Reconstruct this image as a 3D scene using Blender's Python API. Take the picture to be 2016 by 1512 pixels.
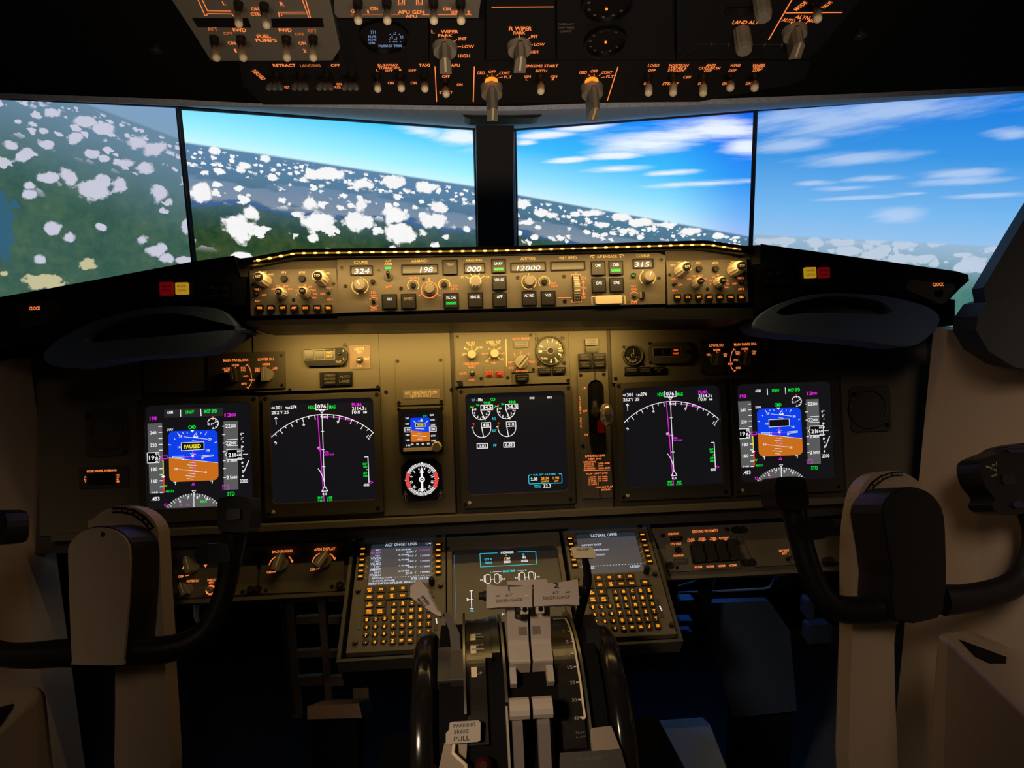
import bpy, math, random
from mathutils import Vector, Matrix
random.seed(7)
for _o in list(bpy.data.objects): bpy.data.objects.remove(_o)
SC = bpy.context.scene
COL = SC.collection
# ------------------------------------------------------------------ camera, world, exposure
FPX, CX, CY = 1400.0, 1008.0, 756.0
CAM = Vector((-0.05964556, 0.02209771, 1.16696139))
AR = Vector((0.99710315, -0.07268278, -0.02241677))
AU = Vector((0.03502336, 0.17711951, 0.98356598))
AF = Vector((0.06751787, 0.98150186, -0.17915201))
cd = bpy.data.cameras.new('camera'); cam = bpy.data.objects.new('camera', cd); COL.objects.link(cam)
cd.sensor_width = 36.0; cd.lens = 36.0*FPX/2016.0; cd.clip_start = 0.02
cam.matrix_world = Matrix(((AR.x, AU.x, -AF.x, CAM.x), (AR.y, AU.y, -AF.y, CAM.y), (AR.z, AU.z, -AF.z, CAM.z), (0, 0, 0, 1)))
SC.camera = cam
SC.view_settings.view_transform = 'Standard'; SC.view_settings.look = 'None'
SC.view_settings.gamma = 1.0; SC.view_settings.exposure = 0.0; SC.view_settings.use_curve_mapping = False
wd = bpy.data.worlds.new('world'); SC.world = wd; wd.use_nodes = True
wd.node_tree.nodes['Background'].inputs[0].default_value = (0.9, 0.75, 0.6, 1)
wd.node_tree.nodes['Background'].inputs[1].default_value = 0.0006

def area(name, loc, target, sx, sy, power, color, spread=math.pi):
    l = bpy.data.lights.new(name, 'AREA'); l.shape = 'RECTANGLE'; l.size = sx; l.size_y = sy; l.energy = power; l.color = color; l.spread = spread
    o = bpy.data.objects.new(name, l); COL.objects.link(o)
    d = (Vector(target)-Vector(loc)).normalized()
    o.matrix_world = Matrix.Translation(loc) @ d.to_track_quat('-Z', 'Y').to_matrix().to_4x4()
    return o
# unseen warm lamps, added to brighten the walls, pedestal and overhead
WARM = (1.0, 0.75, 0.50)
area('wall_fill_light', (0.10, -0.30, 1.70), (1.0, 0.64, 0.76), 0.35, 0.35, 1.55, WARM, math.radians(48))
area('wall_fill_light', (-0.15, -0.30, 1.70), (-0.88, 0.60, 0.74), 0.35, 0.35, 0.55, WARM, math.radians(44))
area('pedestal_fill_light', (-0.75, -0.30, 1.62), (0.02, 0.84, 0.60), 0.2, 0.2, 0.4, WARM, math.radians(28))
area('overhead_fill_light', (0.0, -0.22, 0.80), (0.0, 0.74, 1.41), 0.35, 0.15, 0.72, WARM, math.radians(48))  # added up-light out of view, aimed at the overhead toggles
# amber lamp under the glareshield that floods the middle of the main panel
area('panel_flood_light', (-0.07, 1.160, 1.037), (-0.07, 1.245, 0.965), 0.58, 0.012, 0.74, (1.0, 0.62, 0.16), 2.6)
# blue lamp in the right hand footwell
area('footwell_light', (0.46, 1.55, 0.66), (0.40, 1.25, 0.35), 0.2, 0.05, 0.20, (0.03, 0.2, 1.0))

# ------------------------------------------------------------------ frames: pixel of the photograph -> point of a real plane
def W(px, py, D):
    return CAM + AR*((px-CX)/FPX*D) + AU*((CY-py)/FPX*D) + AF*D
class Fr:
    def __init__(s, o, u, v):
        s.o = Vector(o); s.u = Vector(u).normalized(); v = Vector(v); s.n = s.u.cross(v).normalized(); s.v = s.n.cross(s.u)
    def mat(s, l=(0, 0, 0)):
        p = s.pt(*l)
        return Matrix(((s.u.x, s.v.x, s.n.x, p.x), (s.u.y, s.v.y, s.n.y, p.y), (s.u.z, s.v.z, s.n.z, p.z), (0, 0, 0, 1)))
    def pt(s, a, b, c=0): return s.o + s.u*a + s.v*b + s.n*c
    def loc(s, p):
        d = Vector(p)-s.o; return (d.dot(s.u), d.dot(s.v), d.dot(s.n))
    def pix(s, px, py, c=0):
        d = AR*((px-CX)/FPX) + AU*((CY-py)/FPX) + AF
        t = ((s.o + s.n*c) - CAM).dot(s.n)/d.dot(s.n)
        return s.loc(CAM + d*t)
    def off(s, a, b, c): return Fr(s.pt(a, b, c), s.u, s.v)
T12 = math.radians(12)
FM = Fr((0, 1.2, 0.85), (1, 0, 0), (0, math.sin(T12), math.cos(T12)))       # main instrument panel
FG = FM.off(0, 0, 0.15)                                                     # glareshield face
FC = Fr((0, 1.205, 0.692), (1, 0, 0), (0, 0.195, 0.107))                    # forward pedestal
FO = Fr((0, 0.864, 1.336), (1, 0, 0), (0, -0.142, 0.060))                   # overhead panel
_l = W(600, 1085, 1.205)
FL = Fr((0, _l.y, _l.z), (1, 0, 0), (0, math.sin(math.radians(32)), math.cos(math.radians(32))))   # shelf panels under the main panel
ZC = [0, 0, 1.0]
def Z(x, y, k): ZC[:] = [x, y, k]
def P(x, y): return (ZC[0]+x/ZC[2], ZC[1]+y/ZC[2])
def at(fr, x, y, c=0):
    p = P(x, y); q = fr.pix(p[0], p[1], c); return (q[0], q[1])

# ------------------------------------------------------------------ materials
def lin(v): v /= 255.0; return v/12.92 if v <= 0.04045 else ((v+0.055)/1.055)**2.4
def C8(r, g, b): return (lin(r), lin(g), lin(b), 1.0)
MATS = {}
def M(name, col, rough=0.5, metal=0.0, bump=0.0, scale=400.0, var=0.0, spec=0.5, trans=0.0):
    if name in MATS: return MATS[name]
    m = bpy.data.materials.new(name); m.use_nodes = True; nt = m.node_tree; b = nt.nodes['Principled BSDF']
    b.inputs['Base Color'].default_value = (*col[:3], 1); b.inputs['Roughness'].default_value = rough; b.inputs['Metallic'].default_value = metal
    b.inputs['Specular IOR Level'].default_value = spec; b.inputs['Transmission Weight'].default_value = trans
    if bump or var:
        tc = nt.nodes.new('ShaderNodeTexCoord'); nz = nt.nodes.new('ShaderNodeTexNoise'); nz.inputs['Scale'].default_value = scale; nz.inputs['Detail'].default_value = 3
        nt.links.new(tc.outputs['Object'], nz.inputs['Vector'])
        if bump:
            bp = nt.nodes.new('ShaderNodeBump'); bp.inputs['Strength'].default_value = bump; bp.inputs['Distance'].default_value = 0.001
            nt.links.new(nz.outputs['Fac'], bp.inputs['Height']); nt.links.new(bp.outputs['Normal'], b.inputs['Normal'])
        if var:
            mx = nt.nodes.new('ShaderNodeMix'); mx.data_type = 'RGBA'
            mx.inputs[6].default_value = (*[c*(1-var) for c in col[:3]], 1); mx.inputs[7].default_value = (*[min(1, c*(1+var)) for c in col[:3]], 1)
            nt.links.new(nz.outputs['Fac'], mx.inputs[0]); nt.links.new(mx.outputs[2], b.inputs['Base Color'])
    MATS[name] = m; return m
def E(name, col, k=1.0, sample=False, rough=0.4, spec=0.3):
    if name in MATS: return MATS[name]
    m = bpy.data.materials.new(name); m.use_nodes = True; b = m.node_tree.nodes['Principled BSDF']
    b.inputs['Base Color'].default_value = (*[c*0.3 for c in col[:3]], 1); b.inputs['Roughness'].default_value = rough; b.inputs['Specular IOR Level'].default_value = spec
    b.inputs['Emission Color'].default_value = (*col[:3], 1); b.inputs['Emission Strength'].default_value = k
    if not sample: m.cycles.emission_sampling = 'NONE'
    MATS[name] = m; return m
panel = M('panel_paint', C8(90, 84, 74), 0.55, 0, 0.25, 900, 0.05)
panel_dk = M('panel_paint_dark_grey', C8(60, 56, 51), 0.55, 0, 0.2, 900, 0.05)  # darker panel grey for bezels, rims and selector panels
ovh = M('overhead_paint', C8(96, 92, 86), 0.6, 0, 0.2, 900, 0.05)
black = M('black_plastic', C8(20, 20, 23), 0.5, 0, 0.15, 700, 0.1, 0.2)
blackm = M('black_matt', C8(12, 12, 15), 0.8, 0, 0.3, 500, 0.1, 0.08)
pad = M('glareshield_padding', C8(68, 88, 124), 0.75, 0, 0.6, 500, 0.15)  # blue tint stands in for monitor light on the padding
grain = M('textured_trim', C8(150, 158, 180), 0.8, 0, 0.9, 260, 0.45)
gloss = M('black_gloss', C8(10, 10, 12), 0.32, 0, 0, 100, 0.0)
ivory = M('ivory_knob', C8(214, 200, 172), 0.45, 0, 0.05, 800, 0.04)
gknob = M('grey_knob', C8(120, 114, 104), 0.45, 0, 0.05, 800, 0.04)
tan = M('tan_plastic', C8(140, 124, 110), 0.45, 0, 0.2, 600, 0.06)
wallm = M('wall_paint', C8(150, 134, 122), 0.38, 0, 0.25, 300, 0.05)
steel = M('steel', C8(150, 145, 135), 0.35, 1.0, 0.05, 500, 0.05)
dsteel = M('dark_screw_steel', C8(70, 66, 60), 0.4, 0.9, 0.05, 500, 0.05)
white = M('white_paint', C8(225, 220, 205), 0.5, 0, 0.05, 500, 0.02)
dimw = M('dim_white_print', C8(150, 142, 125), 0.6, 0, 0.0, 500, 0.02)
ink = M('black_print', C8(16, 15, 15), 0.7, 0, 0, 500, 0.02)
lit = E('backlit_amber', C8(255, 138, 72), 0.95)
litd = E('backlit_amber_dim', C8(255, 138, 72), 0.42)
lity = E('backlit_lamp_tinted', C8(255, 196, 96), 0.85)  # backlit lettering, with nearby lamp light put into its paler glow
key_lit = E('key_amber', C8(255, 150, 30), 1.2)
wht = E('symbol_white', (0.86, 0.86, 0.88), 1.0)
gry = E('symbol_grey', (0.10, 0.10, 0.10), 1.0)
grn = E('symbol_green', (0.0, 0.85, 0.05), 1.0)
mag = E('symbol_magenta', (0.75, 0.02, 0.75), 1.0)
cya = E('symbol_cyan', (0.03, 0.62, 0.80), 1.0)
yel = E('symbol_yellow', (0.9, 0.8, 0.05), 1.0)
amb = E('symbol_amber', (0.95, 0.38, 0.02), 1.0)
red = E('symbol_red', (0.85, 0.03, 0.02), 1.0)
skyb = E('attitude_blue', C8(12, 62, 232), 1.0)
gnd = E('attitude_brown', C8(198, 108, 26), 1.0)
lcd = E('lcd_black', (0.0062, 0.0058, 0.0075), 1.0, rough=0.32, spec=0.5)
lcdk = E('lcd_off', (0.0006, 0.0006, 0.001), 1.0, rough=0.12, spec=0.5)
digit = E('digit_white', (0.95, 0.98, 1.0), 1.2)
gbar = E('green_bar', C8(20, 200, 60), 0.75)

# ------------------------------------------------------------------ text outlines
TXT = {}
def glyphs(s, bold=0.0):
    k = (s, bold)
    if k in TXT: return TXT[k]
    cu = bpy.data.curves.new('t', 'FONT'); cu.body = s; cu.resolution_u = 2; cu.offset = bold; cu.space_line = 0.9
    cu.align_x = 'CENTER'
    o = bpy.data.objects.new('t', cu); COL.objects.link(o)
    me = bpy.data.meshes.new_from_object(o)
    vs = [(v.co.x, v.co.y) for v in me.vertices]; fs = [tuple(p.vertices) for p in me.polygons]
    bpy.data.objects.remove(o); bpy.data.curves.remove(cu); bpy.data.meshes.remove(me)
    if vs:
        x0 = min(v[0] for v in vs); x1 = max(v[0] for v in vs); y0 = min(v[1] for v in vs); y1 = max(v[1] for v in vs)
        vs = [((x-x0)/max(x1-x0, 1e-6)-0.5, (y-y0)/max(y1-y0, 1e-6)-0.5) for x, y in vs]
    TXT[k] = (vs, fs); return TXT[k]

# ------------------------------------------------------------------ mesh builder in the axes of a frame (a right, b up, c towards the viewer)
class MB:
    def __init__(s, fr, da=0.0, db=0.0):
        s.fr = fr; s.V = []; s.F = []; s.I = []; s.S = []; s.mats = []; s.da = da; s.db = db
    def mi(s, m):
        if m not in s.mats: s.mats.append(m)
        return s.mats.index(m)
    def add(s, vs, fs, m, smooth=False):
        k = len(s.V); s.V += [tuple(v) for v in vs]; i = s.mi(m)
        for f in fs: s.F.append(tuple(k+j for j in f)); s.I.append(i); s.S.append(smooth)
        return s
    def at(s, x, y, c=0):
        q = at(s.fr, x, y, c); return (q[0]+s.da, q[1]+s.db)
    def prism(s, pts, c0, c1, m, m2=None):          # pts local 2d, counter clockwise seen by the viewer
        ar = sum(pts[i][0]*pts[(i+1) % len(pts)][1]-pts[(i+1) % len(pts)][0]*pts[i][1] for i in range(len(pts)))
        if ar < 0: pts = pts[::-1]
        n = len(pts); vs = [(x, y, c0) for x, y in pts]+[(x, y, c1) for x, y in pts]
        s.add(vs, [tuple(range(n, 2*n))], m2 or m)
        s.add(vs, [tuple(range(n-1, -1, -1))]+[(i, (i+1) % n, n+(i+1) % n, n+i) for i in range(n)], m)
        return s
    def poly(s, pts, c0, c1, m, m2=None, cc=None): # pts in crop pixels, measured on the plane c = cc
        return s.prism([s.at(x, y, c1 if cc is None else cc) for x, y in pts], c0, c1, m, m2)
    def box(s, a0, b0, a1, b1, c0, c1, m, m2=None): return s.prism([(a0, b0), (a1, b0), (a1, b1), (a0, b1)], c0, c1, m, m2)
    def rc(s, x0, y0, x1, y1, c=0):                 # crop rectangle -> local rectangle
        cx, cy = (x0+x1)/2, (y0+y1)/2
        l = s.at(x0, cy, c); r = s.at(x1, cy, c); t = s.at(cx, y0, c); b = s.at(cx, y1, c)
        ca, cb = s.at(cx, cy, c); w = abs(r[0]-l[0])/2; h = abs(t[1]-b[1])/2
        return (ca-w, cb-h, ca+w, cb+h)
    def R(s, x0, y0, x1, y1, c0, c1, m, m2=None): return s.box(*s.rc(x0, y0, x1, y1, c1), c0, c1, m, m2)
    def rr(s, a0, b0, a1, b1, r, c0, c1, m, m2=None, k=4): return s.prism(rrect(a0, b0, a1, b1, r, k), c0, c1, m, m2)
    def RR(s, x0, y0, x1, y1, r, c0, c1, m, m2=None): return s.rr(*s.rc(x0, y0, x1, y1, c1), r, c0, c1, m, m2)
    def frame(s, out, inn, c0, c1, m):             # ring between two loops with the same count
        n = len(out); vs = [(x, y, c) for c in (c0, c1) for lp in (out, inn) for x, y in lp]
        fs = []
        for i in range(n):
            j = (i+1) % n
            fs += [(2*n+i, 2*n+j, 3*n+j, 3*n+i), (j, i, n+i, n+j), (i, j, 2*n+j, 2*n+i), (n+j, n+i, 3*n+i, 3*n+j)]
        return s.add(vs, fs, m)
    def T(s, x, y, w, h, t, m, c=0.0004, bold=0.0, rot=0.0, sh=0.0):
        vs, fs = glyphs(t, bold); vs = [(vx+vy*sh*h/w, vy) for vx, vy in vs] if sh else vs; ca, cb = s.at(x, y, c)
        l = s.at(x-w/2, y, c); r = s.at(x+w/2, y, c); u = s.at(x, y-h/2, c); d = s.at(x, y+h/2, c)
        ww = math.hypot(r[0]-l[0], r[1]-l[1]); hh = math.hypot(u[0]-d[0], u[1]-d[1])
        if rot: ww, hh = w/abs(w)*ww, hh
        co, si = math.cos(math.radians(rot)), math.sin(math.radians(rot))
        return s.add([(ca+vx*ww*co-vy*hh*si, cb+vx*ww*si+vy*hh*co, c) for vx, vy in vs], fs, m)
    def ribbon(s, pts, t, m, c=0.0004, close=False):   # local 2d polyline of width t
        if close: pts = pts+[pts[0]]
        for (x0, y0), (x1, y1) in zip(pts[:-1], pts[1:]):
            dx, dy = x1-x0, y1-y0; L = math.hypot(dx, dy)
            if L < 1e-7: continue
            nx, ny = -dy/L*t/2, dx/L*t/2; ex, ey = dx/L*t*0.25, dy/L*t*0.25
            s.add([(x0-nx-ex, y0-ny-ey, c), (x1-nx+ex, y1-ny+ey, c), (x1+nx+ex, y1+ny+ey, c), (x0+nx-ex, y0+ny-ey, c)], [(0, 1, 2, 3)], m)
        return s
    def px(s, x, y, c=0): # metres per crop pixel
        p = s.at(x, y, c); q = s.at(x+4, y, c); return math.hypot(q[0]-p[0], q[1]-p[1])/4
    def L(s, pts, t, m, c=0.0004, close=False):
        return s.ribbon([s.at(x, y, c) for x, y in pts], t*s.px(*pts[0]), m, c, close)
    def arc(s, ca, cb, r, a0, a1, t, m, c=0.0004, n=24):  # degrees clockwise from up
        pts = [(ca+r*math.sin(math.radians(a0+(a1-a0)*i/n)), cb+r*math.cos(math.radians(a0+(a1-a0)*i/n))) for i in range(n+1)]
        return s.ribbon(pts, t, m, c)
    def A(s, x, y, r, a0, a1, t, m, c=0.0004, n=24):
        ca, cb = s.at(x, y, c); k = s.px(x, y, c); return s.arc(ca, cb, r*k, a0, a1, t*k, m, c, n)
    def tick(s, x, y, r0, r1, ang, t, m, c=0.0004):
        ca, cb = s.at(x, y, c); k = s.px(x, y, c); sa, co = math.sin(math.radians(ang)), math.cos(math.radians(ang))
        return s.ribbon([(ca+r0*k*sa, cb+r0*k*co), (ca+r1*k*sa, cb+r1*k*co)], t*k, m, c)
    def disc(s, ca, cb, r, c0, c1, m, r2=None, n=20, cap=None, smooth=True):
        r2 = r if r2 is None else r2
        lo = [(ca+r*math.cos(6.2832*i/n), cb+r*math.sin(6.2832*i/n), c0) for i in range(n)]
        hi = [(ca+r2*math.cos(6.2832*i/n), cb+r2*math.sin(6.2832*i/n), c1) for i in range(n)]
        s.add(lo+hi, [(i, (i+1) % n, n+(i+1) % n, n+i) for i in range(n)], m, smooth)
        return s.add(hi, [tuple(range(n))], cap or m)
    def D(s, x, y, r, c0, c1, m, r2=None, n=20, cap=None, cc=None):
        cc = c1 if cc is None else cc
        ca, cb = s.at(x, y, cc); k = s.px(x, y, cc); return s.disc(ca, cb, r*k, c0, c1, m, None if r2 is None else r2*k, n, cap)
    def lathe(s, p, ax, prof, m, n=20):              # prof: (distance along ax, radius); p local 3d
        ax = Vector(ax).normalized(); t = Vector((0, 0, 1)) if abs(ax.z) < 0.9 else Vector((1, 0, 0))
        e1 = ax.cross(t).normalized(); e2 = ax.cross(e1); p = Vector(p); vs = []; fs = []
        for d, r in prof:
            for i in range(n):
                a = 6.2832*i/n; vs.append(p+ax*d+e1*(r*math.cos(a))+e2*(r*math.sin(a)))
        for k in range(len(prof)-1):
            for i in range(n):
                j = (i+1) % n; fs.append((k*n+i, (k+1)*n+i, (k+1)*n+j, k*n+j))
        s.add(vs, fs, m, True)
        s.add(vs[:n], [tuple(range(n))], m); s.add(vs[-n:], [tuple(range(n-1, -1, -1))], m)
        return s
    def tube(s, pts, rs, m, n=12, flat=1.0, sub=0):  # swept tube through local 3d points; flat squeezes it along c
        pts = [Vector(p) for p in pts]
        if not isinstance(rs, (list, tuple)): rs = [rs]*len(pts)
        if sub:
            P2, R2 = [], []
            for i in range(len(pts)-1):
                p0 = pts[max(i-1, 0)]; p1 = pts[i]; p2 = pts[i+1]; p3 = pts[min(i+2, len(pts)-1)]
                for k in range(sub):
                    t = k/sub
                    P2.append(0.5*((2*p1)+(p2-p0)*t+(2*p0-5*p1+4*p2-p3)*t*t+(3*p1-p0-3*p2+p3)*t**3)); R2.append(rs[i]+(rs[i+1]-rs[i])*t)
            P2.append(pts[-1]); R2.append(rs[-1]); pts, rs = P2, R2
        vs = []; fs = []; prev = None
        for i, p in enumerate(pts):
            d = (pts[min(i+1, len(pts)-1)]-pts[max(i-1, 0)]).normalized()
            if prev is None:
                t = Vector((0, 0, 1)) if abs(d.z) < 0.9 else Vector((1, 0, 0)); e1 = d.cross(t).normalized()
            else:
                e1 = (prev-d*prev.dot(d)).normalized()
            prev = e1; e2 = d.cross(e1)
            for k in range(n):
                a = 6.2832*k/n; o = e1*(rs[i]*math.cos(a))+e2*(rs[i]*math.sin(a))
                if flat != 1.0: o.z *= flat
                vs.append(p+o)
        for k in range(len(pts)-1):
            for i in range(n):
                j = (i+1) % n; fs.append((k*n+i, k*n+j, (k+1)*n+j, (k+1)*n+i))
        s.add(vs, fs, m, True)
        s.add(vs[:n], [tuple(range(n-1, -1, -1))], m); s.add(vs[-n:], [tuple(range(n))], m)
        return s
    def ell(s, p, r, m, n=16, k=10):                  # ellipsoid
        p = Vector(p); vs = [p+Vector((0, 0, -r[2]))]; fs = []
        for j in range(1, k):
            th = math.pi*j/k-math.pi/2
            for i in range(n):
                a = 6.2832*i/n; vs.append(p+Vector((r[0]*math.cos(th)*math.cos(a), r[1]*math.cos(th)*math.sin(a), r[2]*math.sin(th))))
        vs.append(p+Vector((0, 0, r[2])))
        for i in range(n):
            fs.append((0, 1+(i+1) % n, 1+i)); b = 1+(k-2)*n; fs.append((len(vs)-1, b+i, b+(i+1) % n))
            for j in range(k-2): fs.append((1+j*n+i, 1+j*n+(i+1) % n, 1+(j+1)*n+(i+1) % n, 1+(j+1)*n+i))
        return s.add(vs, fs, m, True)
    def build(s, name, parent=None, bevel=0.0, label=None, seg=2):
        if not s.F: return None
        o0 = Vector(parent['_o']) if parent is not None else Vector((0, 0, 0))
        me = bpy.data.meshes.new(name); me.from_pydata([(x-o0.x, y-o0.y, z-o0.z) for x, y, z in s.V], [], s.F)
        for m in s.mats: me.materials.append(m)
        me.polygons.foreach_set('material_index', s.I); me.polygons.foreach_set('use_smooth', s.S); me.update()
        o = bpy.data.objects.new(name, me); COL.objects.link(o)
        if parent is not None:
            o.parent = parent; o['_o'] = list(o0)
        else:
            o.matrix_world = s.fr.mat(); o['_o'] = [0, 0, 0]
        if bevel:
            b = o.modifiers.new('bevel', 'BEVEL'); b.width = bevel; b.segments = seg; b.limit_method = 'ANGLE'; b.angle_limit = math.radians(40)
        if label: o['label'] = label
        return o
def rrect(a0, b0, a1, b1, r, k=4):
    pts = []
    r = max(r, 1e-5)
    for cx, cy, st in ((a1-r, b1-r, 0), (a0+r, b1-r, 90), (a0+r, b0+r, 180), (a1-r, b0+r, 270)):
        for i in range(k+1):
            a = math.radians(st+90*i/k); pts.append((cx+r*math.cos(a), cy+r*math.sin(a)))
    return pts
def thing(name, label, cat, fr, loc=(0, 0, 0), group=None):
    o = bpy.data.objects.new(name, None); COL.objects.link(o); o.empty_display_size = 0.02
    o.matrix_world = fr.mat(loc); o['_o'] = list(loc); o['label'] = label; o['category'] = cat
    if group: o['group'] = group
    return o
def thingat(name, label, cat, fr, x, y, c=0, group=None):
    q = at(fr, x, y, c); return thing(name, label, cat, fr, (q[0], q[1], c), group)
def struct(o, name=None):
    o['kind'] = 'structure'; return o

# ------------------------------------------------------------------ small hardware
def screw(fr, par, x, y, r, c=0.0, m=None):
    b = MB(fr); a, bb = b.at(x, y, c); k = r*b.px(x, y, c); m = m or dsteel
    b.disc(a, bb, k, c-0.001, c+0.0012, m, k*0.85, 12); g = k*0.6; an = (x*7+y*3) % 90
    for q in (an, an+90):
        sa, co = math.sin(math.radians(q)), math.cos(math.radians(q)); b.ribbon([(a-g*sa, bb-g*co), (a+g*sa, bb+g*co)], k*0.25, blackm, c+0.0014)
    return b.build('screw', par)
def knob(fr, par, x, y, r, h, m, top=0.85, name='knob', ridges=0, mark=None, cc=0.0, c0=0.0, capm=None):
    b = MB(fr); a, bb = b.at(x, y, cc); k = r*b.px(x, y, cc)
    n = 24; prof = [(c0, k), (c0+h*0.75, k*(top+0.1)), (c0+h*0.92, k*top), (c0+h, k*(top-0.12))]
    vs = []; fs = []
    for c, rad in prof:
        for i in range(n):
            f = rad*(1-(0.07 if ridges and i % 2 else 0)); vs.append((a+f*math.cos(6.2832*i/n), bb+f*math.sin(6.2832*i/n), c))
    for j in range(3):
        for i in range(n): fs.append((j*n+i, j*n+(i+1) % n, (j+1)*n+(i+1) % n, (j+1)*n+i))
    b.add(vs, fs, m, not ridges); b.add(vs[-n:], [tuple(range(n))], capm or m)
    if mark is not None:
        sa, co = math.sin(math.radians(mark)), math.cos(math.radians(mark))
        b.ribbon([(a, bb), (a+k*0.7*sa, bb+k*0.7*co)], k*0.14, white, c0+h+0.0003)
    return b.build(name, par)
def pknob(fr, par, x, y, r, h, ang, m=None, line=None, cc=0.0, name='selector_knob', c0=0.0, w=0.42):   # skirt + bar grip + pointer line
    m = m or gknob; b = MB(fr); a, bb = b.at(x, y, cc); k = r*b.px(x, y, cc)
    b.disc(a, bb, k, c0, c0+h*0.3, m, k*0.92, 22)
    sa, co = math.sin(math.radians(ang)), math.cos(math.radians(ang))
    f = lambda u, v: (a+u*co+v*sa, bb-u*sa+v*co)
    b.prism([f(-k*w, -k*0.95), (f(k*w, -k*0.95)), f(k*w*0.9, k*0.6), f(k*w*0.35, k*1.12), f(-k*w*0.35, k*1.12), f(-k*w*0.9, k*0.6)], c0+h*0.25, c0+h, m)
    o = b.build(name, par, 0.0006)
    b = MB(fr); b.ribbon([f(0, -k*0.6), f(0, k*1.05)], k*0.16, line or white, c0+h+0.0005); b.build('pointer_line', o)
    return o
def toggle(fr, par, xb, yb, xt, yt, r, h, tip=ivory, n=3.2, name='toggle_switch', stem=None):   # base pixel, tip pixel, tip radius (crop px), height of the tip above the panel
    b = MB(fr); a, bb = b.at(xb, yb, 0); k = b.px(xb, yb)*r
    b.disc(a, bb, k*1.35, 0, h*0.16, dsteel, k*1.15, 12); b.disc(a, bb, k*0.85, h*0.16, h*0.3, dsteel, k*0.7, 10)
    o = b.build(name, par)
    t = Vector((*b.at(xt, yt, h), h)); s0 = Vector((a, bb, h*0.25)); d = (t-s0)
    b = MB(fr); p = lambda f: s0+d*f
    L = d.length; q = min(0.45, k/L)
    b.tube([p(0), p(0.3), p(0.36), p(0.42), p(1-q*0.6), p(1-q*0.15), p(1)], [k*0.5, k*0.55, k*0.95, k*1.05, k*1.05, k*0.85, k*0.35], tip, 12)
    b.build('switch_lever', o)
    return o
# ------------------------------------------------------------------ pictures shown on the visual system monitors
class G:
    def __init__(s, name):
        s.m = bpy.data.materials.new(name); s.m.use_nodes = True; s.t = s.m.node_tree; s.b = s.t.nodes['Principled BSDF']
    def lk(s, i, v):
        if isinstance(v, bpy.types.NodeSocket): s.t.links.new(v, i)
        else: i.default_value = v
    def m_(s, op, a, b=0.0, c=0.0, clamp=False):
        n = s.t.nodes.new('ShaderNodeMath'); n.operation = op; n.use_clamp = clamp
        for i, v in enumerate((a, b, c)): s.lk(n.inputs[i], v)
        return n.outputs[0]
    def v_(s, op, a, b=(0, 0, 0)):
        n = s.t.nodes.new('ShaderNodeVectorMath'); n.operation = op; s.lk(n.inputs[0], a)
        if op not in ('LENGTH',): s.lk(n.inputs[1], b)
        return n.outputs['Value'] if op in ('LENGTH', 'DOT_PRODUCT') else n.outputs[0]
    def comb(s, x, y, z=0.0):
        n = s.t.nodes.new('ShaderNodeCombineXYZ'); s.lk(n.inputs[0], x); s.lk(n.inputs[1], y); s.lk(n.inputs[2], z); return n.outputs[0]
    def noise(s, v, sc, det=5, rough=0.55):
        n = s.t.nodes.new('ShaderNodeTexNoise'); s.lk(n.inputs['Vector'], v); n.inputs['Scale'].default_value = sc; n.inputs['Detail'].default_value = det; n.inputs['Roughness'].default_value = rough
        return n.outputs['Fac']
    def noisec(s, v, sc):
        n = s.t.nodes.new('ShaderNodeTexNoise'); s.lk(n.inputs['Vector'], v); n.inputs['Scale'].default_value = sc; n.inputs['Detail'].default_value = 4; return n.outputs['Color']
    def ss(s, x, e0, e1, o0=0.0, o1=1.0):
        n = s.t.nodes.new('ShaderNodeMapRange'); n.interpolation_type = 'SMOOTHSTEP'; s.lk(n.inputs[0], x)
        for i, v in zip((1, 2, 3, 4), (e0, e1, o0, o1)): s.lk(n.inputs[i], v)
        return n.outputs[0]
    def mix(s, f, a, b):
        n = s.t.nodes.new('ShaderNodeMix'); n.data_type = 'RGBA'; n.clamp_factor = True; s.lk(n.inputs[0], f); s.lk(n.inputs[6], a); s.lk(n.inputs[7], b); return n.outputs[2]
    def ramp(s, f, st):
        n = s.t.nodes.new('ShaderNodeValToRGB'); s.lk(n.inputs[0], f); e = n.color_ramp.elements
        while len(e) > 1: e.remove(e[0])
        e[0].position, e[0].color = st[0]
        for p, c in st[1:]: q = e.new(p); q.color = c
        return n.outputs[0]
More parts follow.
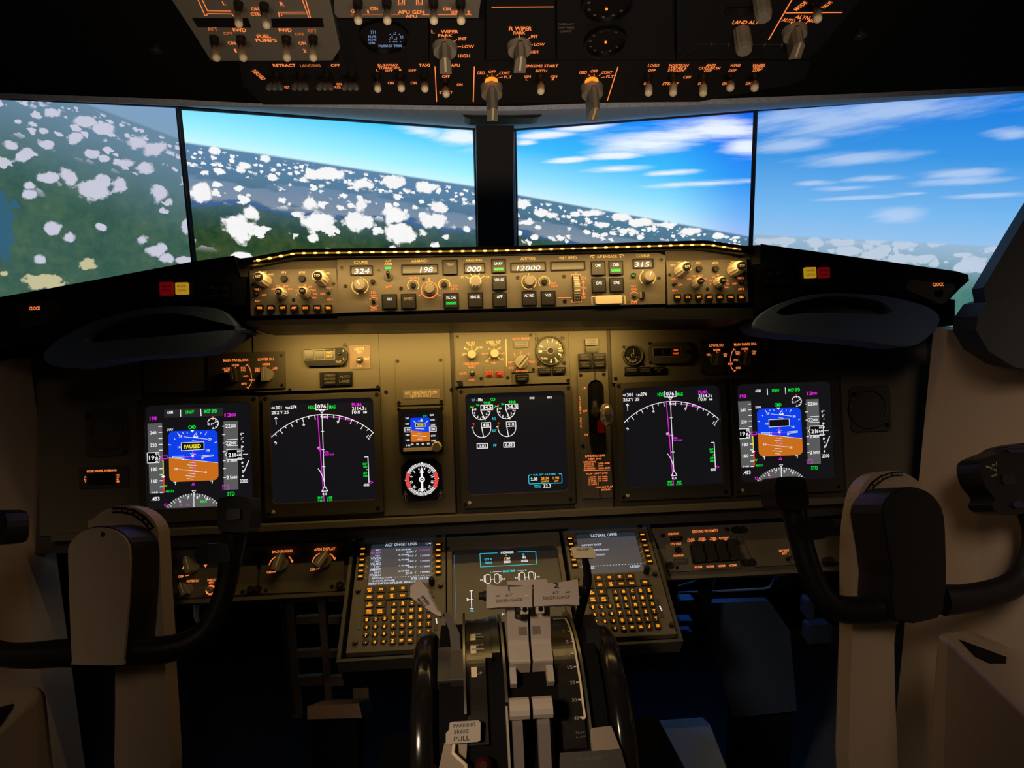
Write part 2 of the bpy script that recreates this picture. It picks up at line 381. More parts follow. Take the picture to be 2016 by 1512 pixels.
def picture(name, fr, hz, sky, H, ground, far, cloud, blobs=(), cirrus=(), seed=0.0, thr=0.5, near=0.22, band=None, sidefade=None, patches=(), puffs=((0.011, 0.004, 0.035, 1.5, 0.75, 0.62), (0.02, 0.025, 0.085, 1.6, 0.6, 0.6), (0.034, 0.075, 0.16, 1.5, 0.35, 0.55))):
    g = G(name); tc = g.t.nodes.new('ShaderNodeTexCoord'); sp = g.t.nodes.new('ShaderNodeSeparateXYZ'); g.t.links.new(tc.outputs['Object'], sp.inputs[0])
    a, b = sp.outputs[0], sp.outputs[1]; p = g.comb(a, b)
    L = lambda q: (fr.pix(*q)[0]-fr.pl[0], fr.pix(*q)[1]-fr.pl[1])
    (x0, y0), (x1, y1) = L(hz[0]), L(hz[1]); k = (y1-y0)/(x1-x0)
    d = g.m_('SUBTRACT', g.m_('MULTIPLY_ADD', a, k, y0-k*x0), b)
    fine = g.noise(p, 60, 6, 0.6); mid = g.noise(p, 16, 5, 0.6)
    t = g.m_('MULTIPLY', d, -1.0/H, clamp=True)
    col = g.ramp(t, [(q, C8(*c)) for q, c in sky])
    if sidefade:
        (q0, q1, c, am) = sidefade
        f = g.ss(a, L(q0)[0], L(q1)[0], 0.0, am); col = g.mix(f, col, C8(*c))
    def blobmask(bl, amp, e0, e1, nz):
        m = None
        for (px, py, rx, ry) in bl:
            c = L((px, py)); r1 = abs(L((px+rx, py))[0]-c[0]); r2 = abs(L((px, py+ry))[1]-c[1])
            q = g.v_('LENGTH', g.v_('MULTIPLY', g.v_('SUBTRACT', p, (c[0], c[1], 0)), (1/r1, 1/r2, 0)))
            m = q if m is None else g.m_('MINIMUM', m, q)
        return g.ss(g.m_('MULTIPLY_ADD', g.m_('SUBTRACT', nz, 0.5), amp, m), e0, e1, 1.0, 0.0)
    if cirrus:
        st = g.v_('MULTIPLY', g.comb(g.m_('MULTIPLY_ADD', b, 0.6, a), g.m_('MULTIPLY_ADD', a, -cirrus[0], b)), (5, 40, 1))
        nz = g.noise(g.v_('ADD', st, (seed, 3, 0)), 1.0, 6, 0.6)
        f = blobmask(cirrus[1], 2.2, 0.1, 1.25, nz); f = g.m_('MULTIPLY', f, cirrus[2]); col = g.mix(f, col, C8(*cirrus[3]))
    # ground seen below the horizon
    gn = g.ramp(g.m_('MULTIPLY_ADD', fine, 0.5, g.m_('MULTIPLY', mid, 0.6)), [(0.3, C8(*ground[0])), (0.5, C8(*ground[1])), (0.68, C8(*ground[2])), (0.8, C8(*ground[3]))])
    if band:
        (d0, d1, c) = band; u = g.m_('MULTIPLY_ADD', g.m_('SUBTRACT', g.noise(g.v_('MULTIPLY', p, (6, 30, 1)), 1.0, 5), 0.5), (d1-d0)*2.2, d)
        f = g.m_('MULTIPLY', g.ss(u, d0, d0+0.008), g.ss(u, d1, d1+0.008, 1.0, 0.0)); gn = g.mix(g.m_('MULTIPLY', f, 0.85), gn, C8(*c))
        f = g.m_('MULTIPLY', g.ss(u, d1+0.004, d1+0.007), g.ss(u, d1+0.012, d1+0.015, 1.0, 0.0)); gn = g.mix(g.m_('MULTIPLY', f, 0.7), gn, C8(40, 80, 165))
    for bl, c in patches: gn = g.mix(blobmask(bl, 3.4, 0.6, 0.8, g.m_('MULTIPLY_ADD', fine, 0.5, g.m_('MULTIPLY', mid, 0.55))), gn, C8(*c))
    gn = g.mix(g.ss(d, 0.0, near, 1.0, 0.0), gn, C8(*far))
    de = g.m_('ADD', g.m_('MAXIMUM', d, 0.0), 0.022)
    along = g.comb(g.m_('MULTIPLY_ADD', b, k, a), g.m_('MULTIPLY', d, -1.0))        # axes along and across the horizon
    cl = None
    for cell, d0, d1, fl, pres, rad in puffs:
        q = g.v_('ADD', g.v_('MULTIPLY', along, (1/cell, fl/cell, 1)), (seed*3+cell*100, seed, 0))
        q = g.v_('ADD', q, g.v_('MULTIPLY', g.v_('SUBTRACT', g.noisec(q, 2.2), (0.5, 0.5, 0.5)), (0.9, 0.9, 0)))
        n = g.t.nodes.new('ShaderNodeTexVoronoi'); n.inputs['Scale'].default_value = 1.0; g.lk(n.inputs['Vector'], q)
        s2 = g.t.nodes.new('ShaderNodeSeparateXYZ'); g.t.links.new(n.outputs['Color'], s2.inputs[0])
        rr_ = g.m_('MULTIPLY', g.ss(s2.outputs[0], 1-pres, 1.0, 0.25, 1.0), rad); rr_ = g.m_('MULTIPLY', rr_, g.m_('GREATER_THAN', s2.outputs[0], 1-pres))
        f = g.ss(g.m_('SUBTRACT', rr_, n.outputs['Distance']), 0.0, 0.10)
        f = g.m_('MULTIPLY', f, g.m_('MULTIPLY', g.ss(d, d0, d0+0.006), g.ss(d, d1, d1*1.25, 1.0, 0.0)))
        cl = f if cl is None else g.m_('MAXIMUM', cl, f)
    if blobs:
        big = g.m_('MULTIPLY_ADD', g.m_('SUBTRACT', fine, 0.5), 0.5, g.noise(g.v_('ADD', p, (seed, 0, 0)), 17, 6, 0.62))
        f = blobmask(blobs, 2.3, 0.6, 0.9, big); cl = f if cl is None else g.m_('MAXIMUM', cl, f)
    gn = g.mix(cl, gn, g.mix(g.m_('MULTIPLY', mid, 0.5), C8(*cloud), C8(*[int(c*0.86) for c in cloud])))
    col = g.mix(g.ss(d, -0.003, 0.003), col, gn)
    g.lk(g.b.inputs['Emission Color'], col); g.b.inputs['Emission Strength'].default_value = 1.0
    g.b.inputs['Base Color'].default_value = (0.01, 0.01, 0.012, 1); g.b.inputs['Roughness'].default_value = 0.35
    return g.m

ZT = 1.44
def WZ(px, py, z):
    d = AR*((px-CX)/FPX) + AU*((CY-py)/FPX) + AF
    return CAM + d*((z-CAM.z)/d.z)
bezel_m = M('monitor_bezel', C8(60, 64, 72), 0.4, 0, 0.05, 500, 0.05)
def monitor(p0, p1, ext0, ext1, label, fn, bz=(0.006, 0.006), H=0.66):
    A0, A1 = WZ(*p0, ZT), WZ(*p1, ZT); u = (A1-A0).normalized(); A0 = A0-u*ext0; A1 = A1+u*ext1; w = (A1-A0).length
    fr = Fr(A0, u, (0, 0, 1)); fr.pl = (w/2, -H)
    t = thing('visual_monitor', label, 'monitor', fr, (w/2, -H, 0), 'monitors outside the windshield')
    b = MB(fr); b.box(0, -H, w, 0, 0.0, 0.001, fn(fr)); b.build('screen', t)
    for q, x0 in ((bz[0], -0.009), (bz[1], w+0.003)):
        if 0.009 < q < 0.0115 and H < 1 and not (ext0 or ext1): b = MB(fr); b.box(x0, -H, x0+0.006, -0.002, 0.0052, 0.008, M('lit_bezel_edge', C8(170, 178, 196), 0.35)); b.build('lit_bezel_edge', t)  # pale strip stands in for screen light on the inner bezel
    b = MB(fr); b.box(0.03, -H+0.02, w-0.03, -0.02, -0.03, -0.001, blackm); b.build('housing', t)
    b = MB(fr); b.frame([(-bz[0], -H-0.02), (w+bz[1], -H-0.02), (w+bz[1], 0.004), (-bz[0], 0.004)], [(0, -H), (w, -H), (w, 0), (0, 0)], -0.001, 0.005, bezel_m); b.build('bezel', t)
    return fr
k2 = 2.965; B2 = lambda l: [(340+x/k2, 190+y/k2, r/k2, r2/k2) for x, y, r, r2 in l]
k1 = 3.15; B1 = lambda l: [(x/k1, 160+y/k1, r/k1, r2/k1) for x, y, r, r2 in l]
k3 = 3.36; B3 = lambda l: [(900+x/k3, 190+y/k3, r/k3, r2/k3) for x, y, r, r2 in l]
k4 = 3.086; B4 = lambda l: [(1460+x/k4, 150+y/k4, r/k4, r2/k4) for x, y, r, r2 in l]
def pic_l2(fr):
    return picture('picture_left_ahead', fr, ((365, 281), (927, 366)), [(0, (205, 250, 255)), (0.12, (160, 242, 255)), (0.4, (70, 205, 255)), (0.8, (20, 150, 240)), (1, (20, 120, 230))], 0.24,
        [(22, 46, 30), (38, 68, 40), (66, 84, 48), (110, 110, 80)], (92, 132, 168), (255, 255, 255),
        B2([(390, 760, 105, 95), (460, 680, 60, 60), (800, 620, 70, 70), (850, 725, 120, 68), (1080, 720, 100, 70), (1090, 640, 60, 60), (1300, 690, 95, 55), (1340, 800, 105, 70), (1510, 725, 95, 60), (1560, 650, 50, 40), (825, 825, 38, 32), (1590, 820, 40, 22), (1715, 775, 40, 28),
             (160, 560, 80, 60), (380, 535, 45, 22), (930, 455, 80, 38), (1110, 510, 80, 45), (1300, 500, 90, 42), (1480, 530, 90, 42), (820, 460, 70, 35), (420, 400, 55, 28), (250, 315, 40, 28), (540, 360, 50, 28), (400, 930, 60, 25)]),
        (0.12, B2([(1690, 240, 150, 70), (1450, 200, 150, 40)]), 0.9, (245, 252, 255)), 2.0, 0.50, 0.17, (0.055, 0.09, (158, 160, 172)), ((365, 300), (560, 300), (60, 130, 235), -0.0))
def pic_r1(fr):
    return picture('picture_right_ahead', fr, ((1015, 383), (1477, 466)), [(0, (205, 243, 255)), (0.13, (150, 228, 255)), (0.35, (60, 190, 252)), (0.65, (12, 140, 250)), (1, (18, 105, 245))], 0.3,
        [(22, 46, 30), (38, 70, 44), (62, 86, 52), (100, 108, 80)], (84, 126, 156), (255, 255, 255),
        B3([(440, 710, 55, 28), (560, 770, 60, 28), (630, 785, 45, 24), (460, 835, 90, 24), (400, 900, 45, 24), (510, 930, 32, 20), (780, 780, 40, 24), (900, 770, 90, 30), (960, 850, 70, 22), (1080, 795, 80, 32), (1230, 830, 90, 36), (1380, 850, 100, 34), (1560, 890, 110, 34), (1720, 920, 60, 24), (970, 915, 32, 18), (1210, 930, 32, 18), (1840, 935, 40, 12)]),
        (-0.03, B3([(1450, 260, 560, 80), (1300, 320, 420, 60), (1750, 220, 330, 100), (1900, 330, 200, 90), (560, 255, 180, 32), (820, 205, 200, 24), (450, 305, 80, 22), (1040, 480, 260, 26), (1400, 505, 200, 20), (1650, 575, 420, 24), (740, 420, 150, 20), (1050, 390, 200, 26)]), 0.95, (240, 248, 255)), 9.0, 0.53, 0.13, (0.05, 0.075, (160, 164, 176)), ((1300, 300), (1480, 300), (25, 80, 240), 0.45))
def pic_l1(fr):
    return picture('picture_left_side', fr, ((120, 186), (385, 286)), [(0, (128, 160, 190)), (0.3, (120, 160, 200)), (1, (105, 150, 200))], 0.25,
        [(44, 78, 68), (56, 92, 80), (74, 104, 84), (94, 118, 90)], (104, 136, 160), (206, 208, 226),
        B1([(290, 600, 80, 38), (440, 600, 60, 55), (560, 670, 120, 85), (640, 620, 60, 60), (740, 640, 66, 60), (990, 690, 90, 75), (1050, 750, 45, 45), (330, 910, 65, 50), (430, 965, 60, 50), (180, 645, 48, 34), (180, 700, 58, 44), (880, 990, 60, 50), (960, 1050, 80, 50), (1030, 1100, 50, 40), (250, 1100, 55, 40), (630, 905, 40, 28), (60, 400, 70, 45), (130, 470, 50, 36), (40, 500, 60, 40), (270, 310, 40, 26), (290, 390, 50, 30), (470, 350, 60, 50), (560, 450, 60, 32), (650, 480, 40, 30), (770, 510, 75, 34), (900, 540, 70, 40), (330, 200, 80, 36), (520, 250, 90, 40), (640, 300, 90, 45), (850, 370, 110, 60), (960, 410, 110, 55), (110, 250, 45, 24), (1150, 900, 40, 60), (1140, 1110, 50, 30), (200, 310, 30, 34)]),
        (), 5.0, 0.55, 0.2, None, None, [(B1([(290, 1240, 200, 60), (540, 1140, 90, 50), (20, 1190, 50, 30)]), (196, 190, 150)), (B1([(20, 900, 120, 300)]), (52, 96, 122))])
def pic_r2(fr):
    return picture('picture_right_side', fr, ((1490, 462), (1990, 487)), [(0, (150, 195, 238)), (0.15, (120, 185, 240)), (0.45, (58, 150, 228)), (0.75, (24, 125, 225)), (1, (10, 110, 225))], 0.36,
        [(62, 112, 112), (72, 124, 118), (84, 134, 122), (96, 140, 124)], (150, 182, 210), (196, 212, 232),
        B4([(440, 1005, 60, 40), (620, 1010, 120, 36), (800, 1000, 120, 36), (1000, 1020, 120, 45), (1180, 1010, 80, 40), (640, 1060, 110, 40), (800, 1080, 80, 50), (980, 1110, 150, 40), (1120, 1110, 90, 36), (1400, 1140, 100, 50), (1330, 1160, 60, 40), (1180, 1130, 35, 40), (1330, 1085, 80, 20), (1550, 1050, 120, 34), (260, 1000, 90, 26), (1240, 1130, 22, 10), (1450, 1185, 26, 10)]),
        (0.13, B4([(500, 260, 560, 120), (900, 210, 700, 90), (700, 500, 420, 52), (300, 420, 260, 60), (640, 680, 210, 18), (820, 625, 200, 22), (1300, 590, 240, 30), (1380, 640, 320, 28), (430, 650, 130, 18), (1040, 715, 120, 12), (1450, 725, 260, 16), (1650, 350, 160, 40), (700, 740, 300, 14), (950, 840, 180, 60)]), 0.72, (190, 212, 245)), 13.0, 0.5, 0.1, None, ((1500, 300), (1800, 300), (120, 165, 205), 0.0), (), ((0.03, 0.004, 0.04, 1.0, 0.95, 0.75), (0.05, 0.03, 0.2, 1.3, 0.6, 0.6)))
FL1 = monitor((0, 197), (345.5, 213), 0.2, 0, 'leftmost outside monitor showing clouds over green land from above', pic_l1, (0.01, 0.004))
FL2 = monitor((357, 217), (930, 257), 0, 0, 'outside monitor left of the centre post, low horizon and white puffy clouds', pic_l2, (0.006, 0.010))
FR1 = monitor((1017, 258), (1483, 222), 0, 0, 'outside monitor right of the centre post, deep blue sky with streaky cloud', pic_r1, (0.010, 0.004))
FR2 = monitor((1492, 220), (2016, 182), 0, 0.3, 'rightmost outside monitor, pale blue sky above a bank of cloud', pic_r2, (0.004, 0.01))

# ------------------------------------------------------------------ ceiling, windshield header, posts
Z(0, 0, 1)
b = MB(FO); lo = [b.at(-260, 188), b.at(340, 208), b.at(500, 216), b.at(940, 221), b.at(1015, 221), b.at(1460, 205), b.at(1700, 196), b.at(2290, 168)]
b.prism(lo+[(lo[-1][0], 0.75), (lo[0][0], 0.75)], -0.07, -0.008, blackm)
struct(b.build('ceiling', None, 0.003))
hdr = bpy.data.meshes.new('trim_1')
e0 = [FO.pt(*b.at(x, y, -0.03), -0.03) for x, y in ((-260, 186), (352, 206), (935, 218), (1012, 218), (1487, 203), (2290, 166))]
e1 = [WZ(-260, 186, ZT)-Vector((0.03, 0.0, 0)), WZ(352, 213.5, ZT), WZ(930, 256, ZT), WZ(1017, 257, ZT), WZ(1487, 221, ZT), WZ(2016, 181, ZT)+Vector((0.35, -0.12, 0.0))]
e1 = [p+Vector((0, 0.012, 0.006)) for p in e1]
vs = e0+e1+[p+Vector((0, 0, 0.02)) for p in e0+e1]; n = 6
fs = [(i+1, i, n+i, n+i+1) for i in range(5)]+[(2*n+i, 2*n+i+1, 3*n+i+1, 3*n+i) for i in range(5)]+[(i, i+1, 2*n+i+1, 2*n+i) for i in range(5)]+[(n+i+1, n+i, 3*n+i, 3*n+i+1) for i in range(5)]
hdr.from_pydata([tuple(v) for v in vs], [], fs); hdr.materials.append(grain); ho = bpy.data.objects.new('trim_1', hdr); COL.objects.link(ho); struct(ho)
# centre post between the two front monitors
post_m = M('post_paint', C8(26, 28, 34), 0.6, 0, 0.2, 400, 0.1)
_w = W(972, 370, 1.42); FP = Fr((_w.x, _w.y, 1.1), (1, 0, 0), (0, 0, 1))
b = MB(FP); b.prism([b.at(937, 236), b.at(1012, 236), b.at(1006, 520), b.at(942, 520)], -0.05, 0.0, post_m); struct(b.build('trim_2', None, 0.004))
_w = W(990, 222, 0.98); FB = Fr((_w.x, _w.y, _w.z), (1, 0, 0), (0, 0, 1))
t = thing('compass_bracket', 'black bar bracket across the top of the centre window post', 'bracket', FB)
b = MB(FB); b.poly([(912, 212), (1066, 210), (1066, 229), (1052, 232), (925, 234), (912, 229)], -0.05, 0, black); b.build('bar', t, 0.003)
for q in (914, 1064):
    b = MB(FB); b.lathe((*b.at(q, 214, 0.004), -0.01), (0, 0, 1), [(0, 0.004), (0.012, 0.004), (0.016, 0.002)], steel, 10); b.build('clip', t)
# right window post, left window post and their trim
_w = W(1960, 560, 0.98); FRP = Fr(_w, (1, -0.35, 0), (0, 0.12, 1))
dtrim = M('dark_blue_grey_trim', C8(38, 40, 48), 0.7, 0, 0.5, 400, 0.2)
b = MB(FRP); b.poly([(2016, 432), (1936, 566), (1942, 600), (2030, 590), (2120, 400), (2080, 330)], -0.03, 0.02, dtrim); struct(b.build('trim_3', None, 0.006))
b = MB(FRP); b.poly([(1945, 594), (1925, 622), (1922, 650), (1945, 690), (1995, 722), (2060, 735), (2090, 590), (2000, 575)], -0.08, 0.03, dtrim); struct(b.build('trim_4', None, 0.016, seg=4))
# side walls, floor, nose bulkhead
def quadbox(name, p, th, m, off):    # four world corners, thickness along off
    d = Vector(off)*th; vs = [Vector(q) for q in p]+[Vector(q)+d for q in p]
    me = bpy.data.meshes.new(name); me.from_pydata([tuple(v) for v in vs], [], [(0, 1, 2, 3), (7, 6, 5, 4), (0, 4, 5, 1), (1, 5, 6, 2), (2, 6, 7, 3), (3, 7, 4, 0)]); me.materials.append(m)
    o = bpy.data.objects.new(name, me); COL.objects.link(o); return o
flo = M('floor_covering', C8(58, 62, 70), 0.8, 0, 0.4, 200, 0.15)
struct(quadbox('floor', [(-1.5, -1.2, 0), (1.5, -1.2, 0), (1.5, 2.1, 0), (-1.5, 2.1, 0)], 0.05, flo, (0, 0, -1)))
struct(quadbox('wall_front', [(-1.3, 2.0, 0), (1.3, 2.0, 0), (1.3, 2.0, 1.0), (-1.3, 2.0, 1.0)], 0.03, blackm, (0, 1, 0)))
# inner lining panels beside the pilots
R0, R1 = W(1838, 645, 1.12), W(1862, 1240, 1.08)
struct(quadbox('wall_right', [(R0.x, R0.y, R0.z+0.0), (1.02, 0.25, 1.0), (1.02, 0.25, 0.0), (R1.x+0.01, R0.y, 0.0)], 0.03, wallm, (1, 0.2, 0)))
L0 = W(58, 700, 1.15)
struct(quadbox('wall_left', [(-0.98, 0.3, 1.0), (L0.x, L0.y, L0.z), (L0.x-0.01, L0.y, 0.0), (-0.98, 0.3, 0.0)], 0.03, wallm, (-1, 0.2, 0)))
# ------------------------------------------------------------------ main instrument panel
def clip(poly, p, n):          # keep the side where (q-p).n >= 0
    out = []
    for i in range(len(poly)):
        a, b = poly[i], poly[(i+1) % len(poly)]
        da = (a[0]-p[0])*n[0]+(a[1]-p[1])*n[1]; db = (b[0]-p[0])*n[0]+(b[1]-p[1])*n[1]
        if da >= 0: out.append(a)
        if da*db < 0: t = da/(da-db); out.append((a[0]+(b[0]-a[0])*t, a[1]+(b[1]-a[1])*t))
    return out
def flat(b, pts, m, c): b.add([(x, y, c) for x, y in pts], [tuple(range(len(pts)))] if sum(pts[i][0]*pts[(i+1) % len(pts)][1]-pts[(i+1) % len(pts)][0]*pts[i][1] for i in range(len(pts))) > 0 else [tuple(range(len(pts)-1, -1, -1))], m)
def pflat(b, pts, m, c): flat(b, [b.at(x, y, c) for x, y in pts], m, c)
MAIN = thing('instrument_panel', 'wide grey main instrument panel under the glareshield', 'instrument panel', FM, (0, -0.15, -0.03))
Z(0, 0, 1)
b = MB(FM); b.box(-0.80, -0.152, 0.80, 0.212, -0.03, -0.007, panel_dk); b.build('back_plate', MAIN)
def plate(x0, y0, x1, y1, m=panel, top=None):
    b = MB(FM); a0, b0, a1, b1 = b.rc(x0, y0, x1, y1); b.box(a0, b0, a1, 0.210 if top else b1, -0.0068, 0, m); b.build('face_plate', MAIN, 0.0006)
plate(500, 640, 747, 768, top=1); plate(751, 640, 891, 1012, top=1); plate(895, 640, 1121.5, 757, top=1); plate(1125, 640, 1200.5, 1004, top=1); plate(1204.5, 640, 1495, 749, top=1)
plate(75, 660, 279, 1050, top=1, m=panel); plate(283, 660, 496, 770, top=1, m=panel); plate(1499, 640, 1655, 744, top=1); plate(1659, 640, 1832, 985, top=1)
# lower ledge of the panel
b = MB(FM); l0, l1 = b.at(100, 1064, 0.02), b.at(1668, 984, 0.02); bb = (l0[1]+l1[1])/2
b.box(l0[0], bb-0.004, l1[0], bb+0.006, -0.03, 0.02, panel); b.build('ledge', MAIN, 0.003)
Z(420, 630, 3.877)
for x, y, r in ((1002, 192, 18), (1003, 340, 16), (1256, 512, 17), (1318, 549, 16), (1818, 532, 16), (585, 532, 14)): screw(FM, MAIN, x, y, r)
Z(870, 640, 4.087)
for x, y, r in ((78, 518, 16), (1398, 432, 17), (1465, 174, 14), (1015, 444, 17)): screw(FM, MAIN, x, y, r)

def display_unit(ca, label, fn, sensor=True):
    t = thing('display_unit', label, 'cockpit display', FM, (ca, -0.1, 0), 'display units in the main panel')
    b = MB(FM); b.frame(rrect(ca-0.0975, -0.108, ca+0.0975, 0.0955, 0.003), rrect(ca-0.0853, -0.0853, ca+0.0853, 0.0853, 0.008), 0.0003, 0.006, panel_dk); b.build('bezel', t, 0.001)
    b = MB(FM); b.box(ca-0.0855, -0.0855, ca+0.0855, 0.0855, -0.005, 0.0, lcd); s = b.build('screen', t)
    b = MB(FM); fn(b); b.build('symbols', s)
    for x, y in ((-0.092, 0.0905), (0.092, 0.0905), (-0.092, -0.101), (0.088, -0.1)):
        q = MB(FM); q.disc(ca+x, y, 0.0036, 0.005, 0.0072, dsteel, 0.003, 12); q.ribbon([(ca+x-0.002, y-0.001), (ca+x+0.002, y+0.001)], 0.0008, blackm, 0.0074); q.build('screw', t)
    q = MB(FM); q.disc(ca-0.084, -0.0985, 0.0032, 0.005, 0.0075, ivory, 0.0026, 14); q.build('light_sensor', t)
    return t
S = 0.0006
def nd(b):
    Z(420, 630, 3.877)
    for x, y, w, h, s, m in ((456, 672, 26, 18, 'GS', wht), (498, 669, 46, 28, '301', wht), (568, 672, 38, 19, 'TAS', wht), (612, 665, 46, 28, '274', wht), (510, 705, 132, 26, '252°/ 25', wht),
        (750, 667, 48, 29, 'HDG', grn), (827, 660, 66, 31, '076', wht), (908, 663, 46, 28, 'MAG', grn), (1095, 645, 76, 26, 'PILMA', mag), (1105, 675, 92, 27, '2114.3', wht), (1163, 678, 12, 17, 'Z', wht), (1090, 704, 62, 26, '10.0', wht), (1158, 705, 26, 17, 'NM', wht),
        (850, 1328, 36, 18, '0.0', wht), (816, 1357, 36, 19, 'RNP', grn), (816, 1380, 42, 19, '2.00', grn), (889, 1356, 38, 19, 'ANP', grn), (889, 1377, 44, 19, '0.02', grn),
        (1157, 1099, 30, 18, 'RNP', grn), (1159, 1121, 30, 18, '400', grn), (1159, 1168, 30, 18, 'ANP', grn), (1161, 1190, 30, 18, '100', grn), (1168, 1259, 46, 20, '4000', wht), (690, 797, 18, 22, '6', wht), (951, 779, 18, 24, '9', wht), (862, 1009, 40, 16, 'PILMA', mag), (882, 1027, 78, 13, '1200/1235', mag), (843, 741, 52, 15, 'VIVEX', wht), (920, 742, 14, 16, '6', grn), (802, 976, 20, 18, '18', wht)):
        b.T(x, y, w, h, s, m, S, 0.015 if h > 22 else 0.02)
    b.T(475, 938, 18, 22, '3', wht, S, 0.02, 45); b.T(1186, 894, 28, 24, '12', wht, S, 0.02, -44)
    b.L([(783, 640), (783, 686), (875, 682), (875, 637)], 5, wht, S); b.L([(812, 690), (846, 688), (829, 708)], 4, wht, S, True)
    b.L([(480, 798), (477, 742)], 4, wht, S); b.L([(467, 755), (477, 740), (489, 754)], 4, wht, S)
    cx, cy, R_ = 848, 1270, 557
    b.A(cx, cy, R_, -44.5, 44, 5, wht, S, 60)
    for h in range(35, 121, 5):
        b.tick(cx, cy, R_-(34 if h % 10 == 0 else 18), R_, h-76, 5, wht, S)
    b.L([(829, 716), (848, 1265)], 5, wht, S); b.L([(796, 725), (845, 1388)], 6, mag, S-0.0001); b.L([(820, 733), (930, 742), (1100, 777)], 5, mag, S)
    for y in (850, 990, 1120): b.L([(822+(y-850)*0.035, y), (844+(y-850)*0.035, y)], 4, wht, S)
    b.L([(800, 1135), (815, 1155), (832, 1187), (846, 1235)], 5, wht, S); b.L([(850, 1265), (828, 1308), (873, 1305)], 5, wht, S, True)
    pflat(b, [(812, 970), (826, 985), (813, 1000), (799, 986)], mag, S+0.0001)
    b.L([(1155, 1046), (1180, 1044), (1188, 1241)], 6, wht, S); b.L([(1168, 1143), (1184, 1142)], 5, wht, S); b.L([(1192, 1239), (1203, 1229), (1216, 1238), (1203, 1247)], 5, mag, S, True)
    b.L([(436, 872), (430, 885), (434, 905), (444, 892), (436, 872)], 5, mag, S)
    b.L([(866, 733), (868, 748)], 4, wht, S); b.L([(774, 725), (777, 752)], 5, wht, S)
def pfd(b, left):
    Z(1180, 640, 4.032)
    at_ = b.at
    pflat(b, [(1100, 606), (1203, 602), (1229, 1126), (1128, 1130)], gry, S-0.0002); pflat(b, [(1640, 590), (1740, 586), (1758, 1100), (1655, 1105)], gry, S-0.0002)
    if left: pflat(b, [(1215, 500), (1635, 486), (1637, 550), (1218, 562)], E('symbol_dark_grey', (0.02, 0.02, 0.02), 1), S-0.0002)
    TX = [(1258, 522, 42, 22, 'ARM', wht), (1400, 519, 58, 26, 'LNAV', grn), (1546, 514, 92, 28, 'MCP SPD', grn), (1140, 566, 50, 29, '198', mag), (1669, 542, 46, 28, '12', mag), (1706, 542, 44, 22, '000', mag), (1142, 675, 46, 26, '240', wht), (1147, 768, 46, 26, '220', wht), (1157, 948, 46, 26, '180', wht), (1160, 1038, 46, 26, '160', wht), (1166, 1122, 44, 14, '140', wht), (1172, 1170, 58, 28, '.453', wht),
        (1418, 633, 54, 28, 'CMD', grn), (1262, 652, 44, 18, 'LNAV', wht), (1338, 701, 22, 17, '20', wht), (1547, 725, 22, 17, '20', wht), (1330, 783, 20, 17, '10', wht), (1538, 808, 20, 17, '10', wht), (1314, 948, 22, 17, '10', wht), (1520, 971, 22, 17, '10', wht),
        (1672, 625, 36, 28, '22', wht), (1711, 625, 38, 22, '200', wht), (1678, 752, 36, 28, '22', wht), (1717, 752, 38, 22, '000', wht), (1686, 884, 34, 26, '21', wht), (1724, 884, 38, 20, '800', wht), (1688, 1011, 34, 28, '21', wht), (1728, 1010, 42, 22, '600', wht), (1708, 1133, 52, 30, 'STD', grn), (1797, 1038, 58, 28, '2300', wht), (1768, 685, 12, 18, '6', wht), (1772, 720, 12, 18, '2', wht), (1776, 782, 10, 18, '1', wht), (1781, 902, 10, 18, '1', wht), (1790, 966, 12, 18, '2', wht), (1786, 1001, 12, 18, '6', wht), (1542, 611, 30, 18, '0.1', wht),
        (1347, 1189, 16, 20, '6', wht), (1403, 1163, 14, 20, '7', wht), (1468, 1161, 14, 20, '8', wht), (1535, 1173, 18, 22, '9', wht), (1270, 1114, 56, 18, '40/151', grn), (1245, 1073, 20, 18, 'V', grn)]
    if left: TX += [(1515, 1190, 44, 20, 'MAG', grn)]
    for x, y, w, h, s, m in TX: b.T(x, y, w, h, s, m, S, 0.02)
    b.L([(1333, 505), (1335, 553)], 6, wht, S); b.L([(1476, 498), (1480, 548)], 6, wht, S)
    for y in (628, 672, 718, 762, 806, 945, 990, 1035, 1080, 1123):
        b.L([(1180+(y-628)*0.047, y), (1203+(y-628)*0.047, y-1)], 6, wht, S)
    pflat(b, [(1105, 825), (1186, 822), (1190, 897), (1110, 902)], lcdk, S+0.0001); b.L([(1105, 825), (1186, 822), (1188, 848), (1200, 860), (1190, 872), (1191, 897), (1110, 902)], 5, wht, S+0.0002, True)
    b.T(1138, 863, 38, 34, '19', wht, S+0.0003, 0.02); b.T(1174, 869, 18, 28, '8', wht, S+0.0003, 0.02); b.T(1172, 836, 17, 18, '9', wht, S+0.0003, 0.02); b.L([(1165, 891), (1182, 890)], 6, wht, S+0.0003)
    b.L([(1196, 860), (1212, 850), (1247, 848), (1249, 869), (1213, 871)], 5, mag, S+0.0003, True)
    b.L([(1218, 884), (1223, 985)], 6, yel, S); b.L([(1213, 884), (1218, 884)], 5, yel, S); pflat(b, [(1206, 1004), (1222, 992), (1237, 1003), (1223, 1014)], wht, S)
    for y in range(1018, 1124, 22): b.L([(1227+(y-1018)*0.03, y), (1228+(y-1018)*0.03, y+14)], 11, red, S)
    b.L([(1206, 1078), (1236, 1074)], 5, grn, S)
    # attitude square
    a0, b0, a1, b1 = b.rc(1257, 657, 1607, 1038); sq = rrect(a0, b0, a1, b1, 0.009, 5)
    h0, h1 = at_(1258, 862), at_(1607, 900); nx, ny = -(h1[1]-h0[1]), h1[0]-h0[0]
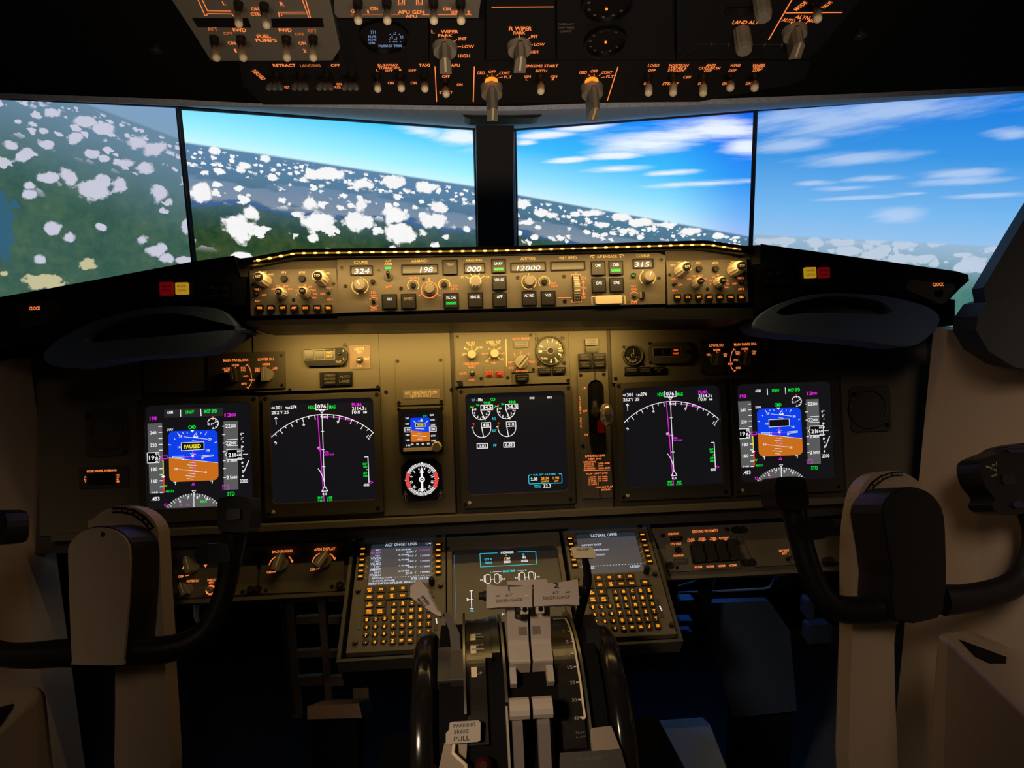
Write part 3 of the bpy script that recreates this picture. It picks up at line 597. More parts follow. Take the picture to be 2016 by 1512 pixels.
    flat(b, clip(sq, h0, (nx, ny)), skyb, S-0.0002); flat(b, clip(sq, h0, (-nx, -ny)), gnd, S-0.0002); b.ribbon([h0, h1], 0.0007, wht, S-0.0001)
    for l in ([(1360, 705), (1530, 723)], [(1422, 735), (1460, 739)], [(1520, 804), (1522, 806)], [(1410, 832), (1450, 836)], [(1400, 895), (1448, 900)], [(1390, 915), (1458, 922)], [(1405, 935), (1448, 940)], [(1333, 950), (1505, 968)], [(1396, 978), (1450, 984)], [(1380, 996), (1450, 1005)], [(1395, 1018), (1437, 1025)]): b.L(l, 3, wht, S)
    for x0, y0, x1, y1 in ((1316, 674, 1332, 700), (1292, 716, 1300, 725), (1256, 762, 1272, 768), (1580, 752, 1595, 744), (1524, 668, 1512, 690), (1484, 672, 1481, 685), (1452, 668, 1451, 676), (1383, 672, 1387, 680), (1352, 672, 1356, 682)): b.L([(x0, y0), (x1, y1)], 4, wht, S)
    pflat(b, [(1406, 655), (1435, 654), (1421, 673)], wht, S); b.L([(1444, 680), (1429, 705), (1460, 706)], 4, wht, S, True); b.L([(1430, 709), (1461, 711)], 5, wht, S)
    pflat(b, [(1345, 751), (1506, 744), (1508, 800), (1347, 810)], E('box_black', (0.006, 0.004, 0.008), 1.0), S+0.0001); b.L([(1345, 751), (1506, 744), (1508, 800), (1347, 810)], 4, wht, S+0.0002, True)
    if left: b.T(1425, 777, 122, 30, 'PAUSED', yel, S+0.0003, 0.025)
    b.L([(1285, 853), (1365, 851), (1364, 876), (1353, 876), (1353, 861), (1285, 863)], 4, wht, S+0.0001, True); b.L([(1495, 848), (1572, 841), (1573, 851), (1503, 858), (1502, 870), (1493, 870)], 4, wht, S+0.0001, True)
    b.L([(1427, 812), (1438, 966)], 5, mag, S+0.0002); b.L([(1362, 857), (1500, 848)], 3, mag, S+0.0002); pflat(b, [(1421, 843), (1437, 843), (1437, 857), (1421, 857)], wht, S+0.0003)
    b.L([(1437, 1050), (1427, 1068), (1448, 1068)], 5, mag, S, True)
    for x, y in ((1306, 1047), (1566, 1038)): b.L([(x-8, y), (x+8, y-1), (x+4, y+18)], 5, wht, S)
    for y in (627, 690, 754, 818, 886, 945, 1012): b.L([(1632+(y-600)*0.045, y), (1650+(y-600)*0.045, y-1)], 5, wht, S)
    b.L([(1670, 727), (1742, 723)], 4, wht, S); b.L([(1672, 774), (1746, 771)], 4, wht, S)
    pflat(b, [(1670, 802), (1776, 798), (1778, 874), (1672, 876)], lcdk, S+0.0001); b.L([(1672, 824), (1670, 802), (1776, 798), (1778, 874), (1672, 876), (1672, 854), (1660, 840)], 5, wht, S+0.0002, True)
    b.T(1700, 843, 36, 32, '21', wht, S+0.0003, 0.02); b.T(1731, 843, 16, 28, '8', wht, S+0.0003, 0.02); b.T(1758, 842, 30, 24, '60', wht, S+0.0003, 0.02); b.T(1757, 814, 28, 16, '80', wht, S+0.0003, 0.02); b.T(1759, 866, 28, 12, '40', wht, S+0.0003, 0.02)
    b.L([(1650, 1100), (1647, 1071), (1688, 1067), (1692, 1100), (1676, 1102)], 5, mag, S+0.0002)
    for y in (680, 712, 745, 778, 810, 870, 898, 930, 962, 1000): b.L([(1776+(y-680)*0.03, y), (1786+(y-680)*0.03, y)], 4, wht, S)
    b.L([(1827, 884), (1798, 962)], 6, wht, S); b.L([(1786, 838), (1820, 836)], 4, wht, S)
    b.A(1566, 605, 38, -40, 190, 5, wht, S); b.A(1566, 605, 38, -75, -40, 5, wht, S); b.L([(1560, 612), (1592, 588)], 4, wht, S); pflat(b, [(1556, 552), (1572, 551), (1565, 566)], red, S)
    for a in range(0, 190, 36): b.tick(1566, 605, 28, 38, a, 4, wht, S)
    # compass rose along the bottom
    cx, cy, R_ = 1445, 1362, 232
    pts = [at_(cx+R_*math.sin(math.radians(a)), cy-R_*math.cos(math.radians(a))) for a in range(-58, 59, 3)]
    lim = at_(1470, 1236); flat(b, clip(pts, lim, (0, 1)), gry, S-0.0002)
    for h in range(-55, 56, 5):
        r0 = R_-(22 if h % 10 == 0 else 12); p0 = at_(cx+r0*math.sin(math.radians(h)), cy-r0*math.cos(math.radians(h))); p1 = at_(cx+R_*math.sin(math.radians(h)), cy-R_*math.cos(math.radians(h)))
        if p0[1] > lim[1]: b.ribbon([p0, p1], 0.0009, wht, S)
    b.L([(1430, 1110), (1455, 1108), (1443, 1128)], 4, wht, S, True); b.L([(1443, 1130), (1446, 1232)], 5, wht, S)
    b.L([(1236, 1212), (1248, 1206), (1262, 1222), (1240, 1226)], 4, mag, S, True); b.T(1355, 1216, 14, 18, '0', mag, S, 0.02); b.T(1402, 1216, 14, 16, 'H', mag, S, 0.02)
def eicas(b):
    Z(870, 640, 4.087)
    for x, y, w, h, s, m in ((252, 603, 28, 17, 'TAT', cya), (302, 600, 48, 24, '-18c', wht), (410, 597, 38, 25, 'CLB', grn), (363, 626, 56, 23, '99.8', grn), (564, 620, 56, 23, '99.8', grn), (288, 645, 26, 16, 'TAI', grn), (488, 637, 26, 16, 'TAI', grn), (417, 752, 26, 24, 'N1', cya), (422, 850, 34, 21, 'EGT', cya), (427, 968, 26, 20, 'FF', cya), (725, 587, 38, 17, 'ENG1', wht), (867, 582, 38, 17, 'ENG2', wht),
        (825, 1203, 178, 15, 'FUEL QTY - LB X 1000', cya), (742, 1239, 54, 25, '2.08', wht), (828, 1233, 62, 23, '28.24', amb), (828, 1257, 64, 16, 'CONFIG', amb), (918, 1230, 50, 23, '1.90', amb), (921, 1254, 34, 16, 'LOW', amb), (770, 1298, 54, 21, 'TOTAL', cya), (847, 1294, 62, 29, '32.3', wht)): b.T(x, y, w, h, s, m, S, 0.02)
    for dx, dy in ((0, 0), (201, -7)):
        b.L([(312+dx, 645+dy), (408+dx, 642+dy), (410+dx, 680+dy), (314+dx, 684+dy)], 5, wht, S, True); b.T(364+dx, 662+dy, 74, 28, '34.5', wht, S, 0.02)
        b.A(316+dx, 688+dy, 72, 92, 285, 5, wht, S); b.L([(312+dx, 684+dy), (348+dx, 764+dy)], 6, wht, S)
        for q in range(100, 286, 22): b.tick(316+dx, 688+dy, 60, 72, q, 4, wht, S)
        for x, y, s in ((268, 678, '10'), (264, 709, '8'), (290, 737, '6'), (325, 739, '4'), (357, 716, '2'), (372, 694, '0')): b.T(x+dx, y+dy, 9*len(s), 17, s, wht, S, 0.02)
        b.L([(245+dx, 652+dy), (257+dx, 652+dy), (252+dx, 664+dy)], 5, red, S); b.L([(222+dx, 668+dy), (236+dx, 660+dy), (228+dx, 654+dy)], 4, grn, S); b.L([(236+dx, 660+dy), (252+dx, 664+dy)], 6, grn, S)
        b.L([(317+dx, 786+dy), (392+dx, 783+dy), (394+dx, 820+dy), (319+dx, 824+dy)], 5, wht, S, True); b.T(355+dx, 804+dy, 50, 28, '410', wht, S, 0.02)
        b.A(322+dx, 832+dy, 72, 80, 285, 5, wht, S); b.L([(321+dx, 826+dy), (335+dx, 900+dy)], 6, wht, S)
        b.L([(246+dx, 795+dy), (260+dx, 792+dy), (256+dx, 806+dy)], 5, red, S); b.L([(238+dx, 826+dy), (250+dx, 825+dy)], 6, yel, S)
    for x, y in ((325, 972), (539, 964)):
        b.L([(x-42, y-18), (x+42, y-20), (x+43, y+17), (x-41, y+19)], 6, wht, S, True); b.T(x, y, 56, 24, '0.83', wht, S, 0.02)
    b.L([(725, 1205), (704, 1206), (698, 1214), (700, 1272), (706, 1278), (960, 1270), (967, 1264), (965, 1202), (958, 1196), (942, 1197)], 5, cya, S)
AP, AN, AC = 0.50153, 0.29886, 0.02721
LPFD = display_unit(-AP, 'outer left display with blue and brown attitude square reading PAUSED', lambda b: (setattr(b, 'da', -2*AP), pfd(b, True)))
LND = display_unit(-AN, 'left navigation display with white compass arc, beside the small standby horizon', nd)
UDU = display_unit(AC, 'centre engine display with two columns of round gauges and fuel box', eicas)
RND = display_unit(AN, 'right navigation display with white compass arc, beside the landing gear lever', lambda b: (setattr(b, 'da', 2*AN), nd(b)))
RPFD = display_unit(AP, 'outer right display, attitude square with an empty black box', lambda b: pfd(b, False))
# ------------------------------------------------------------------ glareshield with its amber light strip
class FrS(Fr):
    def __init__(s, fr, da, db): s.o, s.u, s.v, s.n, s.da, s.db = fr.o, fr.u, fr.v, fr.n, da, db
    def pix(s, px, py, c=0):
        q = Fr.pix(s, px, py, c); return (q[0]+s.da, q[1]+s.db, q[2])
Z(0, 0, 1)
GS = thing('glareshield', 'black padded glareshield across the cockpit above the main panel', 'glareshield', FG, (0, 0.05, -0.1))
LED = [(500, 514.5), (583, 499), (980, 494), (1380, 482), (1395, 482.5), (1458, 491.5)]
CF = 0.045
up = lambda l, d: [(x, y+d) for x, y in l]
b = MB(FG); b.poly([(478, 640), (478, 517)]+up(LED[1:5], 2)+[(1484, 499), (1484, 623)], -0.147, -0.012, blackm); b.build('body', GS, 0.002)
b = MB(FG); o1 = [b.at(x, y, CF) for x, y in [(470, 509)]+[(497, 506)]+up(LED[1:5], -9)+[(1462, 483), (1486, 489)]]; o2 = [b.at(x, y, CF) for x, y in [(470, 529), (500, 523)]+up(LED[1:5], 7)+[(1462, 499), (1486, 505)]]
b.prism(o1+o2[::-1], 0.034, CF, black); b.build('front_lip', GS, 0.003)
b = MB(FG); o3 = [(x, y-0.003) for x, y in o1]; b.prism(o1+o3[::-1], -0.147, 0.0335, black); b.build('top_cover', GS, 0.002)
b = MB(FG); b.poly([(486, 640), (1483, 627), (1483, 606), (1310, 607), (1310, 605), (664, 623), (664, 627), (486, 631)], -0.147, 0.006, black); b.build('bottom_lip', GS, 0.004)
b = MB(FG); b.poly([(497, 544), (665, 540), (665, 512), (497, 518)], -0.03, -0.0115, panel); b.build('recess_back', GS); b = MB(FG); b.poly([(1310, 515), (1476, 510), (1476, 490), (1310, 494)], -0.03, -0.0115, panel); b.build('recess_back', GS)
# wings in front of the pilots
b = MB(FG); b.poly([(-120, 606), (95, 568), (384, 514), (462, 503), (466, 530), (485, 532), (485, 604), (420, 596), (320, 594), (240, 606), (150, 638), (60, 664), (-120, 700)], -0.14, 0.0, black, cc=0); b.build('wing', GS, 0.006)
b = MB(FG); b.poly([(1497, 480), (1884, 534), (1906, 541), (1908, 552), (1890, 568), (1862, 597), (1830, 596), (1760, 577), (1680, 569), (1600, 571), (1530, 591), (1486, 616), (1486, 520), (1498, 516)], -0.14, 0.0, black, cc=0); b.build('wing', GS, 0.006)
b = MB(FG); b.poly([(1462, 484), (1497, 482), (1497, 520), (1486, 520), (1486, 500)], -0.1, 0.004, panel_dk); b.build('side_cheek', GS, 0.002); b = MB(FG); b.poly([(462, 505), (487, 513), (487, 545), (474, 545), (466, 520)], -0.1, 0.004, panel_dk); b.build('side_cheek', GS, 0.002)
wred = E('red_lens', C8(120, 10, 16), 0.5); wyel = E('yellow_lens', C8(215, 165, 40), 0.55)
for x0, y0, x1, y1, m, nm, lb in ((314, 555, 340, 581, wred, 'fire_warning_light', 'dark red square light'), (345, 556, 370, 579, wyel, 'caution_light', 'yellow square light'), (1585, 526, 1607, 547, wyel, 'caution_light', 'yellow square light'), (1612, 526, 1634, 547, wred, 'fire_warning_light', 'dark red square light')):
    b = MB(FG); b.RR(x0, y0, x1, y1, 0.001, -0.002, 0.005, m)
    cx, cy = (x0+x1)/2, (y0+y1)/2
    for k, s in enumerate(('FIRE', 'WARN') if m is wred else ('MASTER', 'CAUTION')): b.T(cx, cy-4+8*k, 17, 4, s, ink, 0.0053)
    b.build(nm, GS, 0.001, lb)
for x0, x1, y0 in ((384, 457, 557), (1501, 1572, 528)):
    b = MB(FG); b.R(x0, y0, x1, y0+34, -0.001, 0.004, gloss)
    for i in range(3):
        for k in range(2): b.T(x0+13+23*i, y0+9+16*k, 16, 5, ('FLT CONT', 'IRS', 'FUEL', 'ELEC', 'APU', 'DET')[i+3*k], panel_dk, 0.0043)
    b.build('annunciator', GS, 0.001)
b = MB(FG); b.poly([(-100, 690), (60, 640), (250, 596), (330, 585), (474, 585), (474, 650), (330, 650), (100, 706)], -0.138, -0.055, blackm, cc=-0.055); b.build('wing_backing', GS); b = MB(FG); b.poly([(1490, 560), (1700, 560), (1880, 590), (1880, 640), (1700, 650), (1490, 650)], -0.138, -0.055, blackm, cc=-0.055); b.build('wing_backing', GS)
# clock switch panels at the wing tips
for pts, tx, ty, bx, by, lb in (([(28, 600), (110, 588), (120, 612), (92, 640), (40, 645)], 68.5, 607, 73, 623, 'dark clock switch panel under the left wing of the glareshield'), ([(1783, 570), (1790, 549), (1878, 560), (1881, 567), (1862, 595), (1852, 599)], 1847, 560, 1845, 577, 'grey clock switch panel at the right end of the glareshield')):
    t = thingat('clock_panel', lb, 'switch panel', FG, bx, by, 0, 'clock switch panels')
    b = MB(FG); b.poly(pts, 0.0005, 0.004, panel_dk, cc=0.004); b.build('face_plate', t, 0.001)
    b = MB(FG); b.T(tx, ty, 22, 7, 'CLOCK', lit, 0.0045, 0.03); b.build('lettering', t)
    b = MB(FG); b.D(bx, by, 7, 0.004, 0.012, gloss, 6, 14, cc=0.004); b.build('push_button', t)
# padded hand holds under the wings
hold_in = M('hand_hold_inside', C8(84, 70, 56), 0.6, 0, 0.2, 400, 0.1)
def smooth(pts, k=6):
    out = []; n = len(pts)
    for i in range(n):
        p0, p1, p2, p3 = [pts[(i+j-1) % n] for j in range(4)]
        for q in range(k):
            t = q/k; out.append(tuple(0.5*((2*p1[d])+(p2[d]-p0[d])*t+(2*p0[d]-5*p1[d]+4*p2[d]-p3[d])*t*t+(3*p1[d]-p0[d]-3*p2[d]+p3[d])*t**3) for d in (0, 1)))
    return out
for lb, out, inn in (('dark padded hand hold under the left wing of the glareshield', [(90, 690), (150, 648), (240, 616), (320, 604), (420, 606), (452, 626), (462, 646), (450, 668), (400, 692), (250, 704), (140, 722), (96, 716)], [(168, 664), (200, 645), (250, 626), (320, 617), (370, 620), (420, 632), (470, 644), (480, 649), (420, 652), (340, 660), (230, 670), (172, 673)]),
                     ('dark padded hand hold under the right wing of the glareshield', [(1486, 634), (1530, 600), (1600, 580), (1680, 578), (1760, 586), (1830, 606), (1850, 632), (1822, 668), (1784, 682), (1700, 672), (1600, 664), (1510, 654)], [(1530, 614), (1560, 598), (1600, 588), (1640, 583), (1690, 586), (1730, 593), (1752, 606), (1756, 618), (1700, 618), (1640, 616), (1590, 617), (1545, 620)])):
    t = thingat('hand_hold', lb, 'hand hold', FG, sum(p[0] for p in out)/len(out), 650, -0.02, 'hand holds')
    b = MB(FG); po = [b.at(x, y, 0.012) for x, y in smooth(out)]; pi = [b.at(x, y, 0.012) for x, y in smooth(inn)]
    b.frame(po[::-1], pi[::-1], -0.05, 0.012, pad); b.build('padding', t, 0.006, seg=3)
    b = MB(FG); cx, cy = sum(p[0] for p in pi)/len(pi), sum(p[1] for p in pi)/len(pi); b.prism([(cx+(x-cx)*1.06, cy+(y-cy)*1.12) for x, y in pi], -0.05, -0.03, hold_in); b.build('backing', t)
# the light strip
t = thing('light_strip', 'string of amber LEDs along the front edge of the glareshield lip', 'light strip', FG, (*at(FG, 980, 494, CF), CF))
tape = E('strip_tape_glow', C8(190, 128, 40), 0.8); ledm = E('amber_led', C8(255, 200, 96), 2.4)
b = MB(FG); lp = [b.at(x, y, CF) for x, y in LED]; b.ribbon(lp, 0.0022, tape, CF+0.0012); b.ribbon(lp, 0.0042, black, CF+0.0006); b.build('tape', t)
seg = [math.hypot(lp[i+1][0]-lp[i][0], lp[i+1][1]-lp[i][1]) for i in range(5)]; tot = sum(seg); n = 44
for i in range(n):
    d = tot*(i+0.4)/n; k = 0
    while k < 4 and d > seg[k]: d -= seg[k]; k += 1
    f = d/seg[k]; p = (lp[k][0]+(lp[k+1][0]-lp[k][0])*f, lp[k][1]+(lp[k+1][1]-lp[k][1])*f)
    b = MB(FG); r = 0.0024 if i < 3 else 0.0017; b.ell((p[0], p[1], CF+0.0015), (r*(1.3 if i < 3 else 1.9), r*0.85, r*0.6), ledm, 8, 6); b.build('diode', t)
for i, pw in ((0, 0.06), (1, 0.34), (2, 0.34), (4, 0.055)):
    p, q = lp[i], lp[i+1]; c = ((p[0]+q[0])/2, (p[1]+q[1])/2-0.011); o = FG.pt(c[0], c[1], CF+0.006)
    area('strip_light', o, FG.pt(c[0], c[1]-0.085, -0.005), seg[i], 0.006, pw, (1.0, 0.62, 0.2), 2.9)

# ------------------------------------------------------------------ mode control panel
H0 = 0.003
t = thing('mode_control_panel', 'long amber-lit autopilot mode control panel in the middle of the glareshield', 'control panel', FG, (*at(FG, 985, 560), 0))
Z(0, 0, 1)
b = MB(FG); b.poly([(664, 511), (1296, 498), (1310, 503), (1310, 598), (664, 616)], -0.011, 0.003, panel); b.build('face_plate', t, 0.0008)
FGT = FG.off(0, 0, 0.003)
tx = MB(FGT); tx.fr = FGT
# all pieces below are in the axes of the face of the panel
class TP:   # parent proxy keeps children in FG axes while drawing on the raised face
    pass
def faceparent(par, fr, c):   # children drawn in frame fr.off(0,0,c) under a thing made in frame fr
    l = par['_o']; e = [l[0], l[1], l[2]-c]
    class X(dict): pass
    return e
_build = MB.build
def build_on(s, name, parent=None, bevel=0.0, label=None, seg=2):
    if parent is None or '_o' not in parent.keys(): return _build(s, name, parent, bevel, label, seg)
    # vertices are expressed in s.fr; bring them into the frame the parent was made in
    pf = FRAME.get(parent.name)
    if pf is not None and pf is not s.fr:
        s.V = [pf.loc(s.fr.pt(*v)) for v in s.V]
    o = _build(s, name, parent, bevel, label, seg)
    if o is not None and pf is not None: FRAME[o.name] = pf
    return o
FRAME = {}
MB.build = build_on
_thing = thing
def thing(name, label, cat, fr, loc=(0, 0, 0), group=None):
    o = _thing(name, label, cat, fr, loc, group); FRAME[o.name] = fr; return o
FRAME[t.name] = FG
Z(480, 480, 3.877)
keycap = M('black_key_cap', C8(20, 20, 22), 0.5)
def button(fr, par, x, y, w, text, ty, bar=False, h=0.006, tw=None):
    b = MB(fr); b.R(x-w/2, y-w/2, x+w/2, y+w/2, -0.001, 0.0012, black); k = w*0.42
    b.RR(x-k, y-k, x+k, y+k, 0.0012, 0, h, keycap); o = b.build('push_button', par, 0.0008)
    b = MB(fr); b.T(x, ty, tw or min(w*0.62, 15*len(text)), 22, text, wht if text != 'VNAV' and text != 'SPEED' else dimw, h+0.0003, 0.015)
    if bar: b.R(x-w*0.33, ty+32, x+w*0.33, ty+54, h, h+0.0004, gbar)
    b.build('legend', o)
def window(fr, par, x0, y0, x1, y1, text, tx_, ty, tw, th):
    b = MB(fr); a = b.rc(x0, y0, x1, y1, 0.002); k = 0.0016
    b.frame(rrect(*a, 0.001), rrect(a[0]+k, a[1]+k, a[2]-k, a[3]-k, 0.0008), -0.001, 0.003, black); b.box(a[0]+k, a[1]+k, a[2]-k, a[3]-k, -0.001, 0.0006, gloss); o = b.build('display_window', par)
    b = MB(fr); b.T(tx_, ty, tw, th, text, digit, 0.0012, 0.0, 0.0, 0.25) if text else None; b.build('digits', o)
for a in ((1575, 180, 118, 'VNAV', 156, 0), (1945, 170, 112, 'LNAV', 150, 1), (1950, 300, 112, 'VOR LOC', 275, 0), (1583, 435, 118, 'LVL CHG', 410, 1), (1768, 430, 118, 'HDG SEL', 406, 0), (1953, 430, 112, 'APP', 404, 0), (1112, 443, 118, 'N1', 422, 0), (1258, 440, 118, 'SPEED', 420, 0)): button(FGT, t, *a[:5], bar=a[5])
window(FGT, t, 812, 165, 984, 240, '324', 903, 209, 112, 38); window(FGT, t, 1203, 156, 1482, 231, '198', 1395, 198, 95, 42); window(FGT, t, 1680, 148, 1842, 222, '000', 1758, 192, 106, 40)
L_ = MB(FGT)
for x, y, w, h, s, m in ((893, 140, 106, 22, 'COURSE', lity), (1103, 131, 46, 16, 'A/T', lity), (1101, 154, 58, 18, 'ARM', lity), (1342, 131, 132, 20, 'IAS/MACH', lity), (1758, 124, 118, 20, 'HEADING', lity), (1107, 330, 48, 20, 'OFF', lit), (990, 373, 38, 18, 'FD', lit), (990, 397, 42, 17, 'ON', lit), (993, 502, 48, 20, 'OFF', lit), (1293, 260, 56, 18, 'C/O', lit), (1605, 322, 50, 18, 'SPD', lit), (1607, 345, 56, 18, 'INTV', lit), (1670, 256, 24, 16, '10', lity), (1860, 253, 28, 16, '30', lity)): L_.T(x, y, w, h, s, m, S, 0.01)
L_.A(887, 322, 62, 25, 150, 7, lity, S); L_.A(887, 322, 62, 195, 300, 7, lity, S); L_.tick(887, 322, 48, 68, 10, 6, lity, S)
L_.A(1417, 352, 62, -180, 180, 8, lit, S); L_.tick(1417, 352, 62, 92, 0, 6, lity, S); L_.tick(1417, 352, 68, 94, 120, 6, lit, S); L_.tick(1417, 352, 68, 94, 242, 6, lit, S)
L_.A(1293, 318, 43, -130, 130, 6, lity, S); L_.L([(1335, 280), (1335, 252)], 5, lity, S); L_.A(1530, 312, 43, -140, 110, 6, lity, S)
for a in (-58, -28, 0, 28, 58): L_.tick(1767, 292, 54, 76 if abs(a) < 50 else 88, a, 6, lity, S)
L_.A(991, 445, 36, -55, 55, 6, lit, S); L_.A(991, 445, 40, 130, 230, 6, lit, S); L_.L([(915, 423), (936, 423), (940, 467)], 6, gknob, S)
for x, y, r in ((748, 182, 17), (1027, 203, 17), (776, 322, 17), (1200, 340, 17), (1372, 268, 15)): screw(FGT, t, x, y, r)
knob(FGT, t, 893, 322, 50, 0.014, gknob, 0.9, 'course_knob', mark=-30); knob(FGT, t, 1420, 352, 46, 0.016, gknob, 0.86, 'speed_knob', 1); knob(FGT, t, 1767, 296, 50, 0.016, ivory, 0.86, 'heading_knob', 1, capm=gknob)
for x, y, r in ((985, 290, 19), (1293, 319, 22), (1530, 313, 22)):
    b = MB(FGT); b.D(x, y, r, 0, 0.006, black, r*0.85, cc=0); b.build('push_button', t)
b = MB(FGT); b.D(1104, 252, 34, 0, 0.002, panel_dk); b.D(1104, 252, 28, 0.002, 0.003, dsteel); b.build('switch_bezel', t); toggle(FGT, t, 1104, 258, 1098, 214, 13, 0.016, dsteel)
b = MB(FGT); b.RR(1073, 175, 1129, 193, 0.002, 0, 0.002, E('green_lamp', C8(30, 200, 110), 0.9)); b.build('arm_lamp', t)
toggle(FGT, t, 991, 446, 986, 430, 12, 0.014, dsteel)
Z(980, 480, 3.877)
for a in ((240, 418, 114, 'ALT HLD', 395, 0), (385, 416, 114, 'V/S', 393, 0), (767, 188, 112, 'CMD', 165, 0), (902, 184, 112, 'CMD', 160, 1), (772, 318, 112, 'CWS', 300, 0), (907, 315, 112, 'CWS', 297, 0)): button(FGT, t, *a[:5], bar=a[5])
window(FGT, t, 98, 140, 368, 212, '12000', 236, 185, 176, 38); window(FGT, t, 403, 133, 668, 203, '', 0, 0, 1, 1); window(FGT, t, 1032, 113, 1190, 186, '315', 1102, 157, 108, 38)
for x, y, w, h, s, m in ((230, 113, 112, 21, 'ALTITUDE', lity), (535, 107, 136, 21, 'VERT SPEED', lity), (833, 97, 152, 20, 'A/P ENGAGE', lity), (725, 104, 14, 16, 'A', lity), (938, 98, 12, 14, 'B', lity), (1108, 91, 100, 21, 'COURSE', lity), (424, 302, 44, 17, 'ALT', lit), (431, 324, 56, 16, 'INTV', lit), (654, 262, 36, 22, 'DN', lit), (656, 411, 34, 22, 'UP', lit), (1037, 324, 36, 18, 'FD', lit), (1037, 347, 42, 17, 'ON', lit), (1040, 449, 52, 20, 'OFF', lit)): L_.T(x, y, w, h, s, m, S, 0.01)
L_.L([(703, 106), (712, 91), (738, 90)], 5, lity, S); L_.L([(928, 83), (952, 82), (964, 95)], 5, lity, S)
L_.A(238, 292, 54, -200, -25, 7, lity, S); L_.A(238, 292, 54, 25, 140, 7, lity, S); L_.tick(238, 292, 50, 66, 0, 6, lity, S); L_.A(355, 292, 42, -130, 130, 6, lity, S)
L_.L([(562, 252), (562, 236), (632, 234), (632, 248)], 6, lit, S); L_.L([(566, 432), (566, 446), (636, 444), (636, 432)], 6, lit, S); L_.tick(597, 240, 4, 22, 0, 5, lit, S); L_.L([(638, 337), (672, 337)], 5, lit, S); L_.L([(457, 412), (562, 411)], 6, lit, S)
L_.L([(652, 330), (652, 284)], 6, lit, S); L_.L([(642, 298), (652, 282), (662, 298)], 6, lit, S); L_.L([(655, 345), (655, 390)], 6, lit, S); L_.L([(645, 380), (655, 394), (665, 380)], 6, lit, S)
L_.L([(720, 466), (718, 404), (748, 402)], 6, lity, S); L_.L([(952, 400), (970, 398), (972, 458)], 6, lity, S)
L_.A(1143, 258, 58, 30, 140, 7, lity, S); L_.A(1143, 258, 58, 225, 330, 7, lity, S); L_.tick(1128, 258, 48, 62, -22, 6, lity, S); L_.A(1040, 400, 33, -55, 55, 6, lit, S); L_.A(1040, 402, 38, 130, 230, 6, lit, S)
L_.build('lettering', t)
for x, y, r in ((152, 257, 17), (505, 248, 17), (511, 438, 17), (1247, 122, 16), (1230, 262, 16)): screw(FGT, t, x, y, r)
knob(FGT, t, 237, 292, 46, 0.014, gknob, 0.88, 'altitude_knob', 1); knob(FGT, t, 1140, 260, 46, 0.016, gknob, 0.88, 'course_knob', mark=20)
for x, y, r in ((355, 292, 22), (1034, 242, 19)):
    b = MB(FGT); b.D(x, y, r, 0, 0.005, black, r*0.85, cc=0); q = b.build('push_button', t)
b = MB(FGT); b.T(1034, 242, 26, 12, 'MA', gbar, 0.0054, 0.03); b.build('legend', q)
toggle(FGT, t, 1040, 400, 1042, 404, 12, 0.014, dsteel)
b = MB(FGT); b.RR(570, 244, 630, 440, 0.002, -0.002, 0.001, black); b.build('wheel_slot', t)
b = MB(FGT); p = b.at(600, 340, 0.0); b.lathe((p[0]-0.0045, p[1], -0.010), (1, 0, 0), [(0, 0.0195), (0.001, 0.0205), (0.008, 0.0205), (0.009, 0.0195)], gknob, 28)
for i in range(28):
    a = 6.2832*i/28; b.lathe((p[0]-0.004, p[1]+0.0205*math.cos(a), -0.010+0.0205*math.sin(a)), (1, 0, 0), [(0, 0.0006), (0.008, 0.0006)], ivory, 6)
b.V = [(x, y, max(z, 0.0012)) for x, y, z in b.V]; b.build('thumb_wheel', t)
b = MB(FGT); b.RR(750, 394, 950, 456, 0.002, 0, 0.009, ivory); b.build('disengage_bar', t, 0.001)
b = MB(FGT); b.RR(1093, 365, 1122, 420, 0.002, 0, 0.003, black); b.RR(1086, 362, 1100, 416, 0.002, 0, 0.006, gknob); b.build('bracket', t)

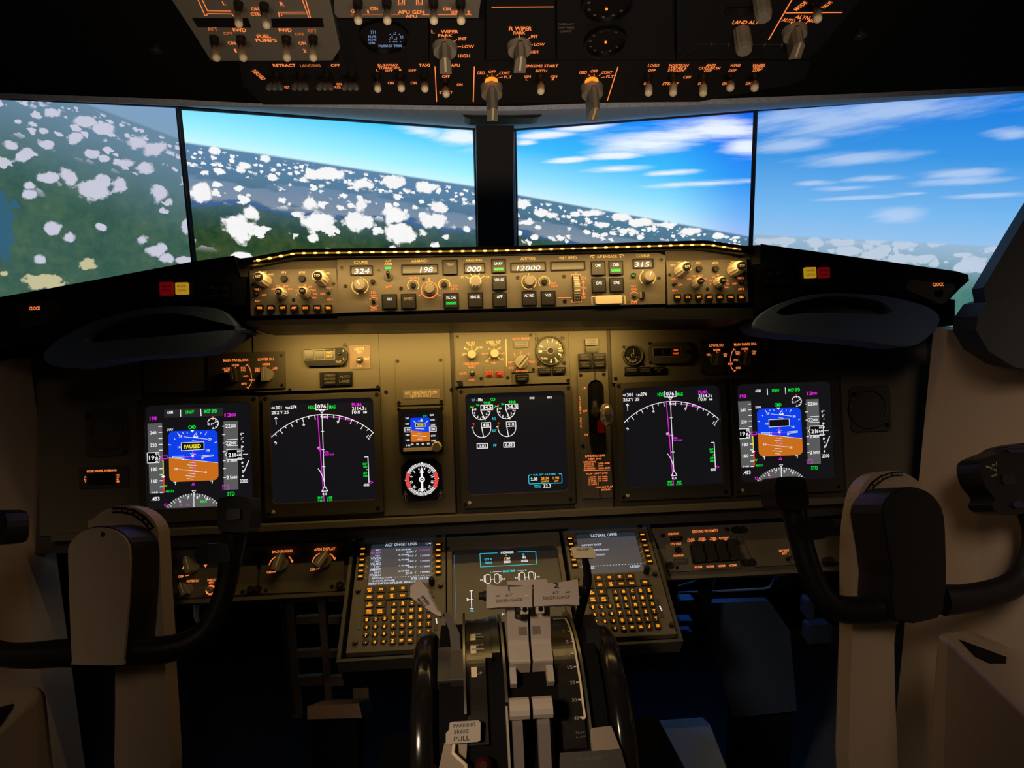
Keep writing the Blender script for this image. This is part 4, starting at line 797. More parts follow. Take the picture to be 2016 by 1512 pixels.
# ------------------------------------------------------------------ the two EFIS control panels
def efis(fr0, label, x, y):
    fr = fr0.off(0, 0, 0.0) if not isinstance(fr0, FrS) else fr0
    Z(480, 480, 3.877)
    e = thing('efis_control_panel', label, 'control panel', fr, (*at(fr, 382, 365), 0), 'small knob panels at the ends of the glareshield')
    b = MB(fr); b.R(50, 195, 714, 540, -0.011, 0.004, panel); b.build('face_plate', e, 0.0008)
    K = 0.004
    for x, y, r in ((310, 268, 27), (447, 268, 27)):
        b = MB(fr); b.D(x, y, r, K, K+0.006, black, r*0.85, cc=K); b.build('push_button', e)
    for x, y, r, h, s in ((160, 282, 56, 0.030, 'RST'), (597, 274, 56, 0.030, 'STD'), (292, 382, 44, 0.018, 'CTR'), (470, 377, 44, 0.018, 'TFC')):
        o = knob(fr, e, x, y, r, h, ivory, 0.84, 'knob', 1, cc=K, c0=K)
        b = MB(fr); a = b.at(x, y, K); k = r*b.px(x, y, K); b.disc(a[0], a[1], k*0.6, K+h, K+h+0.005, gloss, k*0.55); o2 = b.build('knob_cap', o)
        b = MB(fr); vs, fs = glyphs(s, 0.02); b.add([(a[0]+vx*k*0.75, a[1]+vy*k*0.35, K+h+0.0055) for vx, vy in vs], fs, dimw); b.build('legend', o2)
    b = MB(fr)
    for x, y, w, h, s in ((155, 216, 40, 12, 'MINS'), (98, 234, 44, 13, 'RADIO'), (208, 233, 44, 14, 'BARO'), (308, 219, 36, 17, 'FPV'), (445, 219, 46, 17, 'MTRS'), (597, 209, 44, 14, 'BARO'), (568, 226, 16, 12, 'IN', ), (640, 225, 36, 14, 'HPA'), (105, 348, 50, 17, 'VOR 1'), (155, 392, 36, 16, 'OFF'), (108, 437, 48, 17, 'ADF 1'), (263, 322, 36, 14, 'VOR'), (322, 322, 38, 14, 'MAP'), (228, 346, 36, 14, 'APP'), (357, 346, 36, 14, 'PLN'),
        (403, 388, 10, 14, '5'), (406, 358, 20, 14, '10'), (428, 330, 22, 14, '20'), (467, 316, 22, 14, '40'), (508, 328, 22, 14, '80'), (537, 355, 28, 14, '160'), (543, 383, 30, 14, '320'), (537, 412, 30, 14, '640'), (653, 338, 50, 17, 'VOR 2'), (602, 383, 36, 16, 'OFF'), (655, 425, 48, 17, 'ADF 2')): b.T(x, y, w, h, s, lity if y < 240 else lit, K+S, 0.015)
    for a in (-50, -18, 18, 50): b.tick(292, 382, 46, 58, a, 4, lit, K+S)
    for a in range(-90, 121, 30): b.tick(470, 377, 46, 58, a, 4, lit, K+S)
    b.build('lettering', e)
    for x, s in zip((120, 206, 297, 383, 470, 560, 645), ('WXR', 'STA', 'WPT', 'ARPT', 'DATA', 'POS', 'TERR')):
        b = MB(fr); b.RR(x-29, 466, x+29, 516, 0.001, K-0.001, K+0.004, gloss); o = b.build('push_button', e, 0.0006); b = MB(fr); b.T(x, 489, 40, 18, s, key_lit if s in ('WXR', 'WPT', 'TERR', 'DATA') else lit, K+0.0044, 0.04); b.build('legend', o)
    fk = fr.off(0, 0, K)
    if isinstance(fr, FrS): fk = FrS(fk, fr.da, fr.db)
    for x, y in ((100, 390), (650, 376)): toggle(fk, e, x, y, x-14, y-8, 11, 0.012, dsteel)
    for x, y in ((380, 425), (685, 305), (70, 312)): screw(fk, e, x, y, 15)
    return e
efis(FG, 'amber-lit knob panel at the left end of the glareshield', 0, 0)
Z(480, 480, 3.877); ql = at(FG, 382, 365, 0.004); Z(980, 480, 3.877); qr = at(FG, 1601, 287, 0.004)
efis(FrS(FG, qr[0]-ql[0], qr[1]-ql[1]), 'amber-lit knob panel at the right end of the glareshield', 0, 0)
# ------------------------------------------------------------------ instruments set in the main panel (all in the axes of the panel)
def annun(fr, par, x0, y0, x1, y1, lines, m=None, tm=None, h=0.004, name='annunciator'):
    b = MB(fr); b.R(x0, y0, x1, y1, 0.0004, h, m or gloss); o = b.build(name, par, 0.0004)
    n = len(lines); hh = (y1-y0)/(n+0.6)
    b = MB(fr)
    for i, s in enumerate(lines): b.T((x0+x1)/2, y0+(y1-y0)*(i+0.8)/(n+0.6), min((x1-x0)*0.8, hh*0.75*len(s)), hh*0.6, s, tm or panel_dk, h+0.0003, 0.02)
    b.build('legend', o); return o
faint = M('faint_print', C8(88, 84, 76), 0.7)
# --- display source selectors
def selector(label, xs, flip, title, lo):
    t = thingat('display_selector_panel', label, 'selector panel', FM, *xs[0], 0, 'display selector panels')
    return t
Z(420, 630, 3.877)
DS = []
t = thingat('display_selector_panel', 'dark selector panel with two pointer knobs, upper left of the main panel', 'selector panel', FM, 280, 390, 0, 'display selector panels')
b = MB(FM); b.poly([(-40, 250), (545, 240), (551, 518), (-40, 540)], 0, 0.004, panel_dk, cc=0.004); b.build('face_plate', t, 0.0008)
b = MB(FM); K = 0.0044
for x, y, w, h, s in ((172, 307, 190, 20, 'MAIN PANEL DUs'), (400, 300, 120, 22, 'LOWER DU'), (168, 345, 52, 18, 'NORM'), (102, 372, 64, 17, 'OUTBD'), (104, 391, 40, 16, 'PFD'), (227, 365, 34, 16, 'ENG'), (228, 384, 32, 15, 'PRI'), (250, 430, 34, 16, 'PFD'), (235, 487, 40, 16, 'MFD'), (294, 457, 42, 16, 'INBD'), (403, 338, 56, 18, 'NORM'), (337, 372, 36, 17, 'ENG'), (337, 390, 32, 15, 'PRI'), (474, 368, 30, 18, 'ND')): b.T(x, y, w, h, s, lit, K, 0.02)
b.L([(256, 340), (275, 362), (288, 400), (292, 442)], 5, lit, K); b.L([(292, 470), (284, 495), (262, 520)], 5, lit, K); b.L([(247, 348), (268, 336)], 4, lit, K); b.L([(252, 512), (272, 524)], 4, lit, K); b.L([(168, 358), (168, 376)], 4, lit, K); b.L([(402, 352), (402, 372)], 4, lit, K); b.L([(440, 388), (456, 376)], 4, lit, K); b.L([(222, 428), (232, 430)], 4, lit, K)
b.build('lettering', t)
pknob(FM, t, 178, 425, 52, 0.022, -4, panel_dk, dimw, 0.004, c0=0.004); pknob(FM, t, 412, 420, 52, 0.022, -2, gknob, dimw, 0.004, c0=0.004)
for x, y in ((520, 270), (525, 497)): screw(FM, t, x, y, 14, 0.004)
# --- autopilot status windows
t = thingat('autopilot_status_panel', 'black unit with three small windows, one lit amber, left of the lights test switch', 'annunciator panel', FM, 850, 270, 0, 'autopilot status panels')
b = MB(FM); b.poly([(690, 225), (985, 210), (1022, 250), (1024, 300), (985, 345), (720, 352), (692, 318)], 0, 0.008, black, cc=0.008); b.build('housing', t, 0.001)
b = MB(FM); b.L([(690, 232), (926, 222), (926, 300), (694, 308)], 4, gknob, 0.0085, True); b.L([(770, 230), (772, 304)], 4, gknob, 0.0085); b.L([(846, 228), (848, 302)], 4, gknob, 0.0085)
b.L([(975, 180), (1020, 232), (1020, 290), (985, 330)], 3, faint, 0.0085); b.T(992, 235, 10, 16, '1', dimw, 0.0085); b.T(993, 296, 12, 16, '2', dimw, 0.0085); b.T(955, 320, 44, 16, 'TEST', dimw, 0.0085, 0.01); b.build('lettering', t)
for x0, x1, s in ((696, 766, None), (776, 844, None), (852, 922, ('FMC', 'P/RST'))):
    b = MB(FM); b.R(x0, 234, x1, 300, 0.006, 0.0088, gloss); o = b.build('window', t)
    if s: b = MB(FM); b.T(884, 249, 40, 16, s[0], amb, 0.0092, 0.03); b.T(884, 276, 46, 16, s[1], amb, 0.0092, 0.03); b.build('legend', o)
toggle(FM.off(0, 0, 0.008), t, 962, 258, 958, 255, 9, 0.01, dsteel)
for x, y in ((1002, 192), (1003, 340)): screw(FM, t, x, y, 17, 0.001)
# --- lights test
t = thingat('lights_test_switch', 'small brown plate with a bright toggle under the words LIGHTS TEST', 'switch', FM, 1118, 305)
b = MB(FM); b.R(1040, 192, 1197, 372, 0, 0.001, M('brown_decal', C8(128, 108, 100), 0.6)); b.build('plate', t)
b = MB(FM)
for x, y, w, h, s in ((1114, 221, 74, 20, 'LIGHTS'), (1114, 246, 42, 18, 'TEST'), (1172, 296, 36, 17, 'BRT'), (1119, 352, 34, 17, 'DIM')): b.T(x, y, w, h, s, ivory, 0.0013, 0.01)
b.build('lettering', t)
toggle(FM.off(0, 0, 0.001), t, 1118, 306, 1112, 312, 20, 0.022, steel)
# --- dark alert lights under it
t = thingat('warning_light_block', 'pair of unlit black warning lights under the three-window unit', 'annunciator panel', FM, 940, 450)
b = MB(FM); b.R(812, 396, 1062, 506, 0, 0.003, black); b.build('housing', t, 0.0008)
annun(FM, t, 836, 400, 940, 500, ('SPEED', 'BRAKE', 'ARMED'), gloss, faint, 0.005); annun(FM, t, 952, 404, 1052, 496, ('AUTO', 'LAND'), gloss, faint, 0.005)
# --- blank plate with placard
t = thingat('blanking_plate', 'blank cover plate with the ISFD heading placard, above the standby horizon', 'cover plate', FM, 1575, 470)
b = MB(FM); b.poly([(1388, 290), (1752, 284), (1760, 640), (1400, 652)], 0.0003, 0.002, panel, cc=0.002); b.build('plate', t, 0.0006)
b = MB(FM); b.poly([(1448, 536), (1726, 528), (1730, 595), (1452, 602)], 0.002, 0.0026, M('placard', C8(120, 108, 98), 0.6), cc=0.0026); q = b.build('placard', t)
b = MB(FM); b.T(1585, 555, 240, 22, 'ISFD HEADING FROM', ivory, 0.003, 0.01); b.T(1585, 579, 160, 20, 'LEFT IRS ONLY', ivory, 0.003, 0.01); b.build('lettering', q)
for x, y in ((1405, 314), (1733, 305), (1416, 632), (1740, 622)): screw(FM, t, x, y, 16, 0.002)
# --- standby flight display
t = thingat('standby_flight_display', 'small square standby horizon with a cream knob at its corner', 'cockpit display', FM, 1585, 850)
b = MB(FM); a = b.rc(1420, 672, 1755, 1010); w = b.rc(1455, 706, 1718, 972); b.frame(rrect(*a, 0.004), rrect(*w, 0.004), 0.0003, 0.012, black); b.build('bezel', t, 0.001)
b = MB(FM); b.box(*w, 0.0003, 0.002, lcd); s = b.build('screen', t); K = 0.0024
b = MB(FM); a = b.rc(1506, 745, 1652, 928); sq = rrect(*a, 0.002); h0, h1 = b.at(1508, 843), b.at(1652, 858); nx, ny = -(h1[1]-h0[1]), h1[0]-h0[0]
flat(b, clip(sq, h0, (nx, ny)), skyb, K); flat(b, clip(sq, h0, (-nx, -ny)), gnd, K)
for l in ([(1525, 768), (1545, 785)], [(1640, 768), (1622, 785)], [(1560, 770), (1600, 772)], [(1545, 830), (1610, 832)], [(1560, 868), (1590, 870)], [(1522, 880), (1627, 890)], [(1565, 900), (1590, 901)], [(1555, 912), (1598, 914)]): b.L(l, 4, wht, K+S)
pflat(b, [(1588, 750), (1600, 774), (1576, 774)], wht, K+S); pflat(b, [(1543, 790), (1616, 786), (1618, 812), (1545, 816)], E('box_black', (0.006, 0.004, 0.008), 1.0), K+S); b.L([(1543, 790), (1616, 786), (1618, 812), (1545, 816)], 3, yel, K+2*S, True); b.T(1580, 801, 48, 14, 'PAUSED', yel, K+2*S, 0.02)
for x, y, s_, m in ((1614, 733, 'STD', grn), (1480, 750, '240', wht), (1480, 793, '220', wht), (1483, 877, '180', wht), (1484, 916, '160', wht), (1488, 957, '140', wht), (1668, 725, '22200', wht), (1672, 762, '22100', wht), (1676, 800, '22000', wht), (1678, 883, '21700', wht), (1680, 920, '21600', wht), (1518, 948, '60', wht), (1558, 948, '70', wht), (1600, 946, '80', wht), (1640, 944, '90', wht)): b.T(x, y, 10*len(s_) if len(s_) < 5 else 34, 14, s_, m, K, 0.02)
for x, w_, s_, y in ((1485, 40, '198', 838), (1675, 44, '21860', 833)):
    pflat(b, [(x-w_/2-4, y-16), (x+w_/2+4, y-17), (x+w_/2+5, y+16), (x-w_/2-3, y+17)], lcdk, K+S); b.L([(x-w_/2-4, y-16), (x+w_/2+4, y-17), (x+w_/2+5, y+16), (x-w_/2-3, y+17)], 4, wht, K+2*S, True); b.T(x, y, w_-6, 18, s_, wht, K+2*S, 0.02)
b.build('symbols', s)
knob(FM, t, 1708, 962, 40, 0.026, ivory, 0.9, 'baro_knob', 1, cc=0.0, c0=0.002, capm=gknob)
b = MB(FM); b.R(1450, 975, 1672, 1000, 0.010, 0.016, ivory); b.build('lower_rim', t, 0.001)
for x, y in ((1416, 684), (1745, 672)): screw(FM, t, x, y, 16, 0.0115)
# --- radio magnetic indicator
t = thingat('radio_magnetic_indicator', 'round white compass card with red side arcs, under the standby horizon', 'gauge', FM, 1592, 1218)
b = MB(FM); a = b.rc(1436, 1060, 1748, 1375); b.prism(rrect(*a, 0.012, 1), 0.0003, 0.004, black); b.build('housing', t, 0.001)
b = MB(FM); b.D(1592, 1216, 148, 0.004, 0.0046, gloss, n=40); o = b.build('dial', t); K = 0.005
b = MB(FM); E('rim_red', (0.7, 0.06, 0.05), 1.0)
for a in range(0, 360, 5): b.tick(1592, 1216, 98 if a % 10 == 0 else 104, 124 if a % 30 else 128, a-1, 6, wht, K)
b.A(1592, 1216, 112, 66, 122, 26, MATS['rim_red'], K+S); b.A(1592, 1216, 112, 238, 292, 26, MATS['rim_red'], K+S)
for i, s_ in enumerate(('9', '12', '15', '18', '21', '24', '27', '30', '33', '0', '3', '6')):
    an = math.radians(14+30*i); b.T(1592+82*math.sin(an), 1216-82*math.cos(an), 11*len(s_), 20, s_, wht, K, 0.03, -14-30*i)
pflat(b, [(1582, 1205), (1582, 1165), (1574, 1165), (1590, 1120), (1607, 1165), (1599, 1165), (1600, 1205)], wht, K+S); pflat(b, [(1584, 1230), (1600, 1230), (1604, 1305), (1590, 1312), (1584, 1300)], wht, K+S); b.A(1592, 1217, 18, -180, 180, 9, wht, K+2*S); b.D(1592, 1217, 6, K, K+0.001, wht, n=10); pflat(b, [(1580, 1100), (1602, 1100), (1591, 1082)], wht, K)
b.build('compass_card', o)
for x in (1466, 1737):
    b = MB(FM); y = 1340 if x < 1500 else 1332; b.L([(x, y-38), (x-20, y+10), (x-8, y+40), (x+10, y+40), (x+20, y+8)], 4, faint, 0.0045, True); b.L([(x, y-18), (x, y+26)], 5, dimw, 0.0046); b.L([(x-8, y-6), (x, y-20), (x+8, y-6)], 5, dimw, 0.0046); b.build('pointer_switch', t)
# --- centre: engine set knobs, autobrake, flap gauge
Z(870, 640, 4.087)
cream = M('cream_knob', C8(150, 140, 122), 0.55)
t = thingat('autobrake_panel', 'lit tan panel with two small round knobs and the auto brake selector', 'control panel', FM, 420, 280)
b = MB(FM); b.poly([(106, 78), (748, 64), (752, 372), (560, 382), (560, 480), (172, 492), (168, 455), (114, 452)], 0.0003, 0.003, panel, cc=0.003); b.build('face_plate', t, 0.0008)
b = MB(FM); K = 0.0034
for x, y, w, h, s_, m in ((234, 142, 70, 20, 'N1 SET', lity), (236, 160, 52, 17, 'AUTO', lity), (303, 181, 52, 18, 'BOTH', lity), (184, 185, 8, 18, '1', lity), (168, 237, 12, 18, '2', lity), (414, 137, 118, 22, 'SPEED REF', lity), (416, 158, 52, 17, 'AUTO', lity), (474, 184, 22, 16, 'V1', lit), (494, 228, 24, 17, 'VR', lit), (482, 277, 28, 17, 'WT', lity), (338, 232, 36, 17, 'SET', lit), (418, 305, 44, 17, 'VREF', lit),
    (238, 312, 126, 19, 'FUEL FLOW', lit), (240, 335, 62, 18, 'RESET', lit), (171, 389, 56, 19, 'RATE', lit), (243, 442, 54, 20, 'USED', lit), (420, 348, 44, 17, 'MFD', dimw), (635, 110, 138, 20, 'AUTO BRAKE', lit), (584, 235, 8, 17, '1', lit), (637, 215, 12, 17, '2', lit), (695, 231, 12, 18, '3', lit), (728, 296, 44, 17, 'MAX', lit), (548, 300, 34, 17, 'OFF', lit), (557, 346, 38, 17, 'RTO', lit), (642, 370, 98, 19, 'ANTISKID', lit)): b.T(x, y, w, h, s_, m, K, 0.015)
b.L([(515, 115), (521, 332)], 7, lity, K); b.L([(345, 352), (392, 350)], 4, dimw, K); b.L([(446, 346), (496, 345)], 4, dimw, K)
for a in (-90, -45, 0, 45): b.tick(240, 232, 42, 66, a+2, 6, lity, K)
for a in (-90, -45, 0, 45, 90, 135, 180, 225): b.tick(420, 228, 44, 62, a+1, 5, lity, K)
for a in (-90, -50, -5, 45, 90, 230): b.tick(640, 292, 56, 72, a, 4, lit, K)
b.L([(372, 278), (352, 290), (372, 294)], 4, lity, K, True); b.build('lettering', t)
knob(FM, t, 240, 238, 38, 0.014, cream, 0.92, 'set_knob', 0, cc=0.003, c0=0.003); knob(FM, t, 422, 232, 38, 0.014, cream, 0.92, 'set_knob', 0, cc=0.003, c0=0.003)
pknob(FM, t, 640, 298, 58, 0.02, 42, gknob, ink, 0.003, 'autobrake_selector', 0.003)
toggle(FM.off(0, 0, 0.003), t, 245, 388, 243, 380, 17, 0.018, steel)
b = MB(FM); b.poly([(335, 325), (498, 318), (512, 482), (338, 490)], 0.003, 0.0045, panel, cc=0.0045); b.build('sub_plate', t, 0.0005)
for x, s_ in ((382, 'ENG'), (463, 'SYS')):
    b = MB(FM); b.RR(x-28, 373, x+28, 410, 0.0015, 0.004, 0.008, M('key_red_dark', C8(50, 14, 8), 0.4)); o = b.build('push_button', t, 0.0006); b = MB(FM); b.T(x, 390, 36, 18, s_, E('legend_red', C8(255, 74, 30), 1.1), 0.0084, 0.04); b.L([(x-27, 374), (x+27, 373), (x+27, 409), (x-27, 410)], 3, MATS['legend_red'], 0.0082, True); b.build('legend', o)
annun(FM, t, 582, 130, 694, 182, ('AUTO BRAKE', 'DISARM'), gloss, faint, 0.006); annun(FM, t, 592, 396, 700, 452, ('ANTISKID', 'INOP'), gloss, faint, 0.006)
for x, y in ((316, 430), (530, 424), (124, 94), (714, 80), (736, 356)): screw(FM, t, x, y, 15, 0.003)
b = MB(FM); b.D(146, 468, 22, 0.0005, 0.004, black, n=12); b.build('fastener_hole', t)
t = thingat('flap_position_gauge', 'large round black flap gauge beside the auto brake selector', 'gauge', FM, 872, 206)
def gauge(t, x, y, r, hole=0.9, h=0.008):
    b = MB(FM); ca, cb = b.at(x, y, h); k = r*b.px(x, y, h); n = 40
    po = [(ca+k*math.cos(6.2832*i/n), cb+k*math.sin(6.2832*i/n)) for i in range(n)]; pi = [(ca+(p[0]-ca)*hole, cb+(p[1]-cb)*hole) for p in po]
    b.frame(po, pi, 0.0003, h, panel_dk); o = b.build('bezel_ring', t, 0.001)
    b = MB(FM); b.disc(ca, cb, k*hole*1.01, 0.0003, 0.002, gloss, n=n); return b.build('dial', t)
o = gauge(t, 874, 206, 118); b = MB(FM); K = 0.0024
for i, a in enumerate((-15, 15, 42, 78, 92, 112, 148, 177)): b.tick(872, 206, 70, 92 if i not in (4,) else 88, a, 8, ivory, K)
b.tick(872, 206, 70, 90, -92, 16, white, K); b.tick(872, 206, 64, 92, -62, 8, ivory, K)
for x, y, s_ in ((955, 158, '10'), (966, 206, '15'), (958, 250, '25'), (922, 290, '30'), (877, 297, '40'), (785, 207, '0')): b.T(x, y, 10*len(s_), 17, s_, ivory, K, 0.01)
b.T(823, 269, 54, 16, 'FLAPS', ivory, K, 0.01, -8); b.A(872, 206, 25, -180, 180, 5, ivory, K); b.build('markings', o)
b = MB(FM); p = b.at(872, 206); k = b.px(872, 206); b.disc(p[0], p[1], 24*k, 0.002, 0.004, black, n=20); b.prism([(p[0]-66*k, p[1]-2*k), (p[0]-20*k, p[1]-5*k), (p[0]-20*k, p[1]+5*k), (p[0]-66*k, p[1]+2*k)], 0.003, 0.0036, gknob); b.build('needle', o)
for x, y in ((768, 110), (974, 102), (780, 312), (985, 304)): screw(FM, t, x, y, 17, 0.001)
t = thingat('flap_warning_lights', 'pair of unlit black lights directly under the flap gauge', 'annunciator panel', FM, 885, 365)
annun(FM, t, 775, 342, 880, 390, ('LE FLAPS', 'TRANSIT'), gloss, faint, 0.006); annun(FM, t, 890, 338, 997, 386, ('LE FLAPS', 'EXT'), gloss, faint, 0.006)
# --- gear lights and lever
t = thingat('landing_gear_lights', 'stack of six unlit black gear lights above the landing gear lever', 'annunciator panel', FM, 1205, 235)
for x0, y0, x1, y1, l in ((1154, 110, 1257, 162, ('NOSE', 'GEAR')), (1156, 170, 1258, 222, ('NOSE', 'GEAR')), (1100, 228, 1205, 282, ('LEFT', 'GEAR')), (1216, 224, 1321, 278, ('RIGHT', 'GEAR')), (1103, 290, 1207, 342, ('LEFT', 'GEAR')), (1218, 286, 1323, 338, ('RIGHT', 'GEAR'))): annun(FM, t, x0, y0, x1, y1, l, gloss, faint, 0.007, 'gear_light')
b = MB(FM); b.R(1108, 345, 1320, 372, 0, 0.003, black); b.build('housing', t)
t = thingat('gear_lever_unit', 'tall panel with the landing gear lever in a black slot', 'lever panel', FM, 1225, 720)
b = MB(FM); a = [b.at(x, y, 0.004) for x, y in ((1090, 380), (1334, 368), (1362, 1390), (1118, 1396))]; s0 = b.rc(1180, 438, 1312, 1016, 0.004)
hole = rrect(*s0, 0.0158, 5); oc = []
for (x, y) in hole:
    cx, cy = (s0[0]+s0[2])/2, (s0[1]+s0[3])/2; oc.append((a[0][0] if x < cx-0.0158*0.7 else (a[1][0] if x > cx+0.0158*0.7 else x), a[0][1] if y > s0[3]-0.017 and abs(x-cx) < 0.0125 else (a[2][1] if y < s0[1]+0.017 and abs(x-cx) < 0.0125 else y)))
b.frame(oc, hole, 0.0002, 0.004, panel)
fx0, fx1 = min(p[0] for p in oc), max(p[0] for p in oc)
ty = max(p[1] for p in oc if p[0] in (fx0, fx1)); by = min(p[1] for p in oc if p[0] in (fx0, fx1))
for x0, x1 in ((fx0, s0[0]+0.005), (s0[2]-0.005, fx1)):
    b.box(x0, ty-0.001, x1, a[0][1], 0.0002, 0.004, panel); b.box(x0, a[2][1], x1, by+0.001, 0.0002, 0.004, panel)
b.build('face_plate', t)
b = MB(FM); b.rr(*s0, 0.0158, 0.0002, 0.0006, blackm); b.build('slot', t)
b = MB(FM); K = 0.0044
b.T(1146, 508, 28, 18, 'UP', lit, K, 0.02); b.T(1152, 692, 34, 17, 'OFF', lit, K, 0.02); b.T(1161, 882, 26, 17, 'DN', lit, K, 0.02)
for i, ch in enumerate('LANDING GEAR'):
    if ch != ' ': b.T(1110+i*0.9, 578+i*21.5, 12, 17, ch, lit, K, 0.02)
for x, y, w, h, s_ in ((1234, 1052, 160, 19, 'LANDING GEAR'), (1232, 1077, 104, 17, 'LIMIT (IAS)'), (1188, 1101, 100, 15, 'OPERATING'), (1186, 1119, 76, 13, 'EXTEND'), (1186, 1136, 80, 13, 'RETRACT'), (1190, 1154, 92, 13, 'EXTENDED'), (1303, 1112, 90, 13, '270K-.82M'), (1280, 1131, 44, 13, '235K'), (1305, 1150, 92, 13, '320K-.82M'), (1249, 1195, 170, 17, 'FLAP LIMIT (IAS)'),
    (1210, 1222, 66, 11, '1-250K'), (1212, 1238, 66, 11, '2-250K'), (1213, 1253, 66, 11, '5-250K'), (1212, 1268, 70, 11, '10-210K'), (1214, 1283, 74, 11, '15-200K'), (1297, 1220, 76, 11, '25-190K'), (1298, 1236, 76, 11, '30-175K'), (1299, 1252, 76, 11, '40-162K'), (1305, 1303, 140, 14, '230K ALT FLAP'), (1320, 1325, 70, 14, 'EXTEND')): b.T(x, y, w, h, s_, lit, K, 0.02)
b.L([(1142, 1170), (1352, 1166)], 5, lit, K); b.L([(1256, 1212), (1258, 1290)], 3, lit, K); b.build('lettering', t)
b = MB(FM); p0 = b.at(1232, 720, 0.006); g = Vector((*b.at(1238, 705, 0.02), 0.02)); e = Vector((*b.at(1325, 722, 0.058), 0.058))
b.tube([(p0[0], p0[1]+0.022, 0.009), (p0[0], p0[1]+0.012, 0.012), g, (e.x-0.006, e.y, 0.05)], [0.006, 0.007, 0.0085, 0.007], black, 12); lv = b.build('gear_lever', t)
b = MB(FM); wh = M('clear_wheel', C8(190, 160, 110), 0.2, 0, 0.4, 160, 0.3, 0.6, 0.55); b.lathe((e.x-0.009, e.y, e.z), (1, 0.02, -0.05), [(0, 0.010), (0.002, 0.016), (0.005, 0.0185), (0.012, 0.0185), (0.015, 0.016), (0.017, 0.010)], wh, 28); b.build('wheel_knob', lv)
b = MB(FM); b.R(1262, 762, 1306, 868, 0.0008, 0.016, M('red_trigger', C8(150, 14, 20), 0.4)); b.build('trigger', lv, 0.003)
b = MB(FM); p = b.at(1255, 960, 0.004); b.prism(rrect(p[0]-0.0125, p[1]-0.016, p[0]+0.0125, p[1]+0.02, 0.008), 0.0008, 0.012, black); b.build('lower_stop', t, 0.002)
b = MB(FM); q = b.at(1228, 560, 0.0); b.prism([(q[0]-0.009, q[1]-0.03), (q[0]+0.009, q[1]-0.03), (q[0]+0.004, q[1]+0.02), (q[0]-0.004, q[1]+0.02)], 0.0008, 0.006, gloss); b.build('upper_stop', t, 0.001)
for x, y in ((1117, 402), (1303, 396), (1134, 972)): screw(FM, t, x, y, 16, 0.004)
# --- right hand instruments
Z(1180, 640, 4.032)
t = thingat('brake_pressure_gauge', 'small round brake pressure gauge, upper right of the gear lights', 'gauge', FM, 268, 238)
o = gauge(t, 270, 238, 80, 0.86); b = MB(FM); b.A(266, 238, 52, 150, 250, 4, dimw, 0.0024)
for a in range(150, 251, 20): b.tick(266, 238, 40, 54, a, 4, dimw, 0.0024)
for x, y, s_ in ((232, 262, '0'), (244, 284, '1'), (262, 292, '2')): b.T(x, y, 9, 14, s_, dimw, 0.0024)
b.T(303, 254, 30, 13, 'BRAKE', faint, 0.0024); b.A(266, 238, 14, -180, 180, 3, dimw, 0.0024); b.build('markings', o)
b = MB(FM); p = b.at(266, 238); k = b.px(266, 238); b.disc(p[0], p[1], 9*k, 0.002, 0.005, black, n=14); b.ribbon([(p[0], p[1]), (p[0]+2*k, p[1]+42*k)], 4*k, dimw, 0.005); b.build('needle', o)
for x, y in ((195, 172), (345, 308)): screw(FM, t, x, y, 13, 0.001)
t = thingat('autopilot_status_panel', 'black unit with three small windows, one lit amber, beside the small round brake gauge', 'annunciator panel', FM, 560, 220, 0, 'autopilot status panels')
b = MB(FM); b.poly([(390, 190), (420, 140), (690, 130), (725, 170), (735, 260), (690, 300), (430, 305), (398, 270)], 0, 0.008, panel_dk, cc=0.008); b.build('housing', t, 0.001)
b = MB(FM); b.L([(424, 182), (645, 172), (652, 246), (430, 252)], 4, gknob, 0.0085, True); b.T(680, 268, 44, 15, 'TEST', faint, 0.0085, 0.01); b.build('lettering', t)
for x0, x1, s_ in ((430, 494, None), (504, 568, None), (578, 644, ('FMC', 'P/RST'))):
    b = MB(FM); b.R(x0, 184, x1, 244, 0.006, 0.0088, gloss); o = b.build('window', t)
    if s_: b = MB(FM); b.T(610, 198, 38, 15, s_[0], E('legend_orange', C8(255, 90, 20), 1.0), 0.0092, 0.03); b.T(610, 225, 46, 15, s_[1], MATS['legend_orange'], 0.0092, 0.03); b.build('legend', o)
toggle(FM.off(0, 0, 0.008), t, 686, 208, 684, 206, 9, 0.01, dsteel)
for x, y in ((402, 146), (408, 294)): screw(FM, t, x, y, 14, 0.001)
t = thingat('warning_light_block', 'row of three unlit dark lights under the small round brake gauge', 'annunciator panel', FM, 365, 350)
for x0, x1, l in ((204, 306, ('SPEEDBRAKES', 'EXTENDED')), (316, 412, ('STAB OUT', 'OF TRIM')), (420, 526, ('BELOW', 'GS'))): annun(FM, t, x0, 332, x1, 378, l, gloss, faint, 0.005)
b = MB(FM); b.R(200, 376, 530, 388, 0, 0.004, black); b.build('housing', t)
t = thingat('display_selector_panel', 'dark selector panel with two pointer knobs, upper right of the main panel', 'selector panel', FM, 1050, 250, 0, 'display selector panels')
b = MB(FM); b.poly([(800, 115), (1400, 105), (1404, 372), (806, 385)], 0, 0.004, panel_dk, cc=0.004); b.build('face_plate', t, 0.0008)
b = MB(FM); K = 0.0044
